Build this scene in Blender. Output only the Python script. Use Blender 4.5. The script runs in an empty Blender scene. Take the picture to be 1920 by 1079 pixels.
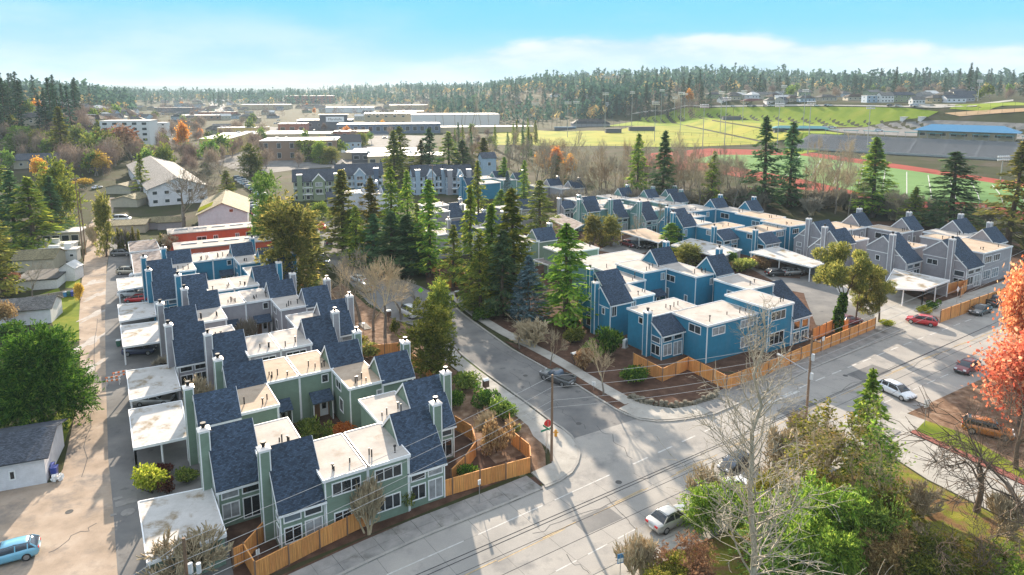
import bpy, bmesh, math, random
import numpy as np
from mathutils import Vector, Matrix
from mathutils.geometry import tessellate_polygon

# ------------------------------------------------------------------ camera, sky, sun, exposure
C = bpy.context.scene.collection
scn = bpy.context.scene
CAM_H = 40.0
FPX, PPY, PITCH = 1274.6, 375.9, math.radians(9.309)      # focal length and optical axis (in 1920-wide pixels), pitch of the drone camera
cd = bpy.data.cameras.new('camera')
cam = bpy.data.objects.new('camera', cd); C.objects.link(cam)
cd.sensor_width = 36.0; cd.lens = 36.0 * FPX / 1920
cd.shift_y = -(539.5 - PPY) / 1920
cd.clip_start = 0.5; cd.clip_end = 60000
cam.location = (0, 0, CAM_H); cam.rotation_euler = (math.pi / 2 - PITCH, 0, 0)
scn.camera = cam

SUN_EL, SUN_AZ = math.radians(18.5), math.radians(-11.5)
wd = bpy.data.worlds.new('World'); scn.world = wd; wd.use_nodes = True
nt = wd.node_tree; nt.nodes.clear()
def wn(t, **k):
    n = nt.nodes.new(t)
    for a, v in k.items(): setattr(n, a, v)
    return n
def wl(a, b): nt.links.new(a, b)
sky = wn('ShaderNodeTexSky', sky_type='NISHITA', sun_disc=False, sun_elevation=SUN_EL, sun_rotation=SUN_AZ,
         altitude=50, air_density=1.0, dust_density=0.25, ozone_density=3.0)
hs = wn('ShaderNodeHueSaturation'); hs.inputs['Saturation'].default_value = 1.1; hs.inputs['Value'].default_value = 1.0
wl(sky.outputs[0], hs.inputs['Color'])
tc = wn('ShaderNodeTexCoord'); sep = wn('ShaderNodeSeparateXYZ'); wl(tc.outputs['Generated'], sep.inputs[0])
def m(op, a, b=None, c=None):
    n = wn('ShaderNodeMath', operation=op)
    for i, v in enumerate((a, b, c)):
        if v is None: continue
        if isinstance(v, (int, float)): n.inputs[i].default_value = v
        else: wl(v, n.inputs[i])
    return n.outputs[0]
def smooth(x, lo, hi):
    n = wn('ShaderNodeMapRange', interpolation_type='SMOOTHSTEP')
    wl(x, n.inputs[0]); n.inputs[1].default_value = lo; n.inputs[2].default_value = hi
    return n.outputs[0]
azi = m('ARCTAN2', sep.outputs[0], sep.outputs[1]); ele = m('ARCSINE', sep.outputs[2])
cv = wn('ShaderNodeCombineXYZ'); wl(m('MULTIPLY', azi, 2.6), cv.inputs[0]); wl(m('MULTIPLY', ele, 9.0), cv.inputs[1])
nz = wn('ShaderNodeTexNoise'); nz.inputs['Scale'].default_value = 2.6; nz.inputs['Detail'].default_value = 9; nz.inputs['Roughness'].default_value = 0.58
wl(cv.outputs[0], nz.inputs['Vector'])
nz2 = wn('ShaderNodeTexNoise'); nz2.inputs['Scale'].default_value = 0.7; nz2.inputs['Detail'].default_value = 3
wl(cv.outputs[0], nz2.inputs['Vector'])
# blue paling to the horizon, a share of the physical sky in it, and cloud: a bank that climbs to the east and a broken veil overhead, out of view, added and brightened to fill the shade
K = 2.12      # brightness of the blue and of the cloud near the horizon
rp = wn('ShaderNodeValToRGB'); wl(m('DIVIDE', ele, 1.5708), rp.inputs[0]); els = rp.color_ramp.elements
stops = [(0.0, (0.50, 0.78, 0.94)), (0.030, (0.34, 0.73, 0.95)), (0.055, (0.17, 0.68, 0.97)), (0.085, (0.11, 0.66, 0.98)), (0.25, (0.28, 0.60, 0.98)), (1.0, (0.32, 0.56, 0.94))]
while len(els) < len(stops): els.new(0.5)
for e_, (p_, c_) in zip(els, stops): e_.position = p_; e_.color = (*[x * K for x in c_], 1)
base = wn('ShaderNodeMixRGB'); base.inputs[0].default_value = 0.90; cap = wn('ShaderNodeVectorMath', operation='MINIMUM'); wl(hs.outputs[0], cap.inputs[0]); cap.inputs[1].default_value = (2.4, 2.4, 2.4); wl(cap.outputs[0], base.inputs[1]); wl(rp.outputs[0], base.inputs[2])
edge = m('ADD', m('SUBTRACT', m('ADD', 0.022, m('MULTIPLY', smooth(azi, -0.22, 0.10), 0.052)), m('MULTIPLY', smooth(azi, 0.18, 0.60), 0.022)), m('MULTIPLY', m('SUBTRACT', nz.outputs[0], 0.5), 0.050))
rel = m('SUBTRACT', ele, edge)
bank = m('MULTIPLY', m('SUBTRACT', 1.0, smooth(rel, -0.009, 0.008)), m('SUBTRACT', 0.84, m('MULTIPLY', m('SUBTRACT', 1.0, smooth(rel, -0.070, -0.010)), 0.55)))
west = m('MULTIPLY', m('SUBTRACT', 1.0, smooth(azi, -0.26, 0.02)), m('MULTIPLY', smooth(nz2.outputs[0], 0.34, 0.60), m('SUBTRACT', 1.0, smooth(ele, 0.075, 0.125))))
fill_veil = m('MULTIPLY', smooth(nz2.outputs[0], 0.30, 0.56), m('MULTIPLY', smooth(ele, 0.13, 0.4), 0.95))
bank = m('MULTIPLY', bank, m('ADD', 0.30, m('MULTIPLY', smooth(azi, -0.20, 0.02), 0.70)))
cov = m('MINIMUM', m('ADD', bank, m('ADD', m('MULTIPLY', m('SUBTRACT', nz.outputs[0], 0.5), 0.35), m('ADD', fill_veil, m('MULTIPLY', west, 0.34)))), 0.92)
mixc = wn('ShaderNodeMixRGB'); wl(cov, mixc.inputs[0]); wl(base.outputs[0], mixc.inputs[1]); cb = wn('ShaderNodeMixRGB'); wl(smooth(ele, 0.12, 0.40), cb.inputs[0]); cw = wn('ShaderNodeMixRGB'); wl(smooth(nz.outputs[0], 0.36, 0.62), cw.inputs[0]); cw.inputs[1].default_value = (K * 0.62, K * 0.80, K * 0.93, 1); cw.inputs[2].default_value = (K * 0.93, K * 0.97, K * 1.0, 1); wl(cw.outputs[0], cb.inputs[1]); cb.inputs[2].default_value = (K * 1.35, K * 1.38, K * 1.42, 1); wl(cb.outputs[0], mixc.inputs[2])  # unseen overhead cloud set brighter than the visible cloud, as fill light
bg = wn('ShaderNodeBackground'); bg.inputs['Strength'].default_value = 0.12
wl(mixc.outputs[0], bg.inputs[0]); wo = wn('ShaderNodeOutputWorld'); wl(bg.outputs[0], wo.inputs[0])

sl = bpy.data.lights.new('sun', 'SUN'); sl.energy = 3.4; sl.angle = math.radians(0.6); sl.color = (1.0, 0.84, 0.66)
so = bpy.data.objects.new('sun', sl); C.objects.link(so)
sd = Vector((-math.sin(SUN_AZ) * math.cos(SUN_EL), -math.cos(SUN_AZ) * math.cos(SUN_EL), -math.sin(SUN_EL)))
so.rotation_euler = sd.to_track_quat('-Z', 'Y').to_euler(); so.location = (-60, 300, 120)
vs = scn.view_settings; vs.view_transform = 'Standard'; vs.look = 'None'; vs.gamma = 1.0; vs.exposure = 2.05; vs.use_curve_mapping = False
scn.render.engine = 'CYCLES'
cy = scn.cycles
cy.max_bounces = 7; cy.diffuse_bounces = 5; cy.glossy_bounces = 2; cy.transmission_bounces = 4; cy.transparent_max_bounces = 6; cy.volume_bounces = 0
cy.caustics_reflective = False; cy.caustics_refractive = False; cy.use_denoising = True; cy.sample_clamp_indirect = 6.0
try: cy.denoiser = 'OPENIMAGEDENOISE'; cy.denoising_prefilter = 'ACCURATE'
except Exception: pass

# ------------------------------------------------------------------ terrain height and placing helpers
def sst(t):
    t = np.clip(t, 0.0, 1.0); return t * t * (3 - 2 * t)
BT0, BT1 = (190.3, 426.2), (269.0, 361.0)                  # back edge of the grandstand
def ground(X, Y):
    """height of the terrain: level by the houses, playing fields 4 m up, a terrace behind the grandstand, grass bank and hills"""
    X = np.asarray(X, float); Y = np.asarray(Y, float)
    u = X / np.maximum(Y, 1.0)
    z = 4.0 * sst((Y - 205) / 30) * sst((X - 20) / 60)
    dx, dy = BT1[0] - BT0[0], BT1[1] - BT0[1]; L = math.hypot(dx, dy)
    back = (X - BT0[0]) * (-dy / L) + (Y - BT0[1]) * (dx / L)
    z = z + 8.0 * sst((back + 0.5) / 3.0) * sst((X - BT0[0] + 26) / 22) * sst((Y - 200) / 60)
    t = (X - 181) * 0.917 + (Y - 680) * 0.402
    bank = sst((Y - 300) / 120)
    z = z + bank * (17.0 * sst(t / 32) + 0.016 * np.clip(t - 32, 0, 500))
    z = z + 25.0 * sst((Y - 850) / 700) * sst((u + 0.16) / 0.22) * (1 - 0.6 * sst((u - 0.32) / 0.2))
    z = z + 12.0 * sst((Y - 1100) / 900) * sst((-u - 0.05) / 0.1)
    z = z + 22.0 * sst((Y - 250) / 230) * sst((-u - 0.50) / 0.16)
    z = z + 75.0 * sst((Y - 7500) / 2500)
    return z
PHI = math.radians(90 - 58.14); SA, CA = math.sin(math.radians(58.14)), math.cos(math.radians(58.14))
def xy(a, b): return (a * SA - b * CA, a * CA + b * SA)     # street grid (a along the rows, b away from the main road) to world
def ray(x, y):
    xn, yn = (x - 960) / FPX, (y - PPY) / FPX
    c, s = math.cos(PITCH), math.sin(PITCH)
    return np.array((xn, c - yn * s, -s - yn * c))
def at(x, y, z=0.0):
    d = ray(x, y); t = (z - CAM_H) / d[2]
    return (d[0] * t, d[1] * t)
def on(x, y):
    """the terrain point seen at photo pixel x, y"""
    d = ray(x, y); t0, lim = 20.0, 6000.0
    t = t0
    while t < lim:
        st = max(1.0, t * 0.01)
        p = d * (t + st)
        if CAM_H + p[2] <= float(ground(p[0], p[1])):
            lo, hi = t, t + st
            for _ in range(24):
                mid = (lo + hi) / 2; p = d * mid
                if CAM_H + p[2] <= float(ground(p[0], p[1])): hi = mid
                else: lo = mid
            p = d * hi
            return (p[0], p[1], float(ground(p[0], p[1])))
        t += st
    p = d * lim
    return (p[0], p[1], float(ground(p[0], p[1])))
def tall(base, ytop):
    """metres from a ground point up to the level seen at photo row ytop"""
    c, s = math.cos(PITCH), math.sin(PITCH)
    X, Y, Z = base
    yn = (ytop - PPY) / FPX
    # (Y*s + dz*c) = -yn*(Y*c - dz*s)
    dz = -(Y * s + yn * Y * c) / (c - yn * s)
    return dz + CAM_H - Z
def mpp(base): # metres per photo pixel across the view there
    return (base[1] * math.cos(PITCH) - (base[2] - CAM_H) * math.sin(PITCH)) / FPX

# ------------------------------------------------------------------ materials
MATS = {}
def new_mat(name):
    mt = bpy.data.materials.new(name); mt.use_nodes = True
    n = mt.node_tree; n.nodes.clear()
    o = n.nodes.new('ShaderNodeOutputMaterial'); p = n.nodes.new('ShaderNodeBsdfPrincipled')
    n.links.new(p.outputs[0], o.inputs[0]); MATS[name] = mt
    return mt, n, p, o
def noise(n, scale, detail=4, rough=0.55, coord='Object', sc=(1, 1, 1), obj_rand=False):
    t = n.nodes.new('ShaderNodeTexCoord'); mp = n.nodes.new('ShaderNodeMapping'); mp.inputs['Scale'].default_value = sc
    n.links.new(t.outputs[coord], mp.inputs[0])
    x = n.nodes.new('ShaderNodeTexNoise'); x.inputs['Scale'].default_value = scale; x.inputs['Detail'].default_value = detail; x.inputs['Roughness'].default_value = rough
    n.links.new(mp.outputs[0], x.inputs['Vector'])
    return x.outputs[0]
def ramp(n, fac, stops):
    r = n.nodes.new('ShaderNodeValToRGB'); n.links.new(fac, r.inputs[0])
    e = r.color_ramp.elements
    while len(e) < len(stops): e.new(0.5)
    for el, (p, c) in zip(e, stops): el.position = p; el.color = (*c, 1)
    return r.outputs[0]
def mix(n, fac, a, b, mode='MIX'):
    x = n.nodes.new('ShaderNodeMixRGB'); x.blend_type = mode
    for i, v in enumerate((fac, a, b)):
        if isinstance(v, (int, float)): x.inputs[i].default_value = v
        elif isinstance(v, tuple): x.inputs[i].default_value = (*v, 1)
        else: n.links.new(v, x.inputs[i])
    return x.outputs[0]
def bump(n, p, h, strength=0.3, dist=0.05):
    b = n.nodes.new('ShaderNodeBump'); b.inputs['Strength'].default_value = strength; b.inputs['Distance'].default_value = dist
    n.links.new(h, b.inputs['Height']); n.links.new(b.outputs[0], p.inputs['Normal'])
def simple(name, col, rough=0.6, metal=0.0, var=0.12, scale=3.0, spec=0.5, coat=0.0):
    mt, n, p, o = new_mat(name)
    f = noise(n, scale, 5)
    lo = tuple(c * (1 - var) for c in col); hi = tuple(min(1, c * (1 + var)) for c in col)
    n.links.new(ramp(n, f, [(0.3, lo), (0.7, hi)]), p.inputs['Base Color'])
    p.inputs['Roughness'].default_value = rough; p.inputs['Metallic'].default_value = metal
    p.inputs['Specular IOR Level'].default_value = spec; p.inputs['Coat Weight'].default_value = coat
    return mt
def mottled(name, stops, scale=0.5, fine=6.0, rough=0.9, bstr=0.35, bdist=0.05, coord='Object', stain=None, spec=0.04, seam=None):
    """two noises: broad colour patches from stops, fine grain on top"""
    mt, n, p, o = new_mat(name)
    big = ramp(n, noise(n, scale, 6, 0.6, coord), stops)
    fi = noise(n, fine, 4, 0.7, coord)
    c = mix(n, 0.55, big, ramp(n, fi, [(0.25, (0.45,) * 3), (0.5, (0.5,) * 3), (0.8, (0.58,) * 3)]), 'OVERLAY')
    if stain:
        sc, lo, hi, col = stain
        c = mix(n, ramp(n, noise(n, sc, 5, 0.65, coord), [(lo, (0,) * 3), (hi, (1,) * 3)]), c, col)
    if seam:
        t = n.nodes.new('ShaderNodeTexCoord'); b_ = n.nodes.new('ShaderNodeTexBrick'); b_.inputs['Scale'].default_value = 1.0; b_.inputs['Brick Width'].default_value = 5.0; b_.inputs['Row Height'].default_value = 1.35; b_.inputs['Mortar Size'].default_value = 0.035; b_.inputs['Mortar Smooth'].default_value = 0.3
        n.links.new(t.outputs['Object'], b_.inputs['Vector']); c = mix(n, mix(n, 1.0, b_.outputs['Fac'], ramp(n, noise(n, 1.2, 4), [(0.35, (0.1,) * 3), (0.7, (1,) * 3)]), 'MULTIPLY'), c, seam)
    n.links.new(c, p.inputs['Base Color']); p.inputs['Roughness'].default_value = rough; p.inputs['Specular IOR Level'].default_value = spec
    if bstr: bump(n, p, fi, bstr, bdist)
    return mt
def drift(n, c, amt):
    oi = n.nodes.new('ShaderNodeObjectInfo'); r = n.nodes.new('ShaderNodeMapRange'); n.links.new(oi.outputs['Random'], r.inputs[0]); r.inputs[3].default_value = 1 - amt; r.inputs[4].default_value = 1 + amt
    h = n.nodes.new('ShaderNodeHueSaturation'); n.links.new(r.outputs[0], h.inputs['Value']); n.links.new(c, h.inputs['Color']); return h.outputs[0]
def siding(name, col):
    mt, n, p, o = new_mat(name)
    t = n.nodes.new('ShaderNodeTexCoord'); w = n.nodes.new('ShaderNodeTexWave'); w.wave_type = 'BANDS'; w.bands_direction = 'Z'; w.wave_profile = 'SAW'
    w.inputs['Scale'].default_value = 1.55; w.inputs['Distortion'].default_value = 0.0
    n.links.new(t.outputs['Object'], w.inputs['Vector'])
    f = noise(n, 1.3, 5, 0.6)
    g = noise(n, 9.0, 3, 0.6, sc=(0.35, 0.35, 3))
    c = ramp(n, f, [(0.25, tuple(x * 0.86 for x in col)), (0.75, tuple(x * 1.12 for x in col))])
    c = mix(n, 0.35, c, ramp(n, g, [(0.3, (0.4,) * 3), (0.7, (0.6,) * 3)]), 'OVERLAY')
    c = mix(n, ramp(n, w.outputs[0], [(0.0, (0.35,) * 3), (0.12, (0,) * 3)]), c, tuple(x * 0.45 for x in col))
    c = mix(n, ramp(n, noise(n, 0.35, 6, 0.7, sc=(1, 1, .35)), [(0.52, (0,) * 3), (0.75, (.35,) * 3)]), c, tuple(.55 * x + .09 for x in col))
    n.links.new(drift(n, c, .05), p.inputs['Base Color']); p.inputs['Roughness'].default_value = 0.65
    bump(n, p, w.outputs[0], 0.5, 0.03)
    return mt
def shingles(name, col):
    mt, n, p, o = new_mat(name)
    t = n.nodes.new('ShaderNodeTexCoord')
    br = n.nodes.new('ShaderNodeTexBrick'); br.inputs['Scale'].default_value = 1.0
    br.inputs['Brick Width'].default_value = 0.26; br.inputs['Row Height'].default_value = 0.145; br.inputs['Mortar Size'].default_value = 0.010
    br.inputs['Color1'].default_value = (*[c * 0.66 for c in col], 1); br.inputs['Color2'].default_value = (*[min(1, c * 1.6) for c in col], 1)
    br.inputs['Mortar'].default_value = (*[c * 0.35 for c in col], 1); br.inputs['Bias'].default_value = -0.1
    n.links.new(t.outputs['UV'], br.inputs['Vector'])
    f = noise(n, 0.9, 5); g = noise(n, 22, 3, 0.85)
    c = mix(n, 0.5, br.outputs[0], ramp(n, f, [(0.3, (0.42,) * 3), (0.7, (0.58,) * 3)]), 'OVERLAY')
    c = mix(n, 0.6, c, ramp(n, g, [(0.3, (0.3,) * 3), (0.72, (0.68,) * 3)]), 'OVERLAY')
    c = mix(n, ramp(n, noise(n, .5, 5, .7, sc=(1.6, .5, .5)), [(0.5, (0,) * 3), (0.75, (.5,) * 3)]), c, tuple(x * 1.7 + .01 for x in col))
    n.links.new(drift(n, c, .16), p.inputs['Base Color']); p.inputs['Roughness'].default_value = 0.85; p.inputs['Specular IOR Level'].default_value = 0.3
    bump(n, p, br.outputs['Fac'], 0.6, -0.03)
    return mt
def wood(name, col, sc=(14, 14, 0.5)):
    mt, n, p, o = new_mat(name)
    f = noise(n, 1.0, 6, 0.6, sc=sc); g = noise(n, 0.8, 4, 0.6)
    oi = n.nodes.new('ShaderNodeNewGeometry')
    c = ramp(n, f, [(0.3, tuple(x * 0.62 for x in col)), (0.5, col), (0.72, tuple(min(1, x * 1.35) for x in col))])
    c = mix(n, 0.5, c, ramp(n, oi.outputs['Random Per Island'], [(0, (0.36,) * 3), (1, (0.62,) * 3)]), 'OVERLAY')
    c = mix(n, 0.4, c, ramp(n, g, [(0.3, (0.38,) * 3), (0.7, (0.6,) * 3)]), 'OVERLAY')
    n.links.new(drift(n, c, .14), p.inputs['Base Color']); p.inputs['Roughness'].default_value = 0.8
    bump(n, p, f, 0.25, 0.02)
    return mt
def leafy(name, stops, trans=0.4, hue=0.03, val=0.35):
    """leaves: every leaf (island) takes its own tone between the stops, every plant drifts a little, light comes through"""
    mt = bpy.data.materials.new(name); mt.use_nodes = True; n = mt.node_tree; n.nodes.clear(); MATS[name] = mt
    o = n.nodes.new('ShaderNodeOutputMaterial'); ge = n.nodes.new('ShaderNodeNewGeometry'); oi = n.nodes.new('ShaderNodeObjectInfo')
    c = ramp(n, ge.outputs['Random Per Island'], stops)
    h = n.nodes.new('ShaderNodeHueSaturation'); n.links.new(c, h.inputs['Color'])
    def rng(lo, hi):
        r = n.nodes.new('ShaderNodeMapRange'); n.links.new(oi.outputs['Random'], r.inputs[0]); r.inputs[3].default_value = lo; r.inputs[4].default_value = hi
        return r.outputs[0]
    n.links.new(rng(0.5 - hue, 0.5 + hue), h.inputs['Hue']); n.links.new(rng(1 - val, 1 + val), h.inputs['Value'])
    d = n.nodes.new('ShaderNodeBsdfDiffuse'); t = n.nodes.new('ShaderNodeBsdfTranslucent'); mx = n.nodes.new('ShaderNodeMixShader')
    n.links.new(h.outputs[0], d.inputs[0]); n.links.new(h.outputs[0], t.inputs[0])
    mx.inputs[0].default_value = trans; n.links.new(d.outputs[0], mx.inputs[1]); n.links.new(t.outputs[0], mx.inputs[2]); n.links.new(mx.outputs[0], o.inputs[0])
    return mt
def glass(name, col=(0.02, 0.025, 0.03), rough=0.06):
    mt, n, p, o = new_mat(name)
    oi = n.nodes.new('ShaderNodeObjectInfo')
    c = ramp(n, oi.outputs['Random'], [(0.0, tuple(x * 0.5 for x in col)), (0.6, col), (0.8, tuple(x * 4 for x in col)), (1.0, tuple(min(1, x * 9) for x in col))])
    n.links.new(c, p.inputs['Base Color']); p.inputs['Roughness'].default_value = rough; p.inputs['Specular IOR Level'].default_value = 0.9
    return mt
def paint(name, col, metal=0.3):
    mt, n, p, o = new_mat(name)
    f = noise(n, 2.0, 4)
    n.links.new(ramp(n, f, [(0.3, tuple(x * 0.9 for x in col)), (0.7, tuple(min(1, x * 1.06) for x in col))]), p.inputs['Base Color'])
    p.inputs['Roughness'].default_value = 0.32; p.inputs['Metallic'].default_value = metal; p.inputs['Coat Weight'].default_value = 0.8; p.inputs['Coat Roughness'].default_value = 0.06
    return mt
M = MATS
siding('green_siding', (0.185, 0.262, 0.205)); siding('blue_siding', (0.020, 0.200, 0.330)); siding('grey_siding', (0.315, 0.305, 0.330))
siding('teal_siding', (0.150, 0.300, 0.290)); siding('red_siding', (0.52, 0.085, 0.035)); siding('white_siding', (0.66, 0.66, 0.70)); siding('tan_siding', (0.42, 0.38, 0.30))
siding('pale_green_siding', (0.22, 0.27, 0.17)); siding('sky_siding', (0.32, 0.42, 0.52)); siding('slate_siding', (0.10, 0.14, 0.21))
shingles('navy_shingle', (0.044, 0.068, 0.108)); shingles('slate_shingle', (0.055, 0.065, 0.085)); shingles('grey_shingle', (0.16, 0.155, 0.15)); shingles('moss_shingle', (0.22, 0.19, 0.11)); shingles('brown_shingle', (0.12, 0.085, 0.07)); shingles('red_shingle', (0.20, 0.055, 0.045))
mottled('leafy_roof', [(0.3, (0.12, 0.095, 0.085)), (0.5, (0.24, 0.205, 0.19)), (0.7, (0.36, 0.33, 0.31))], 1.1, 6, 0.9, 0.3, 0.04)
simple('white_trim', (0.78, 0.79, 0.80), 0.5, var=0.06); simple('gutter_white', (0.70, 0.72, 0.75), 0.4, var=0.05)
mottled('membrane', [(0.25, (0.33, 0.30, 0.275)), (0.5, (0.43, 0.395, 0.36)), (0.75, (0.49, 0.46, 0.43))], 0.45, 5.0, 0.85, 0.1, 0.02, stain=(0.55, 0.57, 0.74, (0.33, 0.28, 0.23)), seam=(0.42, 0.36, 0.30))
mottled('tan_membrane', [(0.25, (0.34, 0.265, 0.20)), (0.5, (0.43, 0.34, 0.26)), (0.75, (0.49, 0.40, 0.32))], 0.45, 5.0, 0.85, 0.1, 0.02, stain=(0.5, 0.57, 0.75, (0.31, 0.245, 0.185)), seam=(0.36, 0.28, 0.21))
mottled('carport_roof', [(0.2, (0.34, 0.33, 0.31)), (0.5, (0.47, 0.46, 0.445)), (0.8, (0.53, 0.52, 0.51))], 0.35, 4.0, 0.7, 0.08, 0.02, stain=(0.42, 0.50, 0.64, (0.24, 0.19, 0.125)), seam=(0.40, 0.39, 0.37))
simple('dark_metal', (0.03, 0.03, 0.032), 0.5, 0.6); simple('galvanised', (0.42, 0.43, 0.45), 0.4, 0.8); simple('flashing', (0.75, 0.70, 0.66), 0.35, 0.7)
simple('door_white', (0.72, 0.73, 0.75), 0.5, var=0.05); simple('door_brown', (0.16, 0.075, 0.04), 0.6); wood('entry_wood', (0.20, 0.10, 0.05)); wood('entry_tan', (0.42, 0.27, 0.14))
glass('window_glass'); simple('curtain_glass', (0.30, 0.31, 0.32), 0.15, var=.3, scale=1.5); glass('car_glass', (0.015, 0.02, 0.028), 0.04)
wood('cedar', (0.64, 0.285, 0.085)); wood('pole_wood', (0.20, 0.125, 0.08)); wood('grey_wood', (0.26, 0.24, 0.22))
# ------------------------------------------------------------------ mesh building and naming helpers
class MB:
    def __init__(s): s.v = []; s.f = []; s.m = []; s.uv = []
    def add(s, pts, faces, m=0, uvs=None):
        o = len(s.v); s.v += [tuple(p) for p in pts]
        for i, f in enumerate(faces):
            s.f.append(tuple(o + k for k in f)); s.m.append(m); s.uv.append(uvs[i] if uvs else None)
        return s
    def box(s, x0, x1, y0, y1, z0, z1, m=0):
        P = [(x0, y0, z0), (x1, y0, z0), (x1, y1, z0), (x0, y1, z0), (x0, y0, z1), (x1, y0, z1), (x1, y1, z1), (x0, y1, z1)]
        return s.add(P, [(3, 2, 1, 0), (4, 5, 6, 7), (0, 1, 5, 4), (1, 2, 6, 5), (2, 3, 7, 6), (3, 0, 4, 7)], m)
    def prism(s, bot, top, m=0, m_top=None):
        n = len(bot); P = list(bot) + list(top)
        s.add(P, [tuple(range(n - 1, -1, -1))] + [(i, (i + 1) % n, n + (i + 1) % n, n + i) for i in range(n)], m)
        o = len(s.v) - n; s.f.append(tuple(range(o, o + n))); s.m.append(m if m_top is None else m_top); s.uv.append(None)
        return s
    def slab(s, poly, z0, z1, m=0, m_top=None):
        return s.prism([(x, y, z0) for x, y in poly], [(x, y, z1) for x, y in poly], m, m_top)
    def beam(s, p, q, w, h, m=0, up=(0, 0, 1)):
        p, q = Vector(p), Vector(q); d = (q - p).normalized(); u = Vector(up)
        r = d.cross(u)
        if r.length < 1e-4: r = d.cross(Vector((0, 1, 0)))
        r.normalize(); u = r.cross(d).normalized(); r *= w / 2; u *= h / 2
        B = [p - r - u, p + r - u, p + r + u, p - r + u]; T = [x + (q - p) for x in B]
        return s.prism(B, T, m)
    def tube(s, p, q, r0, r1=None, n=8, m=0):
        r1 = r0 if r1 is None else r1
        p, q = Vector(p), Vector(q); d = (q - p).normalized()
        a = d.cross(Vector((0, 0, 1)))
        if a.length < 1e-3: a = Vector((1, 0, 0))
        a.normalize(); b = d.cross(a)
        B = [p + (a * math.cos(t) + b * math.sin(t)) * r0 for t in (2 * math.pi * i / n for i in range(n))]
        T = [q + (a * math.cos(t) + b * math.sin(t)) * r1 for t in (2 * math.pi * i / n for i in range(n))]
        return s.prism(B, T, m)
    def path(s, pts, rad, n=5, m=0):
        rad = rad if isinstance(rad, (list, tuple)) else [rad] * len(pts)
        o = len(s.v); pts = [Vector(p) for p in pts]
        for i, p in enumerate(pts):
            d = (pts[min(i + 1, len(pts) - 1)] - pts[max(i - 1, 0)]).normalized()
            a = d.cross(Vector((0.13, 0.31, 0.94)));
            if a.length < 1e-3: a = Vector((1, 0, 0))
            a.normalize(); b = d.cross(a)
            for k in range(n):
                t = 2 * math.pi * k / n; s.v.append(tuple(p + (a * math.cos(t) + b * math.sin(t)) * rad[i]))
        for i in range(len(pts) - 1):
            for k in range(n):
                s.f.append((o + i * n + k, o + i * n + (k + 1) % n, o + (i + 1) * n + (k + 1) % n, o + (i + 1) * n + k)); s.m.append(m); s.uv.append(None)
        return s
    def ext(s, prof, x0, x1, m=0):   # profile [(y, z)] counter-clockwise seen from +x, extruded along x
        return s.prism([(x0, y, z) for y, z in prof], [(x1, y, z) for y, z in prof], m)
    def build(s, name, mats, parent=None, smooth=False, loc=None):
        me = bpy.data.meshes.new(name); me.from_pydata(s.v, [], s.f)
        for x in (mats if isinstance(mats, (list, tuple)) else [mats]): me.materials.append(M[x])
        me.polygons.foreach_set('material_index', s.m)
        if any(s.uv):
            ul = me.uv_layers.new(name='UVMap')
            for poly, u in zip(me.polygons, s.uv):
                if u:
                    for li, c in zip(poly.loop_indices, u): ul.data[li].uv = c
        bm = bmesh.new(); bm.from_mesh(me); bmesh.ops.recalc_face_normals(bm, faces=bm.faces); bm.to_mesh(me); bm.free()
        if smooth: me.polygons.foreach_set('use_smooth', [True] * len(me.polygons))
        return link(name, me, parent, loc)
def link(name, me, parent=None, loc=None):
    o = bpy.data.objects.new(name, me); C.objects.link(o)
    if parent: o.parent = parent
    if loc: o.location = loc
    return o
def tag(o, label=None, cat=None, group=None, kind=None):
    for k, v in (('label', label), ('category', cat), ('group', group), ('kind', kind)):
        if v: o[k] = v
    return o
def thing(name, label, cat, loc=(0, 0, 0), rz=0.0, group=None):
    o = bpy.data.objects.new(name, None); C.objects.link(o); o.empty_display_size = 0.5
    o.location = loc if len(loc) == 3 else (loc[0], loc[1], float(ground(*loc))); o.rotation_euler = (0, 0, rz)
    return tag(o, label, cat, group)
def dup(o, loc=None, rz=None, scale=None, label=None, group=None, parent=None):
    c = o.copy(); C.objects.link(c)
    if parent: c.parent = parent
    for ch in o.children: dup(ch, parent=c)
    if loc is not None: c.location = loc if len(loc) == 3 else (loc[0], loc[1], float(ground(*loc)))
    if rz is not None: c.rotation_euler = (0, 0, rz)
    if scale is not None: c.scale = scale if isinstance(scale, (tuple, list)) else (scale,) * 3
    if label: c['label'] = label
    if group: c['group'] = group
    return c
def structure(o): o['kind'] = 'structure'; return o
def sheet(name, pix, z, mat, parent=None, h=None, world=False, kind='structure'):
    """a flat area given by its outline (photo pixels on level ground, or world points), optionally with a raised edge h"""
    P = pix if world else [at(*p) for p in pix]
    mb = MB()
    tris = tessellate_polygon([[Vector((x, y, 0)) for x, y in P]])
    if h is None: mb.add([(x, y, z) for x, y in P], [t for t in tris])
    else:
        n = len(P); mb.add([(x, y, z) for x, y in P] + [(x, y, z + h) for x, y in P], [(i, (i + 1) % n, n + (i + 1) % n, n + i) for i in range(n)] + [tuple(n + k for k in t) for t in tris])
    o = mb.build(name, mat, parent)
    if parent is None: o['kind'] = kind
    return o
def offset(line, d): # polyline offset to the right of travel
    out = []
    for i, p in enumerate(line):
        a, b = line[max(i - 1, 0)], line[min(i + 1, len(line) - 1)]
        dx, dy = b[0] - a[0], b[1] - a[1]; L = math.hypot(dx, dy); dd = d[i] if isinstance(d, (list, tuple)) else d
        out.append((p[0] + dy / L * dd, p[1] - dx / L * dd))
    return out
def resample(line, step):
    out = [line[0]]; acc = 0.0
    for a, b in zip(line, line[1:]):
        L = math.hypot(b[0] - a[0], b[1] - a[1]); t = step - acc
        while t <= L: out.append((a[0] + (b[0] - a[0]) * t / L, a[1] + (b[1] - a[1]) * t / L)); t += step
        acc = L - (t - step)
    return out
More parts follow.
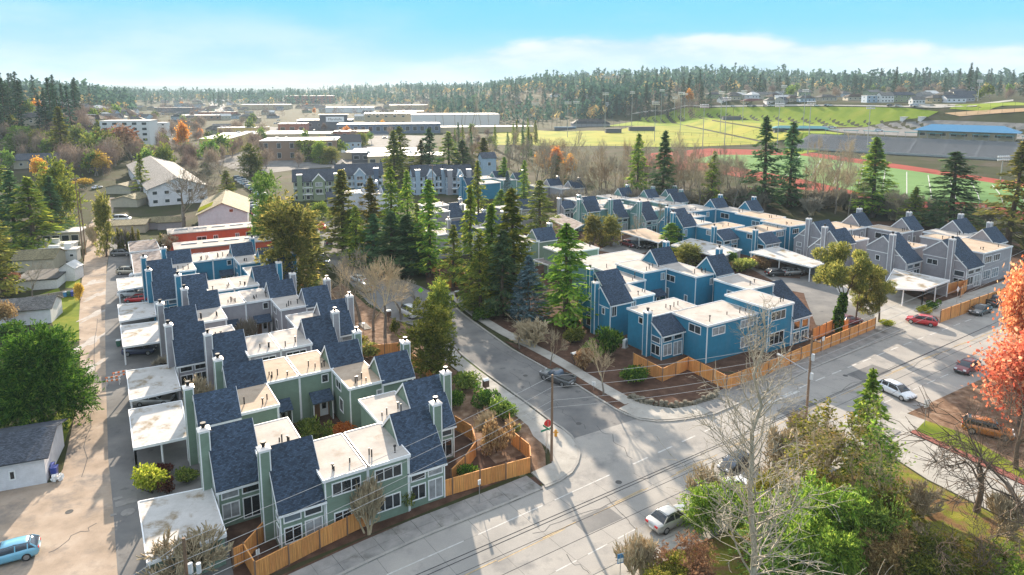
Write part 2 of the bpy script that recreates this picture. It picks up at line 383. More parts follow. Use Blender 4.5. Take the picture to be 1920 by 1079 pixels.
def strip(name, line, w, z, mat, parent=None, dash=None, h=0.0):
    mb = MB(); pts = resample(line, dash[0] if dash else 2.0)
    l, r = offset(pts, -w / 2), offset(pts, w / 2)
    if dash:
        for i in range(len(pts) - 1):
            f = dash[1] / dash[0]; g = lambda p, q: (p[0] + (q[0] - p[0]) * f, p[1] + (q[1] - p[1]) * f)
            q = [l[i], r[i], g(r[i], r[i + 1]), g(l[i], l[i + 1])]
            mb.add([(x, y, z) for x, y in q], [(0, 1, 2, 3)])
    else:
        for i in range(len(pts) - 1):
            q = [l[i], r[i], r[i + 1], l[i + 1]]
            if h: mb.slab(q, z, z + h)
            else: mb.add([(x, y, z) for x, y in q], [(0, 1, 2, 3)])
    o = mb.build(name, mat, parent)
    if parent is None: o['kind'] = 'structure'
    return o

# ------------------------------------------------------------------ ground, water, roads
mottled('earth', [(0.3, (0.040, 0.036, 0.024)), (0.48, (0.045, 0.052, 0.022)), (0.6, (0.065, 0.056, 0.038)), (0.75, (0.095, 0.085, 0.068))], 0.05, 2.0, 0.95, 0.5, 0.1)
mottled('mulch', [(0.3, (0.065, 0.038, 0.028)), (0.55, (0.105, 0.062, 0.045)), (0.75, (0.16, 0.10, 0.07))], 0.8, 9.0, 0.95, 0.7, 0.08)
mottled('leaf_litter', [(0.3, (0.10, 0.065, 0.045)), (0.5, (0.19, 0.12, 0.08)), (0.7, (0.30, 0.22, 0.16))], 0.9, 8.0, 0.95, 0.6, 0.08)
mottled('lawn', [(0.3, (0.075, 0.115, 0.016)), (0.55, (0.15, 0.185, 0.022)), (0.75, (0.24, 0.22, 0.04))], 0.25, 7.0, 0.95, 0.5, 0.08)
mottled('concrete_road', [(0.3, (0.26, 0.25, 0.235)), (0.5, (0.315, 0.30, 0.28)), (0.7, (0.365, 0.345, 0.315))], 0.16, 7.0, 0.9, 0.15, 0.02, stain=(0.30, 0.54, 0.72, (0.20, 0.195, 0.19)))
mottled('asphalt', [(0.3, (0.13, 0.13, 0.132)), (0.5, (0.18, 0.177, 0.173)), (0.72, (0.24, 0.232, 0.22))], 0.2, 8.0, 0.92, 0.2, 0.02, stain=(0.5, 0.6, 0.75, (0.08, 0.08, 0.082)))
mottled('alley_gravel', [(0.3, (0.25, 0.20, 0.155)), (0.5, (0.345, 0.275, 0.215)), (0.72, (0.42, 0.35, 0.285))], 0.30, 6.0, 0.95, 0.35, 0.03, stain=(0.22, 0.50, 0.66, (0.18, 0.16, 0.145)))
mottled('paving', [(0.3, (0.30, 0.285, 0.26)), (0.5, (0.36, 0.345, 0.315)), (0.7, (0.42, 0.40, 0.37))], 0.5, 7.0, 0.9, 0.12, 0.02, stain=(0.6, 0.6, 0.8, (0.20, 0.19, 0.175)))
mottled('old_paving', [(0.3, (0.19, 0.185, 0.18)), (0.5, (0.25, 0.24, 0.23)), (0.7, (0.31, 0.295, 0.28))], 0.6, 7.0, 0.9, 0.15, 0.02, stain=(0.4, 0.55, 0.7, (0.13, 0.125, 0.11)))
mottled('road_white', [(0.3, (0.36, 0.35, 0.33)), (0.55, (0.52, 0.51, 0.49)), (0.75, (0.60, 0.60, 0.58))], 1.5, 9, 0.8, 0, 0); simple('road_yellow', (0.42, 0.30, 0.14), 0.8, var=0.35, scale=3); simple('road_red', (0.21, 0.06, 0.045), 0.8, var=0.3, scale=4)
mottled('kerbstone', [(0.3, (0.26, 0.25, 0.235)), (0.6, (0.34, 0.325, 0.30))], 0.8, 8.0, 0.9, 0.1, 0.02)
simple('joint_tar', (0.10, 0.097, 0.095), 0.9); simple('water', (0.55, 0.62, 0.68), 0.2)
mottled('field_turf', [(0.3, (0.15, 0.19, 0.035)), (0.45, (0.24, 0.26, 0.045)), (0.6, (0.31, 0.29, 0.055)), (0.7, (0.20, 0.22, 0.04))], 0.035, 0.5, 0.95, 0.1, 0.1)
mottled('synthetic_turf', [(0.3, (0.12, 0.215, 0.075)), (0.6, (0.15, 0.25, 0.095))], 0.05, 1.0, 0.95, 0.0)
mottled('bank_grass', [(0.3, (0.13, 0.20, 0.02)), (0.55, (0.20, 0.26, 0.03)), (0.75, (0.29, 0.29, 0.05))], 0.05, 0.9, 0.95, 0.2, 0.1)
mottled('rough_bank', [(0.3, (0.10, 0.06, 0.03)), (0.42, (0.20, 0.12, 0.06)), (0.52, (0.16, 0.17, 0.03)), (0.64, (0.24, 0.23, 0.04)), (0.75, (0.26, 0.15, 0.08))], 0.5, 7, 0.95, 0.6, 0.1)
mottled('running_track', [(0.3, (0.24, 0.055, 0.042)), (0.7, (0.31, 0.080, 0.060))], 0.1, 2.0, 0.95, 0.0)
mottled('infield', [(0.3, (0.42, 0.28, 0.16)), (0.7, (0.52, 0.36, 0.22))], 0.1, 2.0, 0.95, 0.0)

def axis(lo, hi, step, far_lo, far_hi):
    a = list(np.arange(lo, hi + 0.1, step)); s = step; x = lo; left = []
    while x > far_lo: s *= 1.22; x -= s; left.append(x)
    s = step; x = a[-1]; right = []
    while x < far_hi: s *= 1.22; x += s; right.append(x)
    return np.array(left[::-1] + a + right)
gx = axis(-260, 420, 6, -30000, 30000); gy = axis(0, 760, 6, -1500, 30000)
GX, GY = np.meshgrid(gx, gy); GZ = ground(GX, GY)
nx, ny = len(gx), len(gy)
me = bpy.data.meshes.new('ground')
idx = np.arange(nx * ny).reshape(ny, nx)
quads = np.stack([idx[:-1, :-1], idx[:-1, 1:], idx[1:, 1:], idx[1:, :-1]], -1).reshape(-1, 4)
me.from_pydata(np.stack([GX, GY, GZ], -1).reshape(-1, 3).tolist(), [], quads.tolist()); me.materials.append(M['earth'])
me.polygons.foreach_set('use_smooth', [True] * len(me.polygons))
structure(link('ground', me))
sheet('water', [(-2600, 4200), (-300, 4200), (-300, 7000), (-3800, 7000)], 21.0 + 0.0, 'water', world=True)

def drape(name, pix, mat, dz, step=6.0, plane=None):
    """an area of the terrain (outline in photo pixels) laid as a sheet dz above it"""
    P = [on(*p)[:2] for p in pix] if plane is None else pix
    xs, ys = [p[0] for p in P], [p[1] for p in P]
    bm = bmesh.new(); vs_ = [bm.verts.new((x, y, 0)) for x, y in P]; bm.faces.new(vs_)
    for ax, lo, hi in ((0, min(xs), max(xs)), (1, min(ys), max(ys))):
        k = math.ceil(lo / step) * step
        while k < hi:
            no = (1, 0, 0) if ax == 0 else (0, 1, 0); co = (k, 0, 0) if ax == 0 else (0, k, 0)
            bmesh.ops.bisect_plane(bm, geom=bm.verts[:] + bm.edges[:] + bm.faces[:], plane_co=co, plane_no=no); k += step
    bmesh.ops.triangulate(bm, faces=bm.faces)
    for v in bm.verts: v.co.z = float(ground(v.co.x, v.co.y)) + dz
    bmesh.ops.recalc_face_normals(bm, faces=bm.faces)
    if bm.faces and sum(f.normal.z for f in bm.faces) < 0: bmesh.ops.reverse_faces(bm, faces=bm.faces)
    me = bpy.data.meshes.new(name); bm.to_mesh(me); bm.free(); me.materials.append(M[mat])
    return structure(link(name, me))

# main road (rises to the right of the picture), its lanes and joints
north_line = [at(*p) for p in ((400, 1230), (725, 1079), (960, 975), (1187, 871), (1526, 716), (1687, 650), (1800, 607), (1920, 562), (2080, 503))]
wid = [3.9, 3.9, 3.9, 3.95, 4.4, 4.7, 5.0, 5.3, 5.6]
centre_line = offset(north_line, wid); south_line = offset(north_line, [2 * w for w in wid])
road_n = offset(north_line, [-2.6, -2.6, -2.6, -2.5, -2.6, -3.0, -3.3, -3.5, -3.7]); road_s = offset(north_line, [2 * w + 3.0 for w in wid])
main_road = sheet('main_road', road_n + road_s[::-1], 0.012, 'concrete_road', world=True)
# concrete panels of the carriageway, each its own slab with a tarred joint round it
pn = resample(north_line, 4.6)[1:34]
cols = [-2.5, 0.0, 3.9, 7.8, 10.6]
pm_cache = {}
def lerp_w(x): return np.interp(x, [p[0] for p in north_line], [w / 3.9 for w in wid])
rnd = random.Random(5)
rows = [[offset(pn, [c * float(lerp_w(p[0])) for p in pn]) for c in cols]]
joint = MB()
for i in range(len(pn) - 1):
    for j in range(len(cols) - 1):
        q = [rows[0][j][i], rows[0][j + 1][i], rows[0][j + 1][i + 1], rows[0][j][i + 1]]
        cx, cyy = sum(p[0] for p in q) / 4, sum(p[1] for p in q) / 4
        L = [(cx + (p[0] - cx) * 0.993, cyy + (p[1] - cyy) * 0.993) for p in q]
        zz = 0.020 + rnd.uniform(0, 0.004)
        MB().add([(x, y, zz) for x, y in L], [(0, 1, 2, 3)]).build('concrete_panel', 'concrete_road', main_road)
joints = MB()
for k, c in enumerate((-2.5, 0.1, 4.02, 7.9)):
    pass
strip('joint_bed', offset(resample(north_line, 4.6)[1:34], 4.0), 13.3, 0.016, 'joint_tar', main_road)
strip('lane_line', north_line[1:4], 0.13, 0.028, 'road_white', main_road, dash=(9.0, 7.5))
strip('lane_line', north_line[3:], 0.18, 0.028, 'road_white', main_road, dash=(4.0, 2.3))
strip('centre_stripe', offset(centre_line, -0.10)[:9], 0.10, 0.028, 'road_yellow', main_road, dash=(9.0, 4.0))
strip('centre_stripe', offset(centre_line, 0.10)[:9], 0.08, 0.028, 'road_yellow', main_road, dash=(11.0, 7.5))
strip('edge_line', south_line, 0.12, 0.028, 'road_white', main_road, dash=(3.6, 2.3))

# side road up between the two groups of houses
side_w = [at(*p) for p in ((1065, 845), (1087, 848), (1080, 825), (1062, 808), (1035, 790), (1000, 763), (960, 736), (905, 697), (868, 668), (845, 640), (800, 618), (740, 600), (690, 568), (655, 530), (628, 500), (600, 462), (592, 430), (596, 400))]
side_e = [at(*p) for p in ((1330, 783), (1272, 791), (1230, 792), (1192, 787), (1160, 772), (1080, 722), (1022, 691), (960, 656), (912, 622), (866, 588), (830, 560), (790, 538), (740, 520), (700, 492), (660, 462), (634, 435), (626, 410), (626, 398))]
sheet('side_road', side_w[1:] + side_e[::-1], 0.022, 'asphalt', world=True)
sheet('junction_apron', [(1042, 908), (1087, 850), (1078, 822), (1195, 786), (1230, 793), (1320, 782), (1400, 800), (1240, 880)], 0.0265, 'concrete_road')

# alley and car-parking strip on the left
sheet('alley', [(-60, 1240), (240, 1240), (225, 1079), (215, 950), (205, 860), (202, 760), (200, 690), (200, 620), (198, 560), (200, 500), (205, 470), (210, 440), (212, 400), (215, 370), (205, 370), (168, 420), (160, 470), (152, 540), (148, 600), (150, 690), (140, 780), (118, 880), (60, 980), (-40, 1100)], 0.012, 'alley_gravel')
sheet('parking_strip', [(225, 1140), (440, 1090), (405, 900), (352, 745), (333, 680), (303, 600), (296, 560), (284, 520), (268, 470), (240, 440), (212, 440), (205, 470), (199, 520), (197, 600), (198, 680), (200, 760), (203, 860), (212, 950)], 0.020, 'asphalt')
sheet('forecourt', [(-60, 1140), (60, 985), (110, 900), (95, 905), (-60, 930)], 0.017, 'alley_gravel')
mottled('pale_gravel', [(0.3, (0.28, 0.25, 0.22)), (0.6, (0.40, 0.37, 0.34))], 0.8, 5, 0.7, 0.2, 0.02)
def smear(name, px, py, rx, ry, z, mat, seed):
    r = random.Random(seed); cx, cy_ = at(px, py); n = 40; ph = [r.uniform(0, 6.28) for _ in range(5)]
    P = [(cx + rx * math.cos(t) * q, cy_ + ry * math.sin(t) * q) for t, q in ((k * 2 * math.pi / n, .8 + sum(.16 * math.sin((j + 2) * k * 2 * math.pi / n + ph[j]) for j in range(5))) for k in range(n))]
    return sheet(name, P, z, mat, world=True)
for i, (px, py, rx, ry) in enumerate(((172, 640, 1.2, 6), (178, 590, 1.0, 5), (180, 555, 1.2, 4), (170, 690, 0.9, 4), (176, 530, 1.4, 3))):
    smear('pale_patch', px, py, rx, ry, 0.016, 'pale_gravel', i)  # irregular patches paler than the alley gravel

# tarred cracks, patches and covers in the carriageways
r_ = random.Random(41); mottled('tar_patch', [(0.3, (0.085, 0.083, 0.082)), (0.7, (0.12, 0.117, 0.115))], 0.8, 9, 0.9, 0.2, 0.02)
for px, py, dx, dy in ((1000, 1000, 160, -60), (1130, 930, 60, 60), (1200, 900, 130, -40), (1290, 860, 60, 55), (1060, 1040, 50, 40), (1420, 800, 110, -50), (1560, 740, 120, -52), (1600, 700, 60, 50), (1700, 690, 100, -40), (960, 700, 90, 60), (910, 640, 110, 70), (1040, 760, 60, 45), (1120, 800, 70, 60), (980, 690, 40, -20), (150, 900, 30, -180), (170, 760, 12, -160), (90, 1040, 90, -60)):
    n = 9; c = MB(); P = [at(px + dx * t + r_.gauss(0, 3), py + dy * t + r_.gauss(0, 2)) for t in (k / n for k in range(n + 1))]; l, r = offset(P, -.035), offset(P, .035)
    for i in range(n): c.add([(*q, .0285 if px > 900 else .0235) for q in (l[i], r[i], r[i + 1], l[i + 1])], [(0, 1, 2, 3)])
    structure(c.build('tar_seam', 'tar_patch'))
for px, py, w_, l_ in ((1010, 745, 1.6, 3.4), (1120, 975, 1.2, 2.2), (1500, 768, 1.4, 3.0), (905, 660, 1.2, 3.0), (1630, 700, 1.5, 3.4)):
    x, y = at(px, py); f = lambda a, b: (x + a * SA - b * CA, y + a * CA + b * SA); sheet('road_patch', [f(-l_, -w_), f(l_, -w_ * .9), f(l_ * .96, w_), f(-l_ * .97, w_ * .95)], .0275, 'asphalt', world=True)
for px, py in ((1085, 795), (1160, 905), (985, 705), (1585, 705), (130, 960)):
    c = MB(); c.tube((0, 0, .015), (0, 0, .036), .34, n=18); structure(c.build('road_cover', 'tar_patch', None, loc=(*at(px, py), 0)))
sheet('leafy_verge', [(1692, 770), (1760, 741), (1860, 702), (1960, 660), (2080, 720), (1990, 920), (1800, 814), (1735, 790)], 0.0175, 'leaf_litter')
# pavements: slabs laid one by one, kerbs with a real step
def slabs(name, line, offs, step, z, mat, gap=0.016, seed=1):
    st = MB(); pts = resample(line, step); r = random.Random(seed)
    base = structure(strip(name, offset(line, (offs[0] + offs[-1]) / 2), abs(offs[-1] - offs[0]) * 0.985, 0.03, mat if mat == 'old_paving' else 'old_paving', None, h=0.06))
    rows_ = [offset(pts, o) for o in offs]
    for j in range(len(offs) - 1):
        for i in range(len(pts) - 1):
            q = [rows_[j][i], rows_[j + 1][i], rows_[j + 1][i + 1], rows_[j][i + 1]]
            cx, cyy = sum(p[0] for p in q) / 4, sum(p[1] for p in q) / 4; f = 1 - gap
            L = [(cx + (p[0] - cx) * f, cyy + (p[1] - cyy) * f) for p in q]
            a = r.uniform(-0.006, 0.006); bt = [(x, y, 0.04) for x, y in L]; tp = [(x, y, z + a + r.uniform(-0.004, 0.004)) for x, y in L]
            MB().prism(bt, tp).build('paving_slab', mat, base)
    return base
def kerb(name, line, w=0.28, h=0.15, mat='kerbstone'):
    return strip(name, line, w, 0.0, mat, None, h=h)
walk_w = [at(*p) for p in ((430, 1185), (560, 1117), (700, 1050), (790, 1009), (960, 941), (1022, 915))]
slabs('pavement', walk_w, [0.15, -1.35, -2.7], 1.9, 0.135, 'old_paving', seed=2); kerb('kerb', walk_w)
walk_ne = [at(*p) for p in ((1340, 777), (1430, 738), (1525, 690), (1615, 654), (1700, 620))]
slabs('pavement', walk_ne, [-0.15, -2.0, -3.8], 2.4, 0.135, 'old_paving', seed=3); kerb('kerb', walk_ne)
walk_far = [at(*p) for p in ((1762, 597), (1800, 585), (1850, 567), (1900, 549), (1990, 517))]
slabs('pavement', walk_far, [-0.15, -2.4, -4.6], 2.8, 0.135, 'paving', seed=4); kerb('kerb', walk_far)
kerb_w = [at(*p) for p in ((1022, 915), (1050, 903), (1072, 887), (1085, 865), (1087, 848), (1078, 825), (1060, 808), (1035, 792), (1000, 765), (960, 736), (905, 697), (868, 668), (845, 642))]
kerb('kerb', kerb_w)
side_walk_w = [at(*p) for p in ((1035, 795), (1000, 768), (960, 739), (905, 700), (868, 671), (845, 645))]
slabs('pavement', side_walk_w, [0.15 - 0.3, -1.5, -2.9], 2.0, 0.135, 'paving', seed=6)
cor = sheet('corner_pavement', [(996, 888), (1022, 912), (1050, 900), (1070, 885), (1083, 864), (1085, 849), (1076, 826), (1058, 810), (1034, 795), (1000, 800), (985, 790), (1000, 820), (1030, 845), (1035, 870)], 0.0, 'paving', h=0.13)
kerb_e = [at(*p) for p in ((1340, 777), (1320, 782), (1272, 790), (1230, 792), (1192, 787), (1160, 772), (1080, 722), (1022, 691), (960, 656), (912, 622), (866, 588), (838, 562))]
kerb('kerb', kerb_e)
side_walk_e = [at(*p) for p in ((1182, 757), (1120, 722), (1075, 694), (1030, 668), (985, 645), (940, 622), (900, 597), (868, 572), (845, 548))]
slabs('pavement', side_walk_e, [-0.95, 0.95], 1.9, 0.135, 'paving', seed=7)
sheet('corner_pavement', [(1182, 757), (1160, 768), (1192, 784), (1230, 789), (1272, 787), (1320, 779), (1345, 768), (1330, 757), (1265, 768), (1225, 763), (1200, 750)], 0.0, 'paving', h=0.13)
sheet('planting_strip', [(1182, 760), (1160, 769), (1080, 719), (1022, 688), (985, 667), (945, 640), (985, 652), (1030, 676), (1075, 703), (1120, 731)], 0.0, 'mulch', h=0.115)
drive = sheet('driveway', [(1640, 622), (1700, 622), (1765, 598), (1755, 575), (1700, 552), (1640, 520), (1560, 530), (1580, 560), (1640, 590)], 0.021, 'paving')
sheet('driveway', [(1657, 792), (1690, 772), (1740, 790), (1920, 880), (2050, 960), (1990, 1010), (1860, 960), (1740, 900), (1640, 835)], 0.0215, 'paving')
sheet('red_kerb', [(1706, 812), (1714, 808), (1850, 868), (1960, 920), (1952, 926), (1840, 874)], 0.0, 'road_red', h=0.14)
sheet('car_court', [(1425, 505), (1460, 520), (1530, 525), (1560, 505), (1600, 530), (1680, 565), (1640, 590), (1560, 560), (1480, 545), (1400, 500), (1340, 480), (1200, 440), (1150, 455), (1120, 470), (1180, 480), (1230, 470), (1300, 470)], 0.018, 'asphalt')
sheet('car_court', [(1500, 520), (1560, 505), (1640, 525), (1700, 552), (1690, 575), (1600, 625), (1530, 610), (1510, 560)], 0.0195, 'asphalt')
walk_s = [at(*p) for p in ((1000, 1135), (1120, 1074), (1207, 1031), (1255, 1007), (1330, 972), (1420, 930), (1560, 850), (1655, 795))]
slabs('pavement', walk_s, [0.15, 2.2], 2.3, 0.135, 'paving', seed=8); kerb('kerb', walk_s)
for k in range(6):
    x0, y0 = 1318 + 15 * k, 785 + 8.5 * k
    sheet('crossing_bar', [(x0, y0), (x0 + 9, y0 - 4), (x0 + 52, y0 - 30), (x0 + 44, y0 - 27)][:2] + [(x0 + 40, y0 - 21), (x0 + 31, y0 - 17)], 0.029, 'road_white')
sheet('stop_line', [(1060, 806), (1066, 801), (1190, 777), (1186, 783)][:0] or [(965, 741), (972, 738), (1010, 706), (1004, 705)][:0] or [(1340, 800), (1346, 797), (1500, 735), (1495, 733)], 0.0285, 'road_white')
# planted ground round the houses
sheet('house_ground', [(205, 478), (330, 452), (560, 470), (640, 560), (860, 690), (1000, 850), (985, 885), (480, 1088), (300, 1090), (250, 800)], 0.003, 'mulch')
sheet('house_ground', [(880, 500), (1010, 420), (1130, 355), (1300, 345), (1500, 370), (1760, 420), (1960, 470), (1960, 530), (1762, 600), (1640, 615), (1420, 700), (1180, 690), (1090, 600), (960, 560)], 0.003, 'mulch')
sheet('planting_bed', [(690, 690), (770, 660), (850, 655), (905, 705), (985, 780), (1000, 800), (990, 850), (930, 870), (860, 800), (830, 730), (760, 700)], 0.006, 'leaf_litter')
sheet('planting_bed', [(600, 560), (640, 530), (690, 575), (760, 610), (850, 640), (868, 668), (800, 690), (700, 680), (640, 640)], 0.007, 'leaf_litter')
sheet('planting_bed', [(845, 548), (900, 590), (985, 640), (1075, 688), (1180, 752), (1225, 760), (1262, 764), (1330, 752), (1420, 705), (1240, 690), (1180, 650), (1090, 590), (960, 560), (880, 500), (790, 480), (800, 530)], 0.006, 'mulch')
sheet('dirt_verge', [(480, 1100), (700, 1002), (960, 905), (1005, 893), (1022, 905), (960, 934), (790, 1000), (600, 1085)], 0.004, 'mulch')
sheet('dirt_verge', [(1262, 765), (1345, 765), (1430, 727), (1525, 680), (1640, 633), (1640, 618), (1500, 672), (1380, 735)], 0.0045, 'mulch')
sheet('gravel_bed', [(950, 800), (985, 790), (1010, 820), (1022, 850), (1024, 880), (1000, 890), (990, 850), (960, 810)], 0.0, 'leaf_litter', h=0.12)
for pix in ([(100, 560), (148, 555), (152, 600), (148, 640), (108, 640), (96, 600)], [(55, 560), (110, 540), (118, 556), (95, 590), (60, 600)], [(95, 455), (140, 450), (150, 480), (100, 490)], [(128, 500), (150, 495), (150, 540), (122, 540)], [(92, 800), (150, 700), (150, 745), (118, 840), (100, 860)]):
    sheet('lawn', pix, 0.006, 'lawn')
sheet('grass_verge', [(870, 672), (905, 700), (960, 745), (950, 752), (895, 712), (862, 682)], 0.0, 'lawn', h=0.10)
sheet('grass_verge', [(1714, 812), (1735, 790), (1800, 812), (1960, 905), (1950, 918), (1850, 866)], 0.0, 'lawn', h=0.10)
sheet('slope_ground', [(1655, 800), (1640, 838), (1740, 903), (1860, 963), (2000, 1020), (2000, 1300), (1000, 1300), (1010, 1150), (1130, 1085), (1270, 1015), (1420, 940), (1560, 860)], 0.008, 'rough_bank')
# ------------------------------------------------------------------ townhouses
VR = random.Random(77)
def window(root, face, u0, u1, z0, z1, c, mull=1, sill=False, name='window', rail=False):
    """face 'f' looks along -y at y=c, 'l' along -x at x=c, 'r' along +x at x=c; u runs along the wall"""
    t = 0.10; mb = MB(); gl = MB()
    def bx(B, ua, ub, za, zb, d0, d1):
        if face == 'f': B.box(ua, ub, c - d1, c - d0, za, zb)
        elif face == 'l': B.box(c - d1, c - d0, ua, ub, za, zb)
        else: B.box(c + d0, c + d1, ua, ub, za, zb)
    bx(mb, u0, u1, z0, z0 + t, -0.05, 0.07); bx(mb, u0, u1, z1 - t, z1, -0.05, 0.07)
    bx(mb, u0, u0 + t, z0 + t, z1 - t, -0.05, 0.07); bx(mb, u1 - t, u1, z0 + t, z1 - t, -0.05, 0.07)
    for k in range(1, mull):
        q = u0 + (u1 - u0) * k / mull; bx(mb, q - 0.035, q + 0.035, z0 + t, z1 - t, -0.05, 0.05)
    if rail: bx(mb, u0 + t, u1 - t, (z0 + z1) / 2 - .03, (z0 + z1) / 2 + .03, -0.05, 0.045)
    w = mb.build(name, 'white_trim', root)
    bx(gl, u0 + t, u1 - t, z0 + t, z1 - t, -0.03, 0.012); gl.build('pane', 'curtain_glass' if VR.random() < .28 else 'window_glass', w)
    return w
def roof_slab(mb, p, q, x0, x1, th=0.13, ov=0.0, m=0):
    """a slope from (y,z)=p to q between x0 and x1, with uv in metres; ov lengthens it past q"""
    L = math.hypot(q[0] - p[0], q[1] - p[1]); d = ((q[0] - p[0]) / L, (q[1] - p[1]) / L)
    q = (q[0] + d[0] * ov, q[1] + d[1] * ov); L += ov; n = (-d[1], d[0])
    if n[1] < 0: n = (-n[0], -n[1])
    P = [(x0, p[0], p[1]), (x1, p[0], p[1]), (x1, q[0], q[1]), (x0, q[0], q[1])]
    T = [(x, y + n[0] * th, z + n[1] * th) for x, y, z in P]
    u = [(x0, 0), (x1, 0), (x1, L), (x0, L)]
    mb.add(P + T, [(0, 1, 2, 3), (4, 5, 6, 7), (0, 1, 5, 4), (1, 2, 6, 5), (2, 3, 7, 6), (3, 0, 4, 7)], m, [u] * 6)
    return P, T
DARK = {'green_siding': 'green_siding'}
def chimney(root, col, x0, x1, y0, y1, top, base=0.0):
    mb = MB(); mb.box(x0, x1, y0, y1, base, top); w = 0.1
    ch = mb.build('chimney', col, root)
    tr = MB()
    for xa in (x0 - .02, x1 - w + .02):
        for ya in (y0 - .02, y1 - w + .02): tr.box(xa, xa + w, ya, ya + w, base, top - 0.002)
    tr.box(x0 - .03, x1 + .03, y0 - .03, y1 + .03, top - .22, top - .004); tr.build('corner_trim', 'white_trim', ch)
    cp = MB(); cx, cyy = (x0 + x1) / 2, (y0 + y1) / 2
    cp.prism([(x0 - .1, y0 - .1, top), (x1 + .1, y0 - .1, top), (x1 + .1, y1 + .1, top), (x0 - .1, y1 + .1, top)], [(cx - .25, cyy - .25, top + .16), (cx + .25, cyy - .25, top + .16), (cx + .25, cyy + .25, top + .16), (cx - .25, cyy + .25, top + .16)])
    cp.build('chimney_cap', 'flashing', ch)
    fl = MB(); fl.tube((cx, cyy, top + .14), (cx, cyy, top + .5), .17, n=10); fl.tube((cx, cyy, top + .5), (cx, cyy, top + .62), .26, n=10); fl.build('flue', 'dark_metal', ch)
    return ch
def townhouse(label, col, wing=None, flat=None, chim=None, wins=(), porch=None, group=None, memb='membrane', s=1.0, roof='navy_shingle', base=0.0, down=True, battens=True, vents=3):
    """one townhouse: a gabled or lean-to wing and a flat-roofed wing. Coordinates on the street grid (a, b)."""
    kind, a0, a1, be, ds = wing if wing else (None, flat[0], flat[1], flat[2], 1)
    A, B = (min(a0, flat[0]), min(be, flat[2])) if flat else (a0, be)
    root = thing('townhouse', label, 'townhouse', (*xy(A, B), base), PHI, group)
    H, E, R = 5.8 * s, 4.0 * s, 8.1 * s
    body = MB(); trim = MB(); sh = MB()
    if wing:
        x0, x1, y = a0 - A, a1 - A, be - B
        if kind == 'F': pr = [(y, E), (y + 3.85 * ds, R), (y + 6.45 * ds, H - .1)]
        elif kind == 'B': pr = [(y, H), (y + 2.15 * ds, R), (y + 6.4 * ds, E)]
        else: pr = [(y, E), (y + 2.7 * ds, H - .05)]
        yb = pr[-1][0]
        body.ext([(y, -1.0)] + [(yb, -1.0)] + pr[::-1], x0, x1)
        for i, (p, q) in enumerate(zip(pr, pr[1:])):
            up = q[1] > p[1]
            lo, hi = (p, q) if up else (q, p)
            roof_slab(sh, hi, lo, x0 - .14, x1 + .14, ov=0.32 if (i == 0 or i == len(pr) - 2) and not (kind == 'F' and i == 1) else 0.0)
            for xe in (x0 - .19, x1 + .145):
                P = [(xe, p[0], p[1] - .20), (xe, q[0], q[1] - .20), (xe, q[0], q[1] + .10), (xe, p[0], p[1] + .10)]
                trim.prism(P, [(a + .045, b, c) for a, b, c in P])
        trim.box(x0 - .14, x1 + .14, y - .36, y - .26, pr[0][1] - .42, pr[0][1] - .24)        # eave gutter
        for xe in (x0 - .02, x1 - .10): trim.box(xe, xe + .12, y - .02, y + .10, 0, pr[0][1] - .1)
        if kind in 'FB' and battens:
            zb = 4.9 * s
            for xe, sg in ((x0, -1), (x1, 1)):
                yy0 = y + (0.4 if kind == 'B' else 0.9); yy1 = yb - (1.0 if kind == 'B' else .05)
                if sg < 0: trim.box(xe - .035, xe - .001, yy0, yy1, zb, zb + .14)
    rw = body.build('wall', col, root) if wing else None
    if wing:
        sh.build('shingle_roof', roof, root)
        if kind in 'FB' and battens:
            bt = MB()
            for xe, sg in ((x0, -1), (x1, 1)):
                k = y + .45
                while k < yb - .3:
                    zt = np.interp(k, [p[0] for p in pr], [p[1] for p in pr]) - .22
                    if zt > zb + .3: bt.box(min(xe, xe + sg * .03), max(xe, xe + sg * .03), k, k + .06, zb + .142, zt)
                    k += .42
            tag(bt.build('batten', col, root), kind='stuff')
    if flat:
        f0, f1, g0, g1 = flat[0] - A + .02, flat[1] - A - .02, flat[2] - B + .015, flat[3] - B - .015; h = (flat[4] if len(flat) > 4 else H)
        b2 = MB(); b2.box(f0, f1, g0, g1, -1.0, h); b2.build('wall', col, root)
        if True:
            r_ = MB(); r_.box(f0 - .16, f1 + .16, g0 - .16, g1 + .16, h, h + .10)
            fr = r_.build('flat_roof', memb, root)
            ed = MB(); o, w = .20, .10
            ed.box(f0 - o, f1 + o, g0 - o, g0 - o + w, h - .16, h + .16); ed.box(f0 - o, f1 + o, g1 + o - w, g1 + o, h - .16, h + .16)
            ed.box(f0 - o, f0 - o + w, g0 - o + w, g1 + o - w, h - .16, h + .16); ed.box(f1 + o - w, f1 + o, g0 - o + w, g1 + o - w, h - .16, h + .16)
            ed.build('roof_edge', 'white_trim', fr)
            for k in range(vents):
                vx, vy = VR.uniform(f0 + .6, f1 - .5), g0 + VR.uniform(.8, 2.2); hh = VR.uniform(.5, 1.0)
                v = MB(); v.tube((vx, vy, h + .09), (vx, vy, h + hh), .07, n=6)
                if k == 0: v.tube((vx, vy, h + hh), (vx, vy, h + hh + .12), .15, n=8)
                v.build('vent_pipe', 'dark_metal', fr)
        for xe in (f0 - .02, f1 - .10): trim.box(xe, xe + .12, g0 - .02, g0 + .10, 0, h - .2)
        if down:
            d = MB(); d.box(f1 + .02, f1 + .10, g0 - .10, g0 - .02, .1, h - .2); d.build('downpipe', 'gutter_white', root)
    if trim.v: tag(trim.build('trim', 'white_trim', root), kind='stuff')
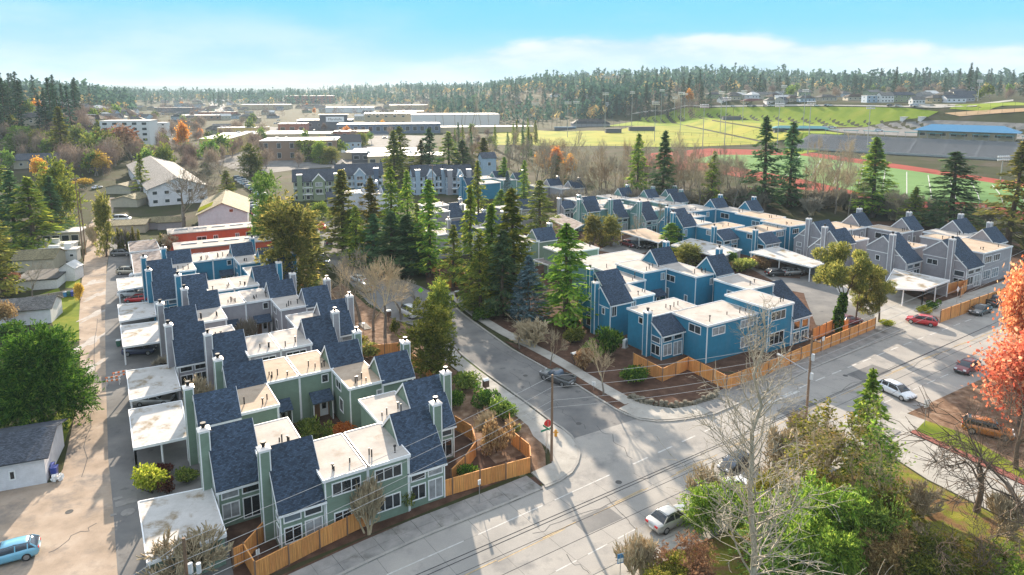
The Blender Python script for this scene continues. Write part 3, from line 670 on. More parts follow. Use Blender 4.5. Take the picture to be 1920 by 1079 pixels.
    if chim and wing:
        L = chim[0] == 'L'; cw = 0.92; top = 8.75 * s
        yc = y + (2.35 if kind == 'F' else 2.9 if kind == 'B' else 2.6) * ds
        if len(chim) > 1: yc = y + float(chim[1:])
        xa = x0 - cw if L else x1
        chimney(root, col, xa if L else x1 + .0, x0 if L else x1 + cw, yc, yc + .95, top if kind != 'S' else 6.9 * s)
    for w in wins:
        f, u0, u1, z0, z1 = w[:5]; mu = w[5] if len(w) > 5 else 1
        if f == 'f': window(root, 'f', x0 + u0, x0 + u1, z0, z1, y, mu)
        elif f == 'l': window(root, 'l', y + u0, y + u1, z0, z1, x0, mu)
        elif f == 'r': window(root, 'r', y + u0, y + u1, z0, z1, x1, mu)
        elif f == 'F': window(root, 'f', f0 + u0, f0 + u1, z0, z1, g0, mu)
        elif f == 'L': window(root, 'l', g0 + u0, g0 + u1, z0, z1, f0, mu)
        elif f == 'R': window(root, 'r', g0 + u0, g0 + u1, z0, z1, f1, mu)
    if porch:
        u, kindp = porch; px0, px1 = f0 + u, f0 + u + 2.2; yy = g0
        po = MB(); po.box(px0, px1, yy - .05, yy - .012, 0, 2.35); pc = po.build('porch', 'entry_wood' if kindp == 'brown' else 'entry_tan', root)
        si = MB(); si.box(px0 - .06, px0, yy - 1.35, yy - .05, 0, 2.5); si.box(px1, px1 + .06, yy - 1.35, yy - .05, 0, 2.5); si.build('side_screen', col, pc)
        ps = MB(); ps.box(px0 - .1, px0, yy - 1.47, yy - 1.35, 0, 2.4); ps.box(px1, px1 + .1, yy - 1.47, yy - 1.35, 0, 2.4); ps.box(px0 - .1, px1 + .1, yy - 1.5, yy - 1.36, 2.4, 2.58); ps.build('post', 'white_trim', pc)
        rf = MB(); roof_slab(rf, (yy - .02, 3.35), (yy - 1.5, 2.6), px0 - .2, px1 + .2, ov=.2); rf.build('porch_roof', roof, pc)
        dr = MB(); dr.box(px1 - 1.15, px1 - .15, yy - .10, yy - .052, .1, 2.2); d = dr.build('door', 'door_white', root)
        gl = MB(); gl.box(px1 - .9, px1 - .4, yy - .115, yy - .10, 1.0, 2.0); gl.build('door_light', 'window_glass', d)
    return root
def fwin(w, s=1.0):     # two doors below two clerestory lights on the low front of a saltbox wing
    a, b, c, d = w * .07, w * .47, w * .53, w * .94
    return [('f', a, b, 2.75 * s, 3.55 * s), ('f', c, d, 2.75 * s, 3.55 * s), ('f', a, b, .75 * s, 2.35 * s, 2), ('f', c, d, .25 * s, 2.4 * s, 2)]
# the three courtyard groups between the alley and the side road: same plan, stepped away from the main road
FL = lambda lo=True: [('F', .6, 3.3, 4.0, 5.3, 3)] + ([('F', .7, 3.1, .9, 2.4, 3)] if lo else [])
for gi, (cname, col, da, db, memb) in enumerate((('green', 'green_siding', 0, 0, 'membrane'), ('grey', 'grey_siding', .15, 33.3, 'membrane'), ('blue', 'blue_siding', .1, 66.4, 'membrane'))):
    q = lambda a0, a1, b0, b1: (a0 + da, a1 + da, b0 + db, b1 + db)
    W = lambda k, a0, a1, be: (k, a0 + da, a1 + da, be + db, 1.0)
    grp = 'townhouses round the three alley-side courtyards'
    where = {'green': 'nearest the main road', 'grey': 'in the middle of the alley row', 'blue': 'farthest up the alley'}[cname]
    L = lambda t: f'{cname} townhouse {t}'
    mb2 = 'tan_membrane' if gi == 0 else 'membrane'
    townhouse(L('on the alley side, saltbox set back, ' + {'green': 'beside the nearest white carport', 'grey': 'mid alley', 'blue': 'up the alley'}[cname]), col, W('F', 7.2, 11.1, 62.5), q(11.1, 15.1, 62.9, 69.1), 'L', fwin(3.9) + [('l', .5, 1.4, 2.75, 3.5), ('L', 4.2, 5.4, 4.2, 5.2)], group=grp, memb=memb, vents=4)
    townhouse(L('with steep saltbox at front left, ' + {'green': 'behind the long cedar fence corner', 'grey': 'mid alley', 'blue': 'up the alley'}[cname]), col, W('F', 11.2, 15.1, 56.0), q(15.1, 19.1, 55.75, 62.8), 'L', fwin(3.9) + FL() + [('l', .3, 1.3, .7, 2.3), ('l', .3, 1.3, 2.75, 3.5)], group=grp, memb=memb)
    townhouse(L('at front right with side-road chimney, ' + {'green': 'behind the long cedar fence', 'grey': 'mid alley', 'blue': 'up the alley'}[cname]), col, W('F', 23.1, 27.0, 56.0), q(19.1, 23.1, 55.75, 62.8), 'R', fwin(3.9) + FL(), group=grp, memb=memb)
    townhouse(L('set back on the side-road flank, saltbox roof, ' + {'green': 'near the junction', 'grey': 'mid alley', 'blue': 'up the alley'}[cname]), col, W('F', 27.1, 31.2, 62.2), q(23.1, 27.1, 62.85, 69.1), 'R', fwin(4.1) + [('L', 3.0, 4.2, .3, 2.2)], group=grp, memb=memb, vents=4)
    townhouse(L('at the alley side behind its courtyard, nearer back unit, ' + {'green': 'green group', 'grey': 'grey group', 'blue': 'blue group'}[cname]), col, W('B', 7.15, 11.1, 72.7), q(11.1, 15.1, 72.85, 79.3), 'L', [('f', .3, 1.3, 4.3, 5.5), ('f', 3.0, 3.75, 4.3, 5.4), ('R', 5.4, 6.2, 4.2, 5.3)], group=grp, memb=mb2, vents=4)
    townhouse(L('at the back of its courtyard, alley half, ' + {'green': 'green group', 'grey': 'grey group', 'blue': 'blue group'}[cname]), col, W('B', 11.1, 15.2, 79.2), q(15.2, 19.1, 79.3, 86.0), 'L', [], porch=(0.2, 'brown'), group=grp, memb=mb2, vents=5)
    townhouse(L('at the back of its courtyard, side-road half, ' + {'green': 'green group', 'grey': 'grey group', 'blue': 'blue group'}[cname]), col, W('B', 23.1, 27.1, 79.4), q(19.1, 23.1, 79.3, 86.0), 'R', [('F', 2.6, 3.5, 4.3, 5.4)], porch=(1.2, 'brown'), group=grp, memb=mb2, vents=4)
    townhouse(L('at the side-road flank behind its courtyard, ' + {'green': 'green group', 'grey': 'grey group', 'blue': 'blue group'}[cname]), col, W('B', 27.1, 31.0, 72.6), q(23.1, 27.1, 72.7, 79.3), 'R', [('F', 3.2, 3.95, 3.7, 4.9), ('L', 3.2, 5.2, 4.1, 5.3, 2), ('L', 2.6, 4.0, 1.6, 3.3), ('f', 3.0, 3.8, 4.5, 5.4)], group=grp, memb=mb2, vents=4)

# the blue group at the junction
N = 'blue townhouses round the courtyard by the junction'; bl = 'blue_siding'
townhouse('blue townhouse at the side-road corner with tall chimney on its gable wall', bl, ('B', 69.0, 73.5, 81.0, 1.13), (73.5, 78.7, 81.3, 88.0), 'L2.9', [('l', 1.3, 2.1, 3.6, 4.8), ('f', .25, 1.3, 3.6, 5.4, 2), ('F', .1, 1.2, 4.2, 5.4, 2), ('l', 4.8, 5.9, 2.9, 3.8), ('l', 4.8, 6.1, .6, 2.4)], group=N)
townhouse('blue townhouse behind the corner one, second gable from the side road', bl, ('B', 73.7, 78.6, 88.3, 1.13), (78.6, 83.4, 88.5, 95.5), 'L2.9', [], group=N, vents=3)
townhouse('blue townhouse deep in the junction courtyard, flat roof and left of two rear gables', bl, ('B', 89.2, 94.0, 91.0, 1.1), (83.5, 89.1, 89.0, 96.6, 7.0), 'R', [('F', 4.2, 5.2, 5.0, 6.4, 2)], porch=(2.0, 'tan'), group=N, s=1.2, vents=4)
townhouse('blue townhouse deep in the junction courtyard, under the right of two rear gables', bl, ('B', 94.0, 98.2, 81.4, 1.1), (89.4, 94.0, 82.0, 90.9, 7.0), 'R', [('L', 5.0, 7.5, 4.7, 6.0, 2), ('L', 1.8, 2.6, 1.6, 3.2), ('L', 6.4, 7.5, 1.2, 3.4), ('F', 3.6, 4.5, 5.0, 6.3, 2), ('f', 2.7, 3.8, 5.0, 6.2, 2)], group=N, s=1.2, vents=4)
townhouse('blue townhouse with low lean-to front behind the corner cedar fence', bl, ('S', 69.7, 74.2, 70.0, 1.08), (69.9, 79.8, 72.92, 77.8), 'L2.2', [('f', .3, 2.1, 2.7, 3.6), ('f', 2.4, 4.2, 2.7, 3.6), ('f', .3, 2.1, .5, 2.4, 2), ('f', 2.4, 4.2, .2, 2.4, 2), ('l', .3, 2.2, 2.4, 3.4), ('l', .3, 2.2, .5, 2.1, 2), ('L', .5, 2.4, 4.2, 5.3, 2)], group=N, vents=5)
townhouse('blue flat-roofed townhouse facing the main road behind the bare pale tree', bl, None, (74.4, 85.4, 65.6, 72.6), None, [('F', 1.0, 3.8, 4.0, 5.3, 2), ('F', 7.2, 10.2, 4.0, 5.3, 3), ('F', 7.4, 10.4, .8, 2.6, 3), ('L', 1.2, 3.6, 4.0, 5.3, 2)], group=N, vents=4)
townhouse('blue townhouse at the right end of the main-road front, lean-to beside the cedar fence', bl, ('S', 91.2, 95.6, 63.5, 1.05), (85.5, 91.2, 63.6, 71.9, 7.0), None, [('f', .3, 2.0, 2.5, 3.9), ('f', 2.4, 4.1, 2.5, 3.9), ('f', .3, 2.0, .2, 2.1, 2), ('f', 2.4, 4.1, .2, 2.1, 2), ('F', .5, 4.0, 4.9, 6.4, 3), ('F', .4, 3.9, 1.0, 3.0, 3)], group=N, s=1.15, vents=2)
townhouse('blue townhouse with low lean-to beside the car court, behind the main-road front', bl, ('S', 97.6, 101.9, 71.0, 1.05), (91.3, 97.6, 72.1, 79.4, 6.9), None, [('L', 2.0, 4.5, 4.6, 5.8, 2)], group=N, s=1.15, vents=2)
MB().box(91.2, 96.0, 66.4, 71.9, 0, 6.7)
# green group beyond it, half hidden by trees
G = 'green townhouses in the middle of the complex'; gr = 'teal_siding'
townhouse('green townhouse with pair of stacked gables, front one, beside the brown carport', gr, ('B', 117.0, 121.5, 148.2, 1.0), (121.5, 126.0, 148.4, 155.0), 'L2.6', [('l', 1.3, 2.2, 3.6, 4.7), ('f', .4, 1.4, 3.8, 5.2, 2)], group=G, s=1.05)
townhouse('green townhouse with pair of stacked gables, rear one', gr, ('B', 121.7, 126.3, 154.6, 1.0), (126.3, 136.0, 155.0, 161.5), 'L2.6', [], group=G, s=1.05)
townhouse('green saltbox townhouse facing the car court, left of two with broad chimneys', gr, ('F', 124.4, 128.6, 144.2, 1.0), (128.6, 133.0, 145.0, 151.0), 'L1.8', fwin(4.2) + [('l', 2.8, 3.6, 3.8, 4.8)], group=G, s=1.05)
townhouse('green saltbox townhouse facing the car court, right of two with broad chimneys', gr, ('F', 128.9, 133.2, 137.2, 1.0), (133.2, 138.0, 139.0, 145.0), 'L1.8', fwin(4.3) + [('l', .3, 1.3, 2.3, 3.4), ('l', 3.6, 4.8, 3.8, 4.9, 2)], group=G, s=1.05)
townhouse('green townhouse with rear gable left of three, at the wood edge', gr, ('B', 142.8, 147.2, 163.0, 1.0), (136.7, 142.8, 159.5, 168.4), 'R', [('F', 3.6, 4.6, 3.9, 5.2, 2)], group=G, s=1.05)
townhouse('green townhouse with rear gable middle of three, at the wood edge', gr, ('B', 147.4, 151.8, 156.0, 1.0), (139.8, 147.4, 151.6, 159.3), 'R', [('L', 2.4, 4.6, 4.0, 5.3, 2)], group=G, s=1.05)
townhouse('green townhouse with rear gable right of three, beside a white flue', gr, ('B', 149.0, 154.4, 146.3, 1.0), (143.8, 149.0, 142.0, 150.6), 'R', [('F', 1.0, 4.0, 3.9, 5.2, 2)], group=G, s=1.05)
townhouse('green townhouse with far gable half behind the next, at the wood edge', gr, ('B', 154.0, 158.6, 153.2, 1.0), (149.2, 154.0, 151.0, 158.5), 'R', [], group=G, s=1.05)
# blue group on the far side of the car court
B2 = 'blue townhouses beyond the car court'
townhouse('blue townhouse with stacked gables beside the car court, front one', bl, ('B', 124.2, 128.8, 118.8, 1.05), (128.8, 133.6, 118.4, 125.2), 'L2.7', [('l', 1.2, 2.0, 3.6, 4.7), ('f', .4, 1.4, 3.4, 5.2, 2), ('F', .5, 1.5, 4.2, 5.5, 2)], group=B2, s=1.05)
townhouse('blue townhouse with stacked gables beside the car court, rear one', bl, ('B', 128.9, 133.7, 125.6, 1.05), (133.7, 139.5, 125.8, 132.5), 'L2.7', [], group=B2, s=1.05)
townhouse('blue townhouse with far gable left of two, in front of bare woods', bl, ('B', 149.4, 154.4, 130.6, 1.05), (139.6, 149.3, 130.8, 139.2, 6.4), 'R', [('F', 6.0, 7.2, 4.4, 5.8, 2)], group=B2, s=1.1)
townhouse('blue townhouse with far gable right of two, in front of bare woods', bl, ('B', 154.8, 159.4, 122.8, 1.05), (149.3, 154.7, 122.4, 130.5, 6.4), 'R', [('L', 3.5, 6.5, 4.2, 5.7, 2), ('F', 3.6, 4.6, 4.4, 5.8, 2)], group=B2, s=1.1)
townhouse('blue lean-to townhouse behind the white carport, left of two', bl, ('S', 128.2, 133.3, 109.4, 1.0), (128.4, 138.8, 112.3, 118.2), 'L2.2', [('f', .3, 2.3, 2.7, 3.7), ('f', 2.7, 4.8, 2.7, 3.7), ('f', .3, 2.3, .5, 2.4, 2), ('f', 2.7, 4.8, .2, 2.4, 2), ('L', 1.0, 2.8, 4.2, 5.4, 2), ('l', .4, 2.2, 2.4, 3.5)], group=B2, memb='tan_membrane')
townhouse('blue lean-to townhouse behind the white carport, right of two', bl, ('S', 133.4, 138.7, 101.4, 1.0), (133.6, 144.4, 104.2, 110.4), 'L2.2', [('f', .3, 2.4, 2.7, 3.7), ('f', 2.8, 5.0, 2.7, 3.7), ('f', .3, 2.4, .5, 2.4, 2), ('l', .4, 2.2, 2.4, 3.5), ('F', 7.2, 10.2, 4.1, 5.4, 3), ('L', 1.0, 2.8, 4.2, 5.4, 2)], group=B2, memb='tan_membrane')
townhouse('blue flat-roofed townhouse, tan roof, far side of the car court by the woods', bl, None, (147.5, 154.4, 111.8, 122.2, 6.5), None, [('L', 2.5, 5.0, 4.3, 5.6, 2)], group=B2, memb='tan_membrane')
townhouse('blue flat-roofed townhouse, tan roof and dark ribbon edge, beside the grey gables', bl, None, (144.5, 152.2, 103.0, 111.6, 6.6), None, [('F', 1.0, 3.4, 4.6, 5.9, 3), ('L', 1.0, 8.0, 5.4, 6.2, 8)], group=B2, memb='tan_membrane')
# grey group at the right
Y = 'grey townhouses at the right end of the complex'; gy_ = 'grey_siding'
townhouse('grey townhouse with tall chimney, rear of two stacked gables by the carport', gy_, ('B', 142.0, 147.6, 92.6, 1.15), (147.6, 153.6, 93.0, 100.5, 6.6), 'L3.0', [('l', 5.2, 6.6, 2.8, 3.9), ('l', 5.2, 6.6, .6, 2.2)], group=Y, s=1.15, memb='tan_membrane')
townhouse('grey townhouse with tall chimney, front of two stacked gables by the carport', gy_, ('B', 136.3, 141.8, 84.7, 1.15), (141.8, 147.5, 85.0, 92.4, 6.6), 'L3.0', [('l', 1.1, 1.9, 3.4, 4.8), ('f', .4, 1.4, 4.0, 5.6, 2)], group=Y, s=1.15, memb='tan_membrane')
townhouse('grey saltbox townhouse behind the leaning pines, steep navy roof', gy_, ('F', 141.1, 146.7, 72.8, 1.35), (146.7, 151.5, 74.5, 81.0, 6.6), 'L2.6', fwin(5.6, 1.12) + [('l', 5.6, 6.6, 3.8, 5.0)], group=Y, s=1.15, memb='tan_membrane')
townhouse('grey saltbox townhouse nearest the far cedar fence, steep navy roof', gy_, ('F', 147.0, 153.3, 64.0, 1.35), (153.8, 166.0, 64.2, 73.5, 6.7), 'L2.6', fwin(6.0, 1.12) + [('l', .4, 2.4, 2.6, 3.8), ('l', .4, 2.4, .4, 2.2, 2), ('l', 5.6, 7.8, 3.9, 5.1, 2), ('F', .6, 3.6, 4.4, 5.9, 3), ('F', 4.2, 7.2, 4.4, 5.9, 3), ('F', .6, 3.6, .9, 2.9, 3), ('F', 4.2, 7.2, .9, 2.9, 3)], group=Y, s=1.15, memb='tan_membrane')
townhouse('grey townhouse with far gable left of two behind the courtyard', gy_, ('B', 159.2, 164.0, 94.0, 1.1), (153.8, 159.2, 92.6, 100.5, 6.6), 'R', [('F', 3.4, 4.4, 4.6, 5.9, 2)], group=Y, s=1.15, memb='tan_membrane')
townhouse('grey townhouse with far gable right of two behind the courtyard', gy_, ('B', 164.6, 169.6, 84.6, 1.1), (160.0, 164.6, 84.2, 92.4, 6.6), 'R', [('L', 3.0, 6.4, 4.3, 5.8, 2), ('F', 2.6, 3.6, 4.4, 5.7, 2), ('f', 1.0, 2.2, 2.0, 5.2, 2)], group=Y, s=1.15, memb='tan_membrane')
townhouse('grey townhouse with gable at the far right, chimney on its outer end', gy_, ('B', 171.6, 177.6, 76.4, 1.15), (165.6, 171.6, 74.0, 82.2, 6.6), 'R', [], group=Y, s=1.15)
townhouse('grey townhouse with rightmost gable above the far cedar fence', gy_, ('B', 166.2, 172.0, 67.7, 1.15), (160.0, 166.0, 73.8, 80.0, 6.6), 'R', [], group=Y, s=1.15, memb='tan_membrane')
# left, behind the conifers, and far units
K = 'townhouses half hidden behind the tall conifers'
def gpx(label, col, px, py, kind='B', w=4.4, chim='R', memb='membrane', h=5.8, flat=(4.4, 6.5), side=-1, wins=(), s=1.0):
    a, b = at(px, py, (5.8 if kind == 'B' else 4.0) * s); A_, B_ = a * SA + b * CA, -a * CA + b * SA
    f = (A_ - flat[0], A_, B_ - .3, B_ - .3 + flat[1]) if side < 0 else (A_ + w, A_ + w + flat[0], B_ + .2, B_ + .2 + flat[1])
    return townhouse(label, col, (kind, A_, A_ + w, B_, 1.05), f, chim, wins, group=K, memb=memb, s=s)
gpx('green townhouse with gable behind the bright young conifer', 'green_siding', 1009, 452, w=5.2, flat=(5, 7), wins=[('F', 1.6, 2.7, 3.9, 5.2, 2)])
townhouse('green flat-roofed townhouse wing beside the bright conifer', 'green_siding', None, (82.5, 92.0, 112.5, 119.5), None, [('F', .8, 2.0, 3.9, 5.2, 2), ('F', 3.6, 5.6, 3.6, 5.2, 2)], group=K)
townhouse('pale green flat-roofed townhouse left of the junction blue group', 'teal_siding', None, (82.0, 97.0, 98.0, 108.5, 5.4), None, [('F', 2.0, 4.0, 3.6, 4.9, 2), ('F', 6, 8, 3.6, 4.9, 2)], group=K)
gpx('grey lean-to townhouse at the back, left of the green stacked gables', 'grey_siding', 1058, 391, 'S', w=4.6, chim='L1.5', flat=(8, 6), side=1, wins=fwin(4.6))
gpx('blue-green townhouse with lone gable among conifers, chimney to the left', 'blue_siding', 876, 348, w=5.0, chim='L', side=1, flat=(9, 7), wins=[('l', .8, 1.8, 3.6, 4.8), ('f', .6, 1.8, 3.8, 5.2)])
gpx('pale green far townhouse with small gable above the conifers, left', 'teal_siding', 929, 334, w=5.0, flat=(8, 7))
gpx('pale green far townhouse with small gable above the conifers, right', 'teal_siding', 968, 337, w=5.0, flat=(6, 7))
gpx('grey far townhouse with gable left of two beside orange woods', 'grey_siding', 1032, 350, w=5.2, flat=(5, 7), wins=[('F', 1.5, 2.7, 3.9, 5.2, 2)])
gpx('grey far townhouse with gable right of two beside orange woods', 'grey_siding', 1073, 353, w=5.2, flat=(5, 7))
gpx('pale grey townhouse with navy roof behind the blue conifer', 'grey_siding', 977, 392, w=7, flat=(5, 7), wins=[('f', .6, 1.8, 2.8, 4.6)])
gpx('grey townhouse with navy lean-to by the patio fence, front one', 'grey_siding', 853, 437, 'B', w=5.0, chim='L2', flat=(5, 6), wins=[('F', 3.0, 4.4, 3.2, 4.6, 2)], s=1.0)
gpx('grey townhouse with navy lean-to by the patio fence, middle one', 'grey_siding', 842, 408, 'S', w=5.0, chim='R2', flat=(7, 6))
gpx('grey townhouse with navy lean-to by the patio fence, rear one', 'grey_siding', 840, 396, 'S', w=5.0, chim='R2', flat=(7, 6))
gpx('grey townhouse with small gable behind the bright conifers', 'grey_siding', 888, 422, w=4.6, flat=(5, 6))
gpx('grey townhouse with second small gable behind the bright conifers', 'grey_siding', 925, 425, w=4.6, flat=(6, 6))
gpx('white-gabled far townhouse between dark conifers, left', 'white_siding', 686, 361, w=4.6, flat=(7, 6))
gpx('white-gabled far townhouse between dark conifers, right', 'white_siding', 720, 363, w=4.6, flat=(6, 6))
# ------------------------------------------------------------------ plants
leafy('fir_needles', [(0, (0.088, 0.146, 0.037)), (0.45, (0.179, 0.265, 0.052)), (0.8, (0.335, 0.404, 0.067)), (1, (0.616, 0.568, 0.091))], 0.55)
leafy('dark_needles', [(0, (0.063, 0.130, 0.063)), (0.6, (0.119, 0.221, 0.100)), (1, (0.228, 0.344, 0.134))], 0.55, 0.02, 0.25)
leafy('olive_needles', [(0, (0.108, 0.134, 0.042)), (0.5, (0.222, 0.257, 0.065)), (0.85, (0.414, 0.394, 0.095)), (1, (0.644, 0.563, 0.149))], 0.55)
leafy('bright_needles', [(0, (0.073, 0.151, 0.026)), (0.5, (0.181, 0.305, 0.046)), (1, (0.415, 0.508, 0.082))], 0.55, 0.02, 0.15)
leafy('blue_needles', [(0, (0.078, 0.133, 0.156)), (0.6, (0.140, 0.218, 0.250)), (1, (0.250, 0.343, 0.374))], 0.2, 0.01, 0.1)
leafy('laurel_leaf', [(0, (0.018, 0.051, 0.011)), (0.4, (0.049, 0.120, 0.020)), (0.8, (0.116, 0.229, 0.031)), (1, (0.216, 0.314, 0.046))], 0.38, 0.01, 0.1)
leafy('shrub_leaf', [(0, (0.060, 0.095, 0.025)), (0.5, (0.134, 0.203, 0.040)), (1, (0.324, 0.360, 0.072))], 0.35, 0.03, 0.35)
leafy('lime_leaf', [(0, (0.160, 0.220, 0.020)), (0.5, (0.360, 0.400, 0.040)), (1, (0.600, 0.550, 0.100))], 0.45, 0.01, 0.1)
leafy('maroon_leaf', [(0, (0.050, 0.018, 0.018)), (0.6, (0.100, 0.032, 0.028)), (1, (0.170, 0.060, 0.040))], 0.3, 0.02, 0.2)
leafy('red_leaf', [(0, (0.480, 0.100, 0.060)), (0.45, (0.700, 0.240, 0.130)), (0.8, (0.800, 0.380, 0.200)), (1, (0.840, 0.520, 0.320))], 0.5, 0.012, 0.1)
leafy('orange_leaf', [(0, (0.420, 0.150, 0.030)), (0.5, (0.660, 0.290, 0.050)), (1, (0.800, 0.460, 0.120))], 0.45, 0.02, 0.15)
leafy('yellow_leaf', [(0, (0.360, 0.240, 0.035)), (0.5, (0.560, 0.400, 0.060)), (1, (0.740, 0.560, 0.120))], 0.45, 0.02, 0.15)
leafy('russet_leaf', [(0, (0.175, 0.098, 0.052)), (0.5, (0.312, 0.195, 0.098)), (1, (0.500, 0.351, 0.182))], 0.35, 0.03, 0.2)
leafy('far_needles', [(0, (0.020, 0.048, 0.036)), (0.6, (0.038, 0.083, 0.055)), (1, (0.075, 0.132, 0.072))], 0.4, 0.03, 0.35)
leafy('far_twig', [(0, (0.160, 0.115, 0.090)), (0.5, (0.270, 0.205, 0.165)), (1, (0.400, 0.320, 0.250))], 0.2, 0.02, 0.2)
leafy('thicket_leaf', [(0, (0.072, 0.096, 0.017)), (0.5, (0.192, 0.216, 0.033)), (0.85, (0.384, 0.348, 0.066)), (1, (0.540, 0.408, 0.110))], 0.45, 0.03, 0.2)
def bark(name, lo, hi, val=0.2):
    mt, n, p, o = new_mat(name)
    c = ramp(n, noise(n, 3, 5, 0.7, sc=(2, 2, .6)), [(0.35, lo), (0.65, hi)]); oi = n.nodes.new('ShaderNodeObjectInfo'); h = n.nodes.new('ShaderNodeHueSaturation')
    r = n.nodes.new('ShaderNodeMapRange'); n.links.new(oi.outputs['Random'], r.inputs[0]); r.inputs[3].default_value = 1 - val; r.inputs[4].default_value = 1 + val
    n.links.new(r.outputs[0], h.inputs['Value']); n.links.new(c, h.inputs['Color']); n.links.new(h.outputs[0], p.inputs['Base Color']); p.inputs['Roughness'].default_value = 0.9; p.inputs['Specular IOR Level'].default_value = 0.15
bark('brown_bark', (0.075, 0.052, 0.038), (0.16, 0.115, 0.085)); bark('grey_bark', (0.13, 0.115, 0.10), (0.25, 0.22, 0.19)); bark('pale_bark', (0.27, 0.24, 0.185), (0.46, 0.415, 0.335), 0.05)
bark('mauve_twig', (0.225, 0.195, 0.15), (0.35, 0.31, 0.24), 0.25); bark('tan_twig', (0.34, 0.27, 0.17), (0.52, 0.43, 0.29), 0.15); bark('dark_twig', (0.10, 0.075, 0.055), (0.17, 0.13, 0.10)); bark('rust_twig', (0.25, 0.17, 0.10), (0.38, 0.27, 0.17), 0.2)

def quad_mesh(name, cen, d, side, L, Wd, mat, smooth=False, taper=0.35):
    """leaf blades: centre, unit direction, unit side vector, length, width -> one mesh of tapered quads"""
    n = len(cen); L = np.asarray(L).reshape(-1, 1); Wd = np.asarray(Wd).reshape(-1, 1)
    a = cen - d * L / 2; b = cen + d * L / 2
    V = np.stack([a - side * Wd * taper, a + side * Wd * taper, b + side * Wd / 2, b - side * Wd / 2], 1).reshape(-1, 3)
    me = bpy.data.meshes.new(name); me.vertices.add(4 * n); me.vertices.foreach_set('co', V.astype(np.float32).ravel())
    me.loops.add(4 * n); me.loops.foreach_set('vertex_index', np.arange(4 * n, dtype=np.int32))
    me.polygons.add(n); me.polygons.foreach_set('loop_start', np.arange(0, 4 * n, 4, dtype=np.int32))
    me.materials.append(M[mat]); me.update(calc_edges=True); me.validate()
    return me
def unit(v): return v / np.maximum(np.linalg.norm(v, axis=1, keepdims=True), 1e-6)
def sides(rs, d):
    r = rs.normal(size=d.shape); return unit(np.cross(d, r))
def conifer(seed, nb=130, per=14, R=0.19, bare=0.06, droop=0.30, leaf=(0.034, 0.011), mat='fir_needles', shape=0.85, ragged=0.35, H=20.0):
    rs = np.random.RandomState(seed); cen, dd, LL, WW = [], [], [], []
    tr = MB(); k = 7
    pts = [(rs.normal(0, .04) * (i > 0), rs.normal(0, .04) * (i > 0), H * i / k) for i in range(k + 1)]
    tr.path(pts, [H * 0.0135 * (1 - 0.93 * i / k) + .03 for i in range(k + 1)], 7)
    for i in range(nb):
        t = bare + (0.985 - bare) * ((i + rs.rand()) / nb) ** 0.92; az = i * 2.399 + rs.normal(0, .7)
        rad = R * H * ((1 - t) ** shape) * (1 - math.exp(-(t - bare + .04) * 16)) * (1 - ragged * rs.rand()) + 0.012 * H * (1 - t)
        lift = 0.18 * t; h = np.array([math.cos(az), math.sin(az)])
        m_ = max(3, int(per * (0.35 + 0.65 * rad / (R * H))))
        if rs.rand() < .6: tr.path([(0, 0, t * H), (h[0] * rad * .9, h[1] * rad * .9, t * H - droop * rad * .75)], [.05, .012], 3)
        s = np.sqrt(rs.uniform(0.05, 1, m_)); zz = t * H + rad * (lift * s - droop * s + 0.16 * s ** 3) + rs.normal(0, .012 * H * .5, m_)
        wob = rs.normal(0, 0.10 + 0.13 * s, m_) * rad
        p = np.stack([h[0] * s * rad - h[1] * wob, h[1] * s * rad + h[0] * wob, zz], 1)
        sg = rs.choice([-1, 0, 1], m_)
        d = np.stack([h[0] - h[1] * sg * .8, h[1] + h[0] * sg * .8, -droop * 1.3 + rs.normal(0, .30, m_)], 1)
        cen.append(p); dd.append(unit(d)); LL.append(leaf[0] * H * rs.uniform(.6, 1.35, m_)); WW.append(leaf[1] * H * rs.uniform(.6, 1.4, m_))
    cen = np.concatenate(cen); dd = np.concatenate(dd)
    side = unit(np.cross(dd, np.array([[0, 0, 1.0]])) + rs.normal(0, .45, dd.shape))
    return tr, quad_mesh('crown', cen, dd, side, np.concatenate(LL), np.concatenate(WW), mat)
def blob(seed, lumps, n, leaf=(0.34, 0.2), mat='shrub_leaf', hang=0.35, depth=0.32, noise_=0.5, up=0.0, name='crown'):
    """leaves spread through the outer shell of overlapping lumps (cx, cy, cz, rx, ry, rz)"""
    rs = np.random.RandomState(seed); lumps = np.array(lumps, float)
    w = lumps[:, 3] * lumps[:, 4] + lumps[:, 3] * lumps[:, 5]; pick = rs.choice(len(lumps), n, p=w / w.sum()); l = lumps[pick]
    v = unit(rs.normal(size=(n, 3))); r = 1 - depth * rs.rand(n) ** 1.6
    r = r * (1 + 0.10 * np.sin(v[:, 0] * 9 + pick) * np.sin(v[:, 2] * 11 + pick * 2) + rs.normal(0, .04, n))
    p = l[:, :3] + v * l[:, 3:] * r[:, None]; p[:, 2] = np.maximum(p[:, 2], 0.05)
    d = unit(v + np.array([0, 0, up - hang]) + rs.normal(0, noise_, (n, 3)))
    return quad_mesh(name, p, d, sides(rs, d), leaf[0] * rs.uniform(.6, 1.4, n), leaf[1] * rs.uniform(.6, 1.4, n), mat)
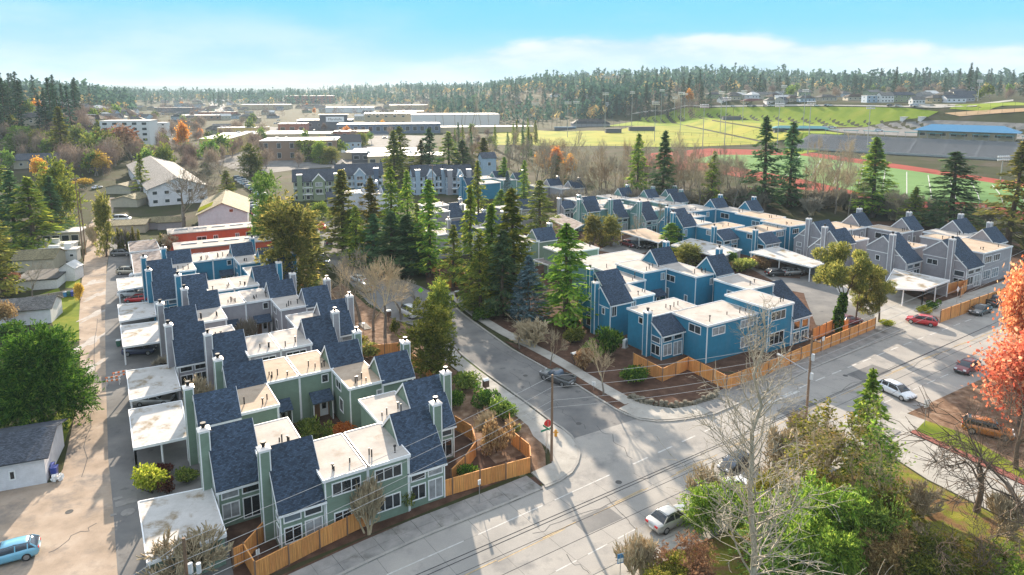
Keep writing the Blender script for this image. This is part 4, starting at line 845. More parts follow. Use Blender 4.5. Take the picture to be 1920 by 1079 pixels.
def fronds(seed, lumps, n, per=24, flen=1.1, leaf=(.28, .08), mat='laurel_leaf', up=.3, droop=.5, depth=.35, name='crown'):
    """leafy sprays: each grows outward from the shell of the lumps and droops at the tip"""
    rs = np.random.RandomState(seed); lumps = np.array(lumps, float)
    w = lumps[:, 3] * lumps[:, 4] + lumps[:, 3] * lumps[:, 5]; l = lumps[rs.choice(len(lumps), n, p=w / w.sum())]
    v = unit(rs.normal(size=(n, 3))); c = l[:, :3] + v * l[:, 3:] * (1 - depth * rs.rand(n, 1) ** 1.5); c[:, 2] = np.maximum(c[:, 2], .15)
    d = unit(v + np.array([0, 0, up]) + rs.normal(0, .3, (n, 3))); sd = sides(rs, d); F = flen * rs.uniform(.6, 1.4, (n, 1))
    i = np.repeat(np.arange(n), per); s = rs.rand(n * per, 1); sg = rs.choice([-1.0, 1.0], (n * per, 1))
    lat = sg * rs.rand(n * per, 1) * (1 - .75 * s) * .42
    p = c[i] + d[i] * (s - .35) * F[i] + sd[i] * lat * F[i] + np.array([0, 0, -1.0]) * droop * (s ** 2) * F[i] * .6
    ld = unit(d[i] + sd[i] * sg * .8 + np.array([0, 0, -droop * .6]) * s + rs.normal(0, .25, (n * per, 3)))
    return quad_mesh(name, p, ld, unit(sides(rs, ld) + sd[i] * .4), leaf[0] * rs.uniform(.6, 1.4, n * per), leaf[1] * rs.uniform(.6, 1.4, n * per), mat)
def leader_tree(seed, H=20.0, nb=58, first=.10, reach=.30, r0=.17, sub=7, tw=4, ang=(1.05, .5)):
    """bare tree with one straight leader and side limbs all the way up"""
    rs = random.Random(seed); tr, br = MB(), MB(); tp = [Vector((rs.gauss(0, .10) * (k > 0), rs.gauss(0, .10) * (k > 0), H * k / 12 - .2)) for k in range(13)]
    tr.path(tp, [r0 * (1 - .9 * k / 12) + .012 for k in range(13)], 9)
    def limb(p, d, L, r, lev):
        n = 5 if lev == 0 else 3; pts, q, dv = [p], p, d
        for k in range(n): dv = (dv + Vector((rs.gauss(0, .16), rs.gauss(0, .16), .16 - .10 * lev + rs.gauss(0, .1)))).normalized(); q = q + dv * L / n; pts.append(q)
        br.path(pts, [max(r * (1 - .85 * k / n), .008) for k in range(n + 1)], 4 if lev == 0 else 3)
        if lev < 2:
            for j in range(sub if lev == 0 else tw):
                f = rs.uniform(.2, 1) * n * .999; b = pts[int(f)].lerp(pts[int(f) + 1], f - int(f)); ax = dv.orthogonal().normalized(); ax.rotate(Matrix.Rotation(rs.uniform(0, 6.283), 3, dv)); a = rs.uniform(.45, .95)
                limb(b, (dv * math.cos(a) + ax * math.sin(a)).normalized(), L * rs.uniform(.28, .55), r * .5, lev + 1)
    for i in range(nb):
        t = first + (.97 - first) * (i + rs.random()) / nb; az = i * 2.4 + rs.gauss(0, .3); a = ang[0] + (ang[1] - ang[0]) * t + rs.gauss(0, .12)
        limb(Vector((tp[int(t * 12)].x, tp[int(t * 12)].y, t * H - .2)), Vector((math.sin(a) * math.cos(az), math.sin(a) * math.sin(az), math.cos(a))), H * reach * (1 - t) ** .55 * rs.uniform(.6, 1.1) * (.55 + .45 * min(1, t * 4)) + .5, r0 * .42 * (1 - .75 * t), 0)
    return tr, br
def branches(seed, H=10.0, depth=5, first=0.28, spread=0.62, kids=(3, 4), r0=0.16, leader=0.5, up=0.25, shrink=(0.62, 0.82), stems=1, sides_=3, trunk_lean=0.05, wob=0.16):
    """bare tree: returns trunk builder, branch builder and the twig ends"""
    rs = random.Random(seed); tr, br, ends = MB(), MB(), []
    def grow(p, d, L, r, lev):
        n = 3 if lev < 2 else 2; pts, rad = [p], [r]; q = p; dv = d
        for i in range(n):
            dv = (dv + Vector((rs.gauss(0, wob), rs.gauss(0, wob), rs.gauss(0, wob) + up * .12))).normalized(); q = q + dv * (L / n); pts.append(q); rad.append(r * (1 - .42 * (i + 1) / n))
        (tr if lev == 0 else br).path(pts, rad, 8 if lev == 0 else 5 if lev == 1 else sides_)
        if lev >= depth: ends.append((q, dv)); return
        k = rs.randint(*kids)
        for j in range(k):
            f = rs.uniform(.35, 1.0) if j else 1.0
            i0 = min(int(f * n), n - 1); b = pts[i0].lerp(pts[i0 + 1], f * n - i0) if f < 1 else pts[-1]
            ax = dv.orthogonal().normalized(); ax.rotate(Matrix.Rotation(rs.uniform(0, 6.283), 3, dv))
            ang = rs.uniform(.10, .28) if (j == 0 and rs.random() < leader) else rs.uniform(.55, 1.25) * spread
            nd = (dv * math.cos(ang) + ax * math.sin(ang) + Vector((0, 0, up * .35))).normalized()
            grow(b, nd, L * rs.uniform(*shrink), max(rad[-1] * (.85 if j == 0 else .62), .017), lev + 1)
    for s in range(stems):
        a = rs.uniform(0, 6.28); ln = trunk_lean if stems == 1 else .22
        grow(Vector((0, 0, -.1)) if stems == 1 else Vector((.1 * math.cos(a), .1 * math.sin(a), -.1)), Vector((ln * math.cos(a), ln * math.sin(a), 1)).normalized(), H * first, r0, 0)
    return tr, br, ends
def leaves_at(seed, ends, per, rad, leaf, mat, hang=.3):
    rs = np.random.RandomState(seed); E = np.array([tuple(e[0]) for e in ends]); n = len(E) * per
    p = np.repeat(E, per, 0) + rs.normal(0, rad, (n, 3)); d = unit(rs.normal(0, 1, (n, 3)) + np.array([0, 0, -hang]))
    return quad_mesh('leaves', p, d, sides(rs, d), leaf[0] * rs.uniform(.6, 1.3, n), leaf[1] * rs.uniform(.6, 1.3, n), mat)

PROTO = {}
def mesh_of(mb, name, mat):
    o = mb.build(name, mat, None, smooth=True); me = o.data; bpy.data.objects.remove(o); return me
def size_of(me):
    co = np.empty(len(me.vertices) * 3, np.float32); me.vertices.foreach_get('co', co); co = co.reshape(-1, 3)
    return (np.percentile(np.hypot(co[:, 0], co[:, 1]), 97), co[:, 2].max())
def proto(key, parts):   # parts: list of (name, mesh); first is the trunk
    R = max(size_of(me)[0] for _, me in parts); Hh = max(size_of(me)[1] for _, me in parts); PROTO[key] = (parts, R, Hh)
for i in range(5):
    t, c = conifer(10 + i, nb=(150, 120, 105, 140, 115)[i], per=36, ragged=(.62, .8, .72, .85, .68)[i], R=(.17, .20, .22, .18, .21)[i], droop=(.25, .35, .45, .3, .4)[i], leaf=(.036, .0105), shape=(.8, .6, .95, .55, .75)[i], mat='fir_needles')
    proto(f'fir{i}', [('trunk', mesh_of(t, 'trunk', 'brown_bark')), ('crown', c)])
    c2 = c.copy(); c2.materials[0] = M['dark_needles']; proto(f'dark{i}', [('trunk', PROTO[f'fir{i}'][0][0][1]), ('crown', c2)])
    c3 = c.copy(); c3.materials[0] = M['bright_needles']; proto(f'bright{i}', [('trunk', PROTO[f'fir{i}'][0][0][1]), ('crown', c3)])
    c4 = c.copy(); c4.materials[0] = M['olive_needles']; proto(f'olive{i}', [('trunk', PROTO[f'fir{i}'][0][0][1]), ('crown', c4)])
t, c = conifer(31, nb=190, per=40, R=.30, droop=.12, leaf=(.034, .010), shape=.95, mat='blue_needles', bare=.02); proto('bluespruce', [('trunk', mesh_of(t, 'trunk', 'brown_bark')), ('crown', c)])
for i in range(4):
    t, c = conifer(40 + i, nb=64, per=9, R=(.17, .22, .19, .25)[i], droop=.3, leaf=(.075, .028), mat='far_needles', ragged=.5)
    tm = mesh_of(t, 'trunk', 'brown_bark'); proto(f'farfir{i}', [('trunk', tm), ('crown', c)])
    c2 = c.copy(); c2.materials[0] = M['far_needles']; proto(f'fardark{i}', [('trunk', tm), ('crown', c2)])
for i in range(3):
    rs_ = random.Random(60 + i)
    lm = [(rs_.gauss(0, 1.1), rs_.gauss(0, 1.1), rs_.uniform(2.6, 8.2), rs_.uniform(1.3, 2.3), rs_.uniform(1.3, 2.3), rs_.uniform(1.2, 2.0)) for _ in range(16)] + [(0, 0, 9.0, 1.2, 1.2, 1.3), (0, 0, 4.5, 2.4, 2.4, 3.4)]
    t, b, e = branches(60 + i, 10, 3, .3, r0=.22)
    tm = mesh_of(t, 'trunk', 'brown_bark')
    for nm, mt in (('ever', 'olive_needles'), ('green', 'shrub_leaf'), ('laurel', 'laurel_leaf')):
        proto(f'{nm}{i}', [('trunk', tm), ('crown', blob(70 + i, lm, 9000, (.42, .15), mt, hang=.2, depth=.45))])
for i in range(4):
    t, b, e = branches(80 + i, 12, 5, .24, .62, (3, 4), .2, up=.35)
    tm = mesh_of(t, 'trunk', 'grey_bark')
    bm1 = mesh_of(b, 'branches', 'mauve_twig')
    proto(f'bare{i}', [('trunk', tm), ('branches', bm1)])
    b2 = bm1.copy(); b2.materials[0] = M['tan_twig']; proto(f'tan{i}', [('trunk', tm), ('branches', b2)])
    b3 = bm1.copy(); b3.materials[0] = M['rust_twig']; proto(f'rust{i}', [('trunk', tm), ('branches', b3)])
for i in range(3):
    t, b, e = branches(90 + i, 10, 4, .22, .5, (3, 4), .15, up=.5, shrink=(.6, .8))
    tm = mesh_of(t, 'trunk', 'grey_bark'); bm1 = mesh_of(b, 'branches', 'tan_twig')
    for nm, mt, per in (('orange', 'orange_leaf', 16), ('yellow', 'yellow_leaf', 14), ('red', 'red_leaf', 16), ('russet', 'russet_leaf', 9)):
        proto(f'{nm}{i}', [('trunk', tm), ('branches', bm1), ('leaves', leaves_at(i, e, per, .45, (.34, .24), mt))])
for i in range(3):
    t, b, e = branches(95 + i, 14, 4, .30, .34, (3, 4), .2, up=.6, shrink=(.6, .78), leader=.9)
    proto(f'poplar{i}', [('trunk', mesh_of(t, 'trunk', 'grey_bark')), ('branches', mesh_of(b, 'branches', 'mauve_twig'))])
for i in range(3):   # small far crowns
    t, b, e = branches(100 + i, 10, 3, .3, .6, (3, 5), .22, up=.3)
    proto(f'farbare{i}', [('trunk', mesh_of(t, 'trunk', 'grey_bark')), ('branches', leaves_at(5 + i, e, 16, .95, (1.7, .07), 'far_twig', hang=-1.6))])
    proto(f'farleaf{i}', [('trunk', PROTO[f'farbare{i}'][0][0][1]), ('crown', leaves_at(8 + i, e, 6, .8, (.9, .6), 'shrub_leaf'))])
    c5 = PROTO[f'farleaf{i}'][0][1][1].copy(); c5.materials[0] = M['orange_leaf']; proto(f'farorange{i}', [('trunk', PROTO[f'farbare{i}'][0][0][1]), ('crown', c5)])
for i in range(3):
    rs_ = random.Random(110 + i)
    lm = [(rs_.gauss(0, .5), rs_.gauss(0, .5), rs_.uniform(.4, 1.1), rs_.uniform(.45, .8), rs_.uniform(.45, .8), rs_.uniform(.35, .6)) for _ in range(7)]
    st = MB()
    for k in range(5): st.tube((0, 0, 0), (rs_.gauss(0, .4), rs_.gauss(0, .4), rs_.uniform(.5, 1.1)), .03, .015, 4)
    sm = mesh_of(st, 'stem', 'brown_bark')
    for nm, mt in (('shrub', 'shrub_leaf'), ('lime', 'lime_leaf'), ('maroon', 'maroon_leaf'), ('laurelshrub', 'laurel_leaf'), ('russetshrub', 'russet_leaf'), ('orangeshrub', 'orange_leaf'), ('oliveshrub', 'olive_needles'), ('yellowshrub', 'yellow_leaf')):
        proto(f'{nm}{i}', [('stem', sm), ('foliage', blob(115 + i, lm, 1500, (.16, .09), mt, hang=.1, depth=.5, name='foliage'))])
    lc = [(rs_.gauss(0, .08), rs_.gauss(0, .08), .35 + .3 * k, .5 - .035 * k, .5 - .035 * k, .35) for k in range(9)]
    proto(f'column{i}', [('stem', sm), ('foliage', blob(125 + i, lc, 1500, (.26, .08), 'olive_needles', hang=-.7, depth=.35, noise_=.3, name='foliage'))])
    t, b, e = branches(130 + i, 3, 4, .12, .55, (3, 4), .04, up=.5, stems=7, shrink=(.7, .9))
    proto(f'bareshrub{i}', [('stem', mesh_of(t, 'stem', 'tan_twig')), ('branches', mesh_of(b, 'branches', 'tan_twig'))])
    proto(f'darkshrub{i}', [('stem', PROTO[f'bareshrub{i}'][0][0][1]), ('branches', (lambda m_: (m_.materials.__setitem__(0, M['mauve_twig']), m_)[1])(PROTO[f'bareshrub{i}'][0][1][1].copy()))])
for i in range(3):
    rs_ = random.Random(140 + i); lm = [(rs_.gauss(0, 1.3), rs_.gauss(0, 1.3), rs_.uniform(1.2, 4.6), rs_.uniform(.9, 1.6), rs_.uniform(.9, 1.6), rs_.uniform(.9, 1.5)) for _ in range(12)]
    for nm, mt, sd in (('thicketlaurel', 'shrub_leaf', 0), ('thicketgreen', 'bright_needles', 10), ('thicketolive', 'thicket_leaf', 20), ('thicketrusset', 'russet_leaf', 30)): proto(f'{nm}{i}', [('stem', sm), ('foliage', fronds(150 + i + sd, lm, 620, 22, 1.2, (.24, .075), mt, up=.35, droop=.6, depth=.6, name='foliage'))])
    t, b = leader_tree(160 + i, 9, 30, .1, .26, .07, 5, 3, (.7, .45)); rsn = np.random.RandomState(i); co = np.array(b.v); pk = co[rsn.choice(len(co), 420)] + rsn.normal(0, .12, (420, 3)); d = unit(rsn.normal(0, 1, (420, 3)))
    tmm, bmm = mesh_of(t, 'trunk', 'tan_twig'), mesh_of(b, 'branches', 'tan_twig')
    for nm, mt in (('sapling', 'thicket_leaf'), ('greensapling', 'bright_needles')): proto(f'{nm}{i}', [('trunk', tmm), ('branches', bmm), ('leaves', quad_mesh('leaves', pk, d, sides(rsn, d), rsn.uniform(.12, .26, 420), rsn.uniform(.08, .16, 420), mt))])
PR = random.Random(9)
NAMES = {'fir': 'conifer', 'dark': 'conifer', 'bright': 'conifer', 'olive': 'conifer', 'bluespruce': 'spruce_tree', 'farfir': 'conifer', 'fardark': 'conifer', 'ever': 'evergreen_tree', 'green': 'evergreen_tree', 'laurel': 'evergreen_tree',
         'bare': 'bare_tree', 'tan': 'bare_tree', 'rust': 'bare_tree', 'orange': 'autumn_tree', 'yellow': 'autumn_tree', 'red': 'maple_tree', 'russet': 'autumn_tree', 'poplar': 'poplar_tree', 'farbare': 'bare_tree', 'farleaf': 'broadleaf_tree', 'farorange': 'autumn_tree',
         'sapling': 'sapling', 'greensapling': 'sapling', 'column': 'cypress_shrub', 'bareshrub': 'bare_shrub', 'darkshrub': 'bare_shrub'}
def plant(key, base, height, width=None, label=None, group=None, lean=0.0, cat=None, sink=0.0):
    """a plant of kind key standing at base (world), height and crown width in metres"""
    kind = key.rstrip('0123456789')
    if key not in PROTO: key = key + str(PR.randrange({'fir': 5, 'dark': 5, 'bright': 5, 'olive': 5, 'farfir': 4, 'fardark': 4, 'bare': 4, 'tan': 4, 'rust': 4}.get(key, 3)))
    parts, R, Hh = PROTO[key]
    nm = NAMES.get(kind, 'shrub'); sz = height / Hh; sx = (width / 2 / R * (1.18 if kind in ('fir', 'dark', 'olive', 'bright') else 1)) if width else sz
    t = thing(nm, label or 'plant', cat or ('shrub' if 'shrub' in nm else 'tree'), (base[0], base[1], (base[2] if len(base) > 2 else float(ground(*base))) - sink), PR.uniform(0, 6.28), group)
    t.scale = (sx, sx, sz)
    t.rotation_euler[1] = lean or (PR.gauss(0, .025) if kind in ('fir', 'dark', 'olive', 'bright', 'farfir', 'fardark') else 0)
    for n_, me in parts: link(n_, me, t)
    return t
def ptree(key, bx, by, ytop, wpx=None, label=None, group=None, **k):
    """the plant whose foot is seen at photo pixel (bx, by), its top at row ytop, wpx pixels wide"""
    b = on(bx, by); h = tall(b, ytop); w = wpx * mpp(b) if wpx else None
    return plant(key, b, h, w, label, group, **k)
# ------------------------------------------------------------------ trees and shrubs one can tell apart
# a big drooping evergreen on the left: its own dense crown
rs_ = random.Random(3)
lm = [(0, 0, 5.2, 4.6, 4.6, 5.0), (0, 0, 9.0, 2.9, 2.9, 2.6)] + [(3.6 * math.cos(a) * rs_.uniform(.75, 1.1), 3.6 * math.sin(a) * rs_.uniform(.75, 1.1), rs_.uniform(2.4, 6.6), rs_.uniform(1.5, 2.3), rs_.uniform(1.5, 2.3), rs_.uniform(1.6, 2.4)) for a in (k * .7 for k in range(9))] + [(2.2 * math.cos(a), 2.2 * math.sin(a), rs_.uniform(7, 9.2), 1.5, 1.5, 1.6) for a in (k * 1.2 for k in range(5))]
t, b, e = branches(201, 11, 3, .3, r0=.3)
proto('bigcypress', [('trunk', mesh_of(t, 'trunk', 'brown_bark')), ('crown', fronds(202, lm, 1900, 26, 1.9, (.34, .10), 'laurel_leaf', up=.25, droop=.35, depth=.45))])
NAMES['bigcypress'] = 'evergreen_tree'
ptree('bigcypress', 82, 800, 602, 172, 'large dense bright green evergreen at the alley edge, broad drooping crown')
# bushy evergreens by the side road
def dense(key, seed, mat, n=14000, cone=.6, leaf=(.36, .11)):
    r_ = random.Random(seed)
    lm = []
    for k in range(26):
        z = r_.uniform(.6, 9.2); rr = 2.9 * (1 - (z / 10.2) ** 1.6 * cone) * r_.uniform(.35, .8); a = r_.uniform(0, 6.28)
        lm.append((rr * math.cos(a), rr * math.sin(a), z, r_.uniform(.9, 1.5), r_.uniform(.9, 1.5), r_.uniform(.9, 1.5)))
    lm += [(0, 0, 3.5, 2.2, 2.2, 3.2), (0, 0, 7, 1.4, 1.4, 2.6)]
    proto(key, [('trunk', PROTO['bigcypress'][0][0][1]), ('crown', fronds(seed, lm, n // 24, 24, 1.15, (.30, .095), mat, up=.5, droop=.2, depth=.55))]); NAMES[key] = 'evergreen_tree'
dense('cedar_a', 211, 'shrub_leaf'); dense('cedar_b', 212, 'fir_needles', cone=.9); dense('cedar_c', 213, 'olive_needles')
ptree('cedar_a', 806, 706, 560, 106, 'broad bushy evergreen at the side-road kerb, the nearer of a close pair')
ptree('cedar_b', 826, 640, 519, 58, 'narrow conical evergreen at the side-road kerb, just behind the broad bushy one')
ptree('cedar_c', 622, 655, 596, 40, 'small yellow-green juniper between two grey townhouse roofs')
ptree('cedar_b', 642, 668, 630, 30, 'low juniper tuft beside the small one between grey roofs')
ptree('cedar_c', 549, 552, 350, 112, 'tall broad olive-brown evergreen behind the blue townhouses at the top of the alley row')
ptree('cedar_a', 505, 470, 315, 66, 'shaggy olive evergreen left of the tall broad one, behind the red flat buildings')
ptree('olive', 585, 520, 400, 60, 'thin olive conifer leaning over the parked cars of the side road')
# conifers between the two groups of houses
for key, bx, by, yt, w, lab in (
    ('olive0', 645, 470, 318, 66, 'ragged olive conifer above the red shrub, leftmost of the middle conifers'),
    ('bright2', 657, 480, 392, 58, 'short bright green conifer in front of the ragged olive one'),
    ('olive3', 697, 470, 333, 52, 'olive conifer left of centre with thin drooping top'),
    ('fir1', 735, 478, 312, 62, 'tall green conifer in the middle belt, tallest left of centre'),
    ('fir4', 766, 492, 318, 50, 'straight dark conifer in the middle belt beside the tallest one'),
    ('dark2', 700, 500, 400, 70, 'low dark conifer at the foot of the middle belt, left'),
    ('dark0', 765, 515, 402, 76, 'low dark conifer at the foot of the middle belt, right'),
    ('fir3', 805, 520, 335, 62, 'slim ragged conifer left of the cedar patio fence'),
    ('fir2', 884, 566, 345, 64, 'tall sunlit conifer behind the side-road kerb, left of three'),
    ('bright0', 921, 562, 380, 58, 'bright conifer with drooping boughs, middle of three behind the kerb'),
    ('fir0', 964, 575, 352, 84, 'broad tall conifer with bare lower trunk, right of three behind the kerb'),
    ('fir4', 670, 500, 385, 52, 'sunlit conifer at the left foot of the middle belt'),
    ('dark4', 735, 512, 395, 74, 'broad dark conifer at the foot of the middle belt, centre'),
    ('olive2', 790, 505, 380, 50, 'brownish conifer between the low dark ones and the patio fence'),
    ('fir2', 850, 540, 420, 54, 'short green conifer beside the patio fence box'),
    ('fir1', 900, 590, 440, 60, 'low full conifer between the left two kerb conifers'),
    ('dark1', 940, 592, 430, 70, 'dark full conifer behind the side-road street lamp'),
    ('bluespruce', 991, 600, 478, 82, 'silver-blue spruce beside the bright conifer'),
    ('bright1', 1060, 612, 418, 98, 'broad bright green conifer left of the blue corner townhouse'),
    ('olive1', 1012, 440, 338, 60, 'brownish conifer in front of the grey lean-to townhouse'),
    ('fir2', 897, 430, 300, 40, 'dark slim conifer in front of the blue-green lone gable'),
    ('bluespruce', 951, 400, 320, 34, 'small blue spruce among the far green townhouses'),
    ('bright3', 945, 360, 294, 24, 'young pale conifer beside the far small gables'),
    ('fir3', 982, 378, 300, 22, 'small conifer behind the far small gables'),
    ('dark1', 1042, 352, 290, 44, 'dense dark green conical tree at the wood edge in front of orange trees'),
    ('bright4', 940, 410, 355, 44, 'rounded yellow-green conifer between far roofs'),
    ('fir1', 753, 330, 236, 52, 'bright tall conifer rising behind the white gabled apartments'),
    ('fir0', 740, 342, 244, 40, 'conifer standing left of the one rising behind the apartments'),
    ('dark3', 806, 330, 240, 40, 'dark conifer behind the pale blue apartments, left'),
    ('fir4', 842, 335, 246, 50, 'green conifer behind the pale blue apartments, right'),
    ('fir2', 790, 330, 262, 36, 'lower conifer between the apartment blocks'),
    ('dark4', 870, 338, 262, 52, 'dark broad conifer right of the pale blue apartments'),
    ('fir3', 908, 335, 258, 40, 'dark ragged conifer left of the wood edge'),
    ('dark0', 1241, 392, 244, 46, 'tall dark conifer by the wood edge, below the playing field'),
    ('fir1', 1194, 385, 250, 44, 'ragged conifer left of the tall dark one by the wood edge'),
    ('dark2', 1432, 395, 216, 76, 'tallest dark conifer in front of the running track'),
    ('dark3', 1478, 388, 228, 54, 'tall dark conifer just right of the tallest one by the track'),
    ('fir4', 1332, 388, 282, 38, 'slim dark conifer among bare trees below the track'),
    ('fir0', 1636, 408, 256, 66, 'ragged conifer with open boughs in front of the grandstand'),
    ('dark1', 1780, 432, 284, 104, 'broad drooping conifer in front of the stadium turf'),
    ('olive2', 1888, 470, 262, 96, 'big olive conifer at the right edge above the grey townhouses'),
    ('fir2', 1712, 425, 350, 50, 'low conifer left of the broad drooping one by the turf'),
    ('fir3', 1258, 470, 418, 48, 'small spiky conifer in front of the blue stacked gables'),
    ('bright2', 1618, 905, 690, 86, 'feathery bright green conifer rising from the roadside thicket'),
    ('fir0', 117, 300, 200, 38, 'slim dark spruce in front of the far left houses'),
    ('fir2', 268, 372, 288, 34, 'slim conifer at the corner of the long grey apartment roof'),
    ('fir1', 428, 395, 320, 40, 'narrow conifer between the white house and the car park'),
    ('dark4', 30, 475, 318, 74, 'dark shaggy conifer at the left edge'),
    ('fir4', 66, 480, 330, 84, 'dark conifer left of the alley, beside the parked trailers'),
    ('olive1', 8, 560, 400, 72, 'olive conifer cut by the left edge above the small yard'),
    ('fir3', 5, 450, 290, 50, 'tall conifer at the very left edge'),
    ('dark2', 100, 455, 330, 60, 'dark conifer behind the glazed sunroom'),
): ptree(key, bx, by, yt, w, lab)
dense('cedar_d', 214, 'fir_needles', n=16000, cone=.35)
for key, bx, by, yt, w, lab in (
    ('cedar_d', 118, 440, 284, 70, 'tall rounded dark evergreen left of the alley, above the sunroom'),
    ('cedar_c', 200, 482, 348, 34, 'ivy-like dark column tree at the alley edge'),
    ('cedar_a', 470, 330, 268, 48, 'round green tree at the left of the far car park'),
    ('cedar_a', 40, 282, 234, 52, 'rounded light green tree among the far left houses'),
    ('cedar_b', 72, 286, 240, 32, 'dark round tree right of the light green one at far left'),
    ('cedar_b', 602, 412, 377, 40, 'round dark green bush at the bend of the side road'),
    ('cedar_a', 575, 302, 260, 46, 'green tree behind the brown shops, left'),
    ('cedar_b', 600, 306, 262, 34, 'dark tree behind the brown shops, middle'),
    ('cedar_c', 622, 308, 272, 36, 'olive tree behind the brown shops, right'),
    ('cedar_b', 678, 275, 248, 30, 'dark tree in front of the shopping street'),
    ('cedar_c', 1112, 462, 396, 42, 'olive pine beside the brown carport, left of a pair'),
    ('cedar_c', 1146, 462, 398, 40, 'olive pine beside the brown carport, right of a pair'),
    ('cedar_c', 1290, 497, 454, 56, 'round russet-green bush behind the junction group roofs'),
): ptree(key, bx, by, yt, w, lab)
# leaning pines by the driveway
def pine(key, seed):
    t, b, e = branches(seed, 11, 3, .40, .75, (3, 4), .26, up=.30, trunk_lean=.12)
    rs_ = random.Random(seed); lm = [(p.x + rs_.gauss(0, .3), p.y + rs_.gauss(0, .3), p.z, rs_.uniform(.8, 1.6), rs_.uniform(.8, 1.6), rs_.uniform(.45, .85)) for p, d in e]
    proto(key, [('trunk', mesh_of(t, 'trunk', 'brown_bark')), ('branches', mesh_of(b, 'branches', 'brown_bark')), ('crown', blob(seed, lm, 20000, (.30, .09), 'olive_needles', hang=-.3, depth=.6, noise_=.5))]); NAMES[key] = 'pine_tree'
pine('pine_a', 221); pine('pine_b', 222)
ptree('pine_a', 1578, 618, 452, 132, 'leaning pine with ivy-clad trunk by the cedar fence and driveway, left of three')
ptree('pine_b', 1604, 606, 480, 84, 'thin-trunked pine between its two neighbours at the driveway')
ptree('pine_b', 1648, 604, 505, 92, 'pine with crooked bare trunk at the driveway corner, right of three')
iv = blob(223, [(0, 0, 1.4, .5, .5, 1.5), (.3, 0, 3.0, .45, .45, 1.2)], 1800, (.22, .14), 'laurel_leaf', name='ivy'); b_ = on(1570, 622); o_ = link('ivy', iv, None, b_); o_.scale = (1.6, 1.6, 1.6); tag(o_, 'green ivy climbing the left leaning pine by the cedar fence', 'ivy')
# bare street trees
for key, bx, by, yt, w, lab in (
    ('bare0', 676, 604, 452, 146, 'large bare tree on the side-road bank, left of three with a wide twiggy crown'),
    ('tan1', 722, 634, 470, 150, 'large bare tree on the side-road bank, middle of three'),
    ('bare2', 752, 600, 505, 110, 'large bare tree on the side-road bank, right of three'),
    ('tan2', 640, 590, 478, 96, 'bare tree at the far end of the side-road bank, behind the left large one'),
    ('tan0', 700, 620, 480, 130, 'bare pale tree between the left and middle large ones'),
    ('bare1', 780, 575, 520, 90, 'bare tree at the kerb behind the white van'),
    ('tan3', 974, 655, 585, 66, 'young bare tree in the mulch strip, farthest from the junction'),
    ('tan0', 1032, 688, 612, 62, 'young bare tree in the mulch strip behind the parked pickup'),
    ('tan2', 1132, 742, 636, 84, 'young bare tree with last amber leaves, nearest the junction'),
    ('bare1', 344, 430, 300, 172, 'wide bare tree in front of the long grey apartment roof'),
    ('bare3', 418, 345, 300, 130, 'rounded bare brown tree beside the far car park'),
    ('russet0', 250, 300, 230, 96, 'brown-leaved tree left of the grey apartment roof'),
    ('rust2', 215, 312, 248, 70, 'rusty bare tree at the end of the alley'),
    ('russet1', 22, 618, 555, 60, 'leafless small tree beside the white garage on the left'),
    ('bare2', 60, 555, 490, 70, 'scrubby bare tree between the yard and its shed roof'),
    ('orange0', 352, 292, 224, 32, 'orange autumn tree beside the main far avenue'),
    ('yellow1', 163, 355, 334, 42, 'yellow autumn tree at the top of the alley'),
    ('orange1', 82, 345, 290, 36, 'peach coloured autumn tree in front of the far left roofs'),
    ('yellow2', 178, 330, 280, 50, 'pale orange and green tree behind the yellow one'),
    ('red0', 604, 440, 416, 20, 'small scarlet maple at the bend of the side road'),
    ('orange2', 1297, 198, 164, 24, 'single orange tree standing by the far hillside road'),
    ('bare0', 1232, 452, 372, 44, 'thin bare tree in front of the green saltbox roofs'),
    ('bare3', 1194, 456, 396, 34, 'bare shrub-like tree between the two green saltboxes'),
): ptree(key, bx, by, yt, w, lab)
# belt of bare trees below the fields
r_ = random.Random(21)
for i in range(64):
    x = 1010 + i * 9.5 + r_.uniform(-8, 8)
    if 1395 < x < 1500 or x > 1600: x = r_.uniform(1060, 1390)
    by = r_.uniform(340, 386); yt = by - r_.uniform(62, 112)
    ptree(r_.choice(['bare', 'bare', 'rust', 'tan', 'bare']), x, by, yt, r_.uniform(44, 78), 'bare brown tree in the wood edge below the playing fields', 'bare trees in the wood edge below the fields')
for x, by, yt, w in ((1534, 398, 288, 74), (1565, 402, 292, 70), (1590, 408, 300, 60), (1510, 396, 305, 50), (1685, 420, 340, 50), (1375, 392, 282, 80), (1350, 392, 292, 70), (1310, 392, 276, 80)):
    ptree('tan', x, by, yt, w, 'bare many-branched tree in front of the running track', 'bare trees in front of the running track')
for x, by, yt, w in ((1020, 335, 280, 40), (1035, 330, 272, 36), (1058, 338, 285, 46)): ptree('orange', x, by, yt, w, 'orange autumn tree at the wood edge above the grey gables', 'orange trees at the wood edge')
for i in range(60):
    x = r_.uniform(1040, 1880); ptree('darkshrub', x, r_.uniform(372, 402) + max(0, (x - 1500)) * .07, r_.uniform(345, 366) + max(0, (x - 1500)) * .07, r_.uniform(34, 60), 'tangled brown scrub under the wood edge', 'brown scrub under the wood edge')
# lombardy-like bare poplars by the far fields
for i in range(26):
    x = 800 + i * 10.5 + r_.uniform(-4, 4); ptree('poplar', x, r_.uniform(238, 246), r_.uniform(166, 190), r_.uniform(15, 24), 'tall bare poplar in the row left of the far playing fields', 'bare poplars left of the playing fields')
# clipped columns by the alley
for i, x in enumerate((224, 231, 243, 252, 262, 285, 303, 318, 330)):
    ptree('column', x, 474 - i * .6, 424 + (i % 3) * 5 + (12 if i > 4 else 0), 13, 'dark slim cypress in the row between alley car park and red buildings', 'cypresses beside the alley car park')
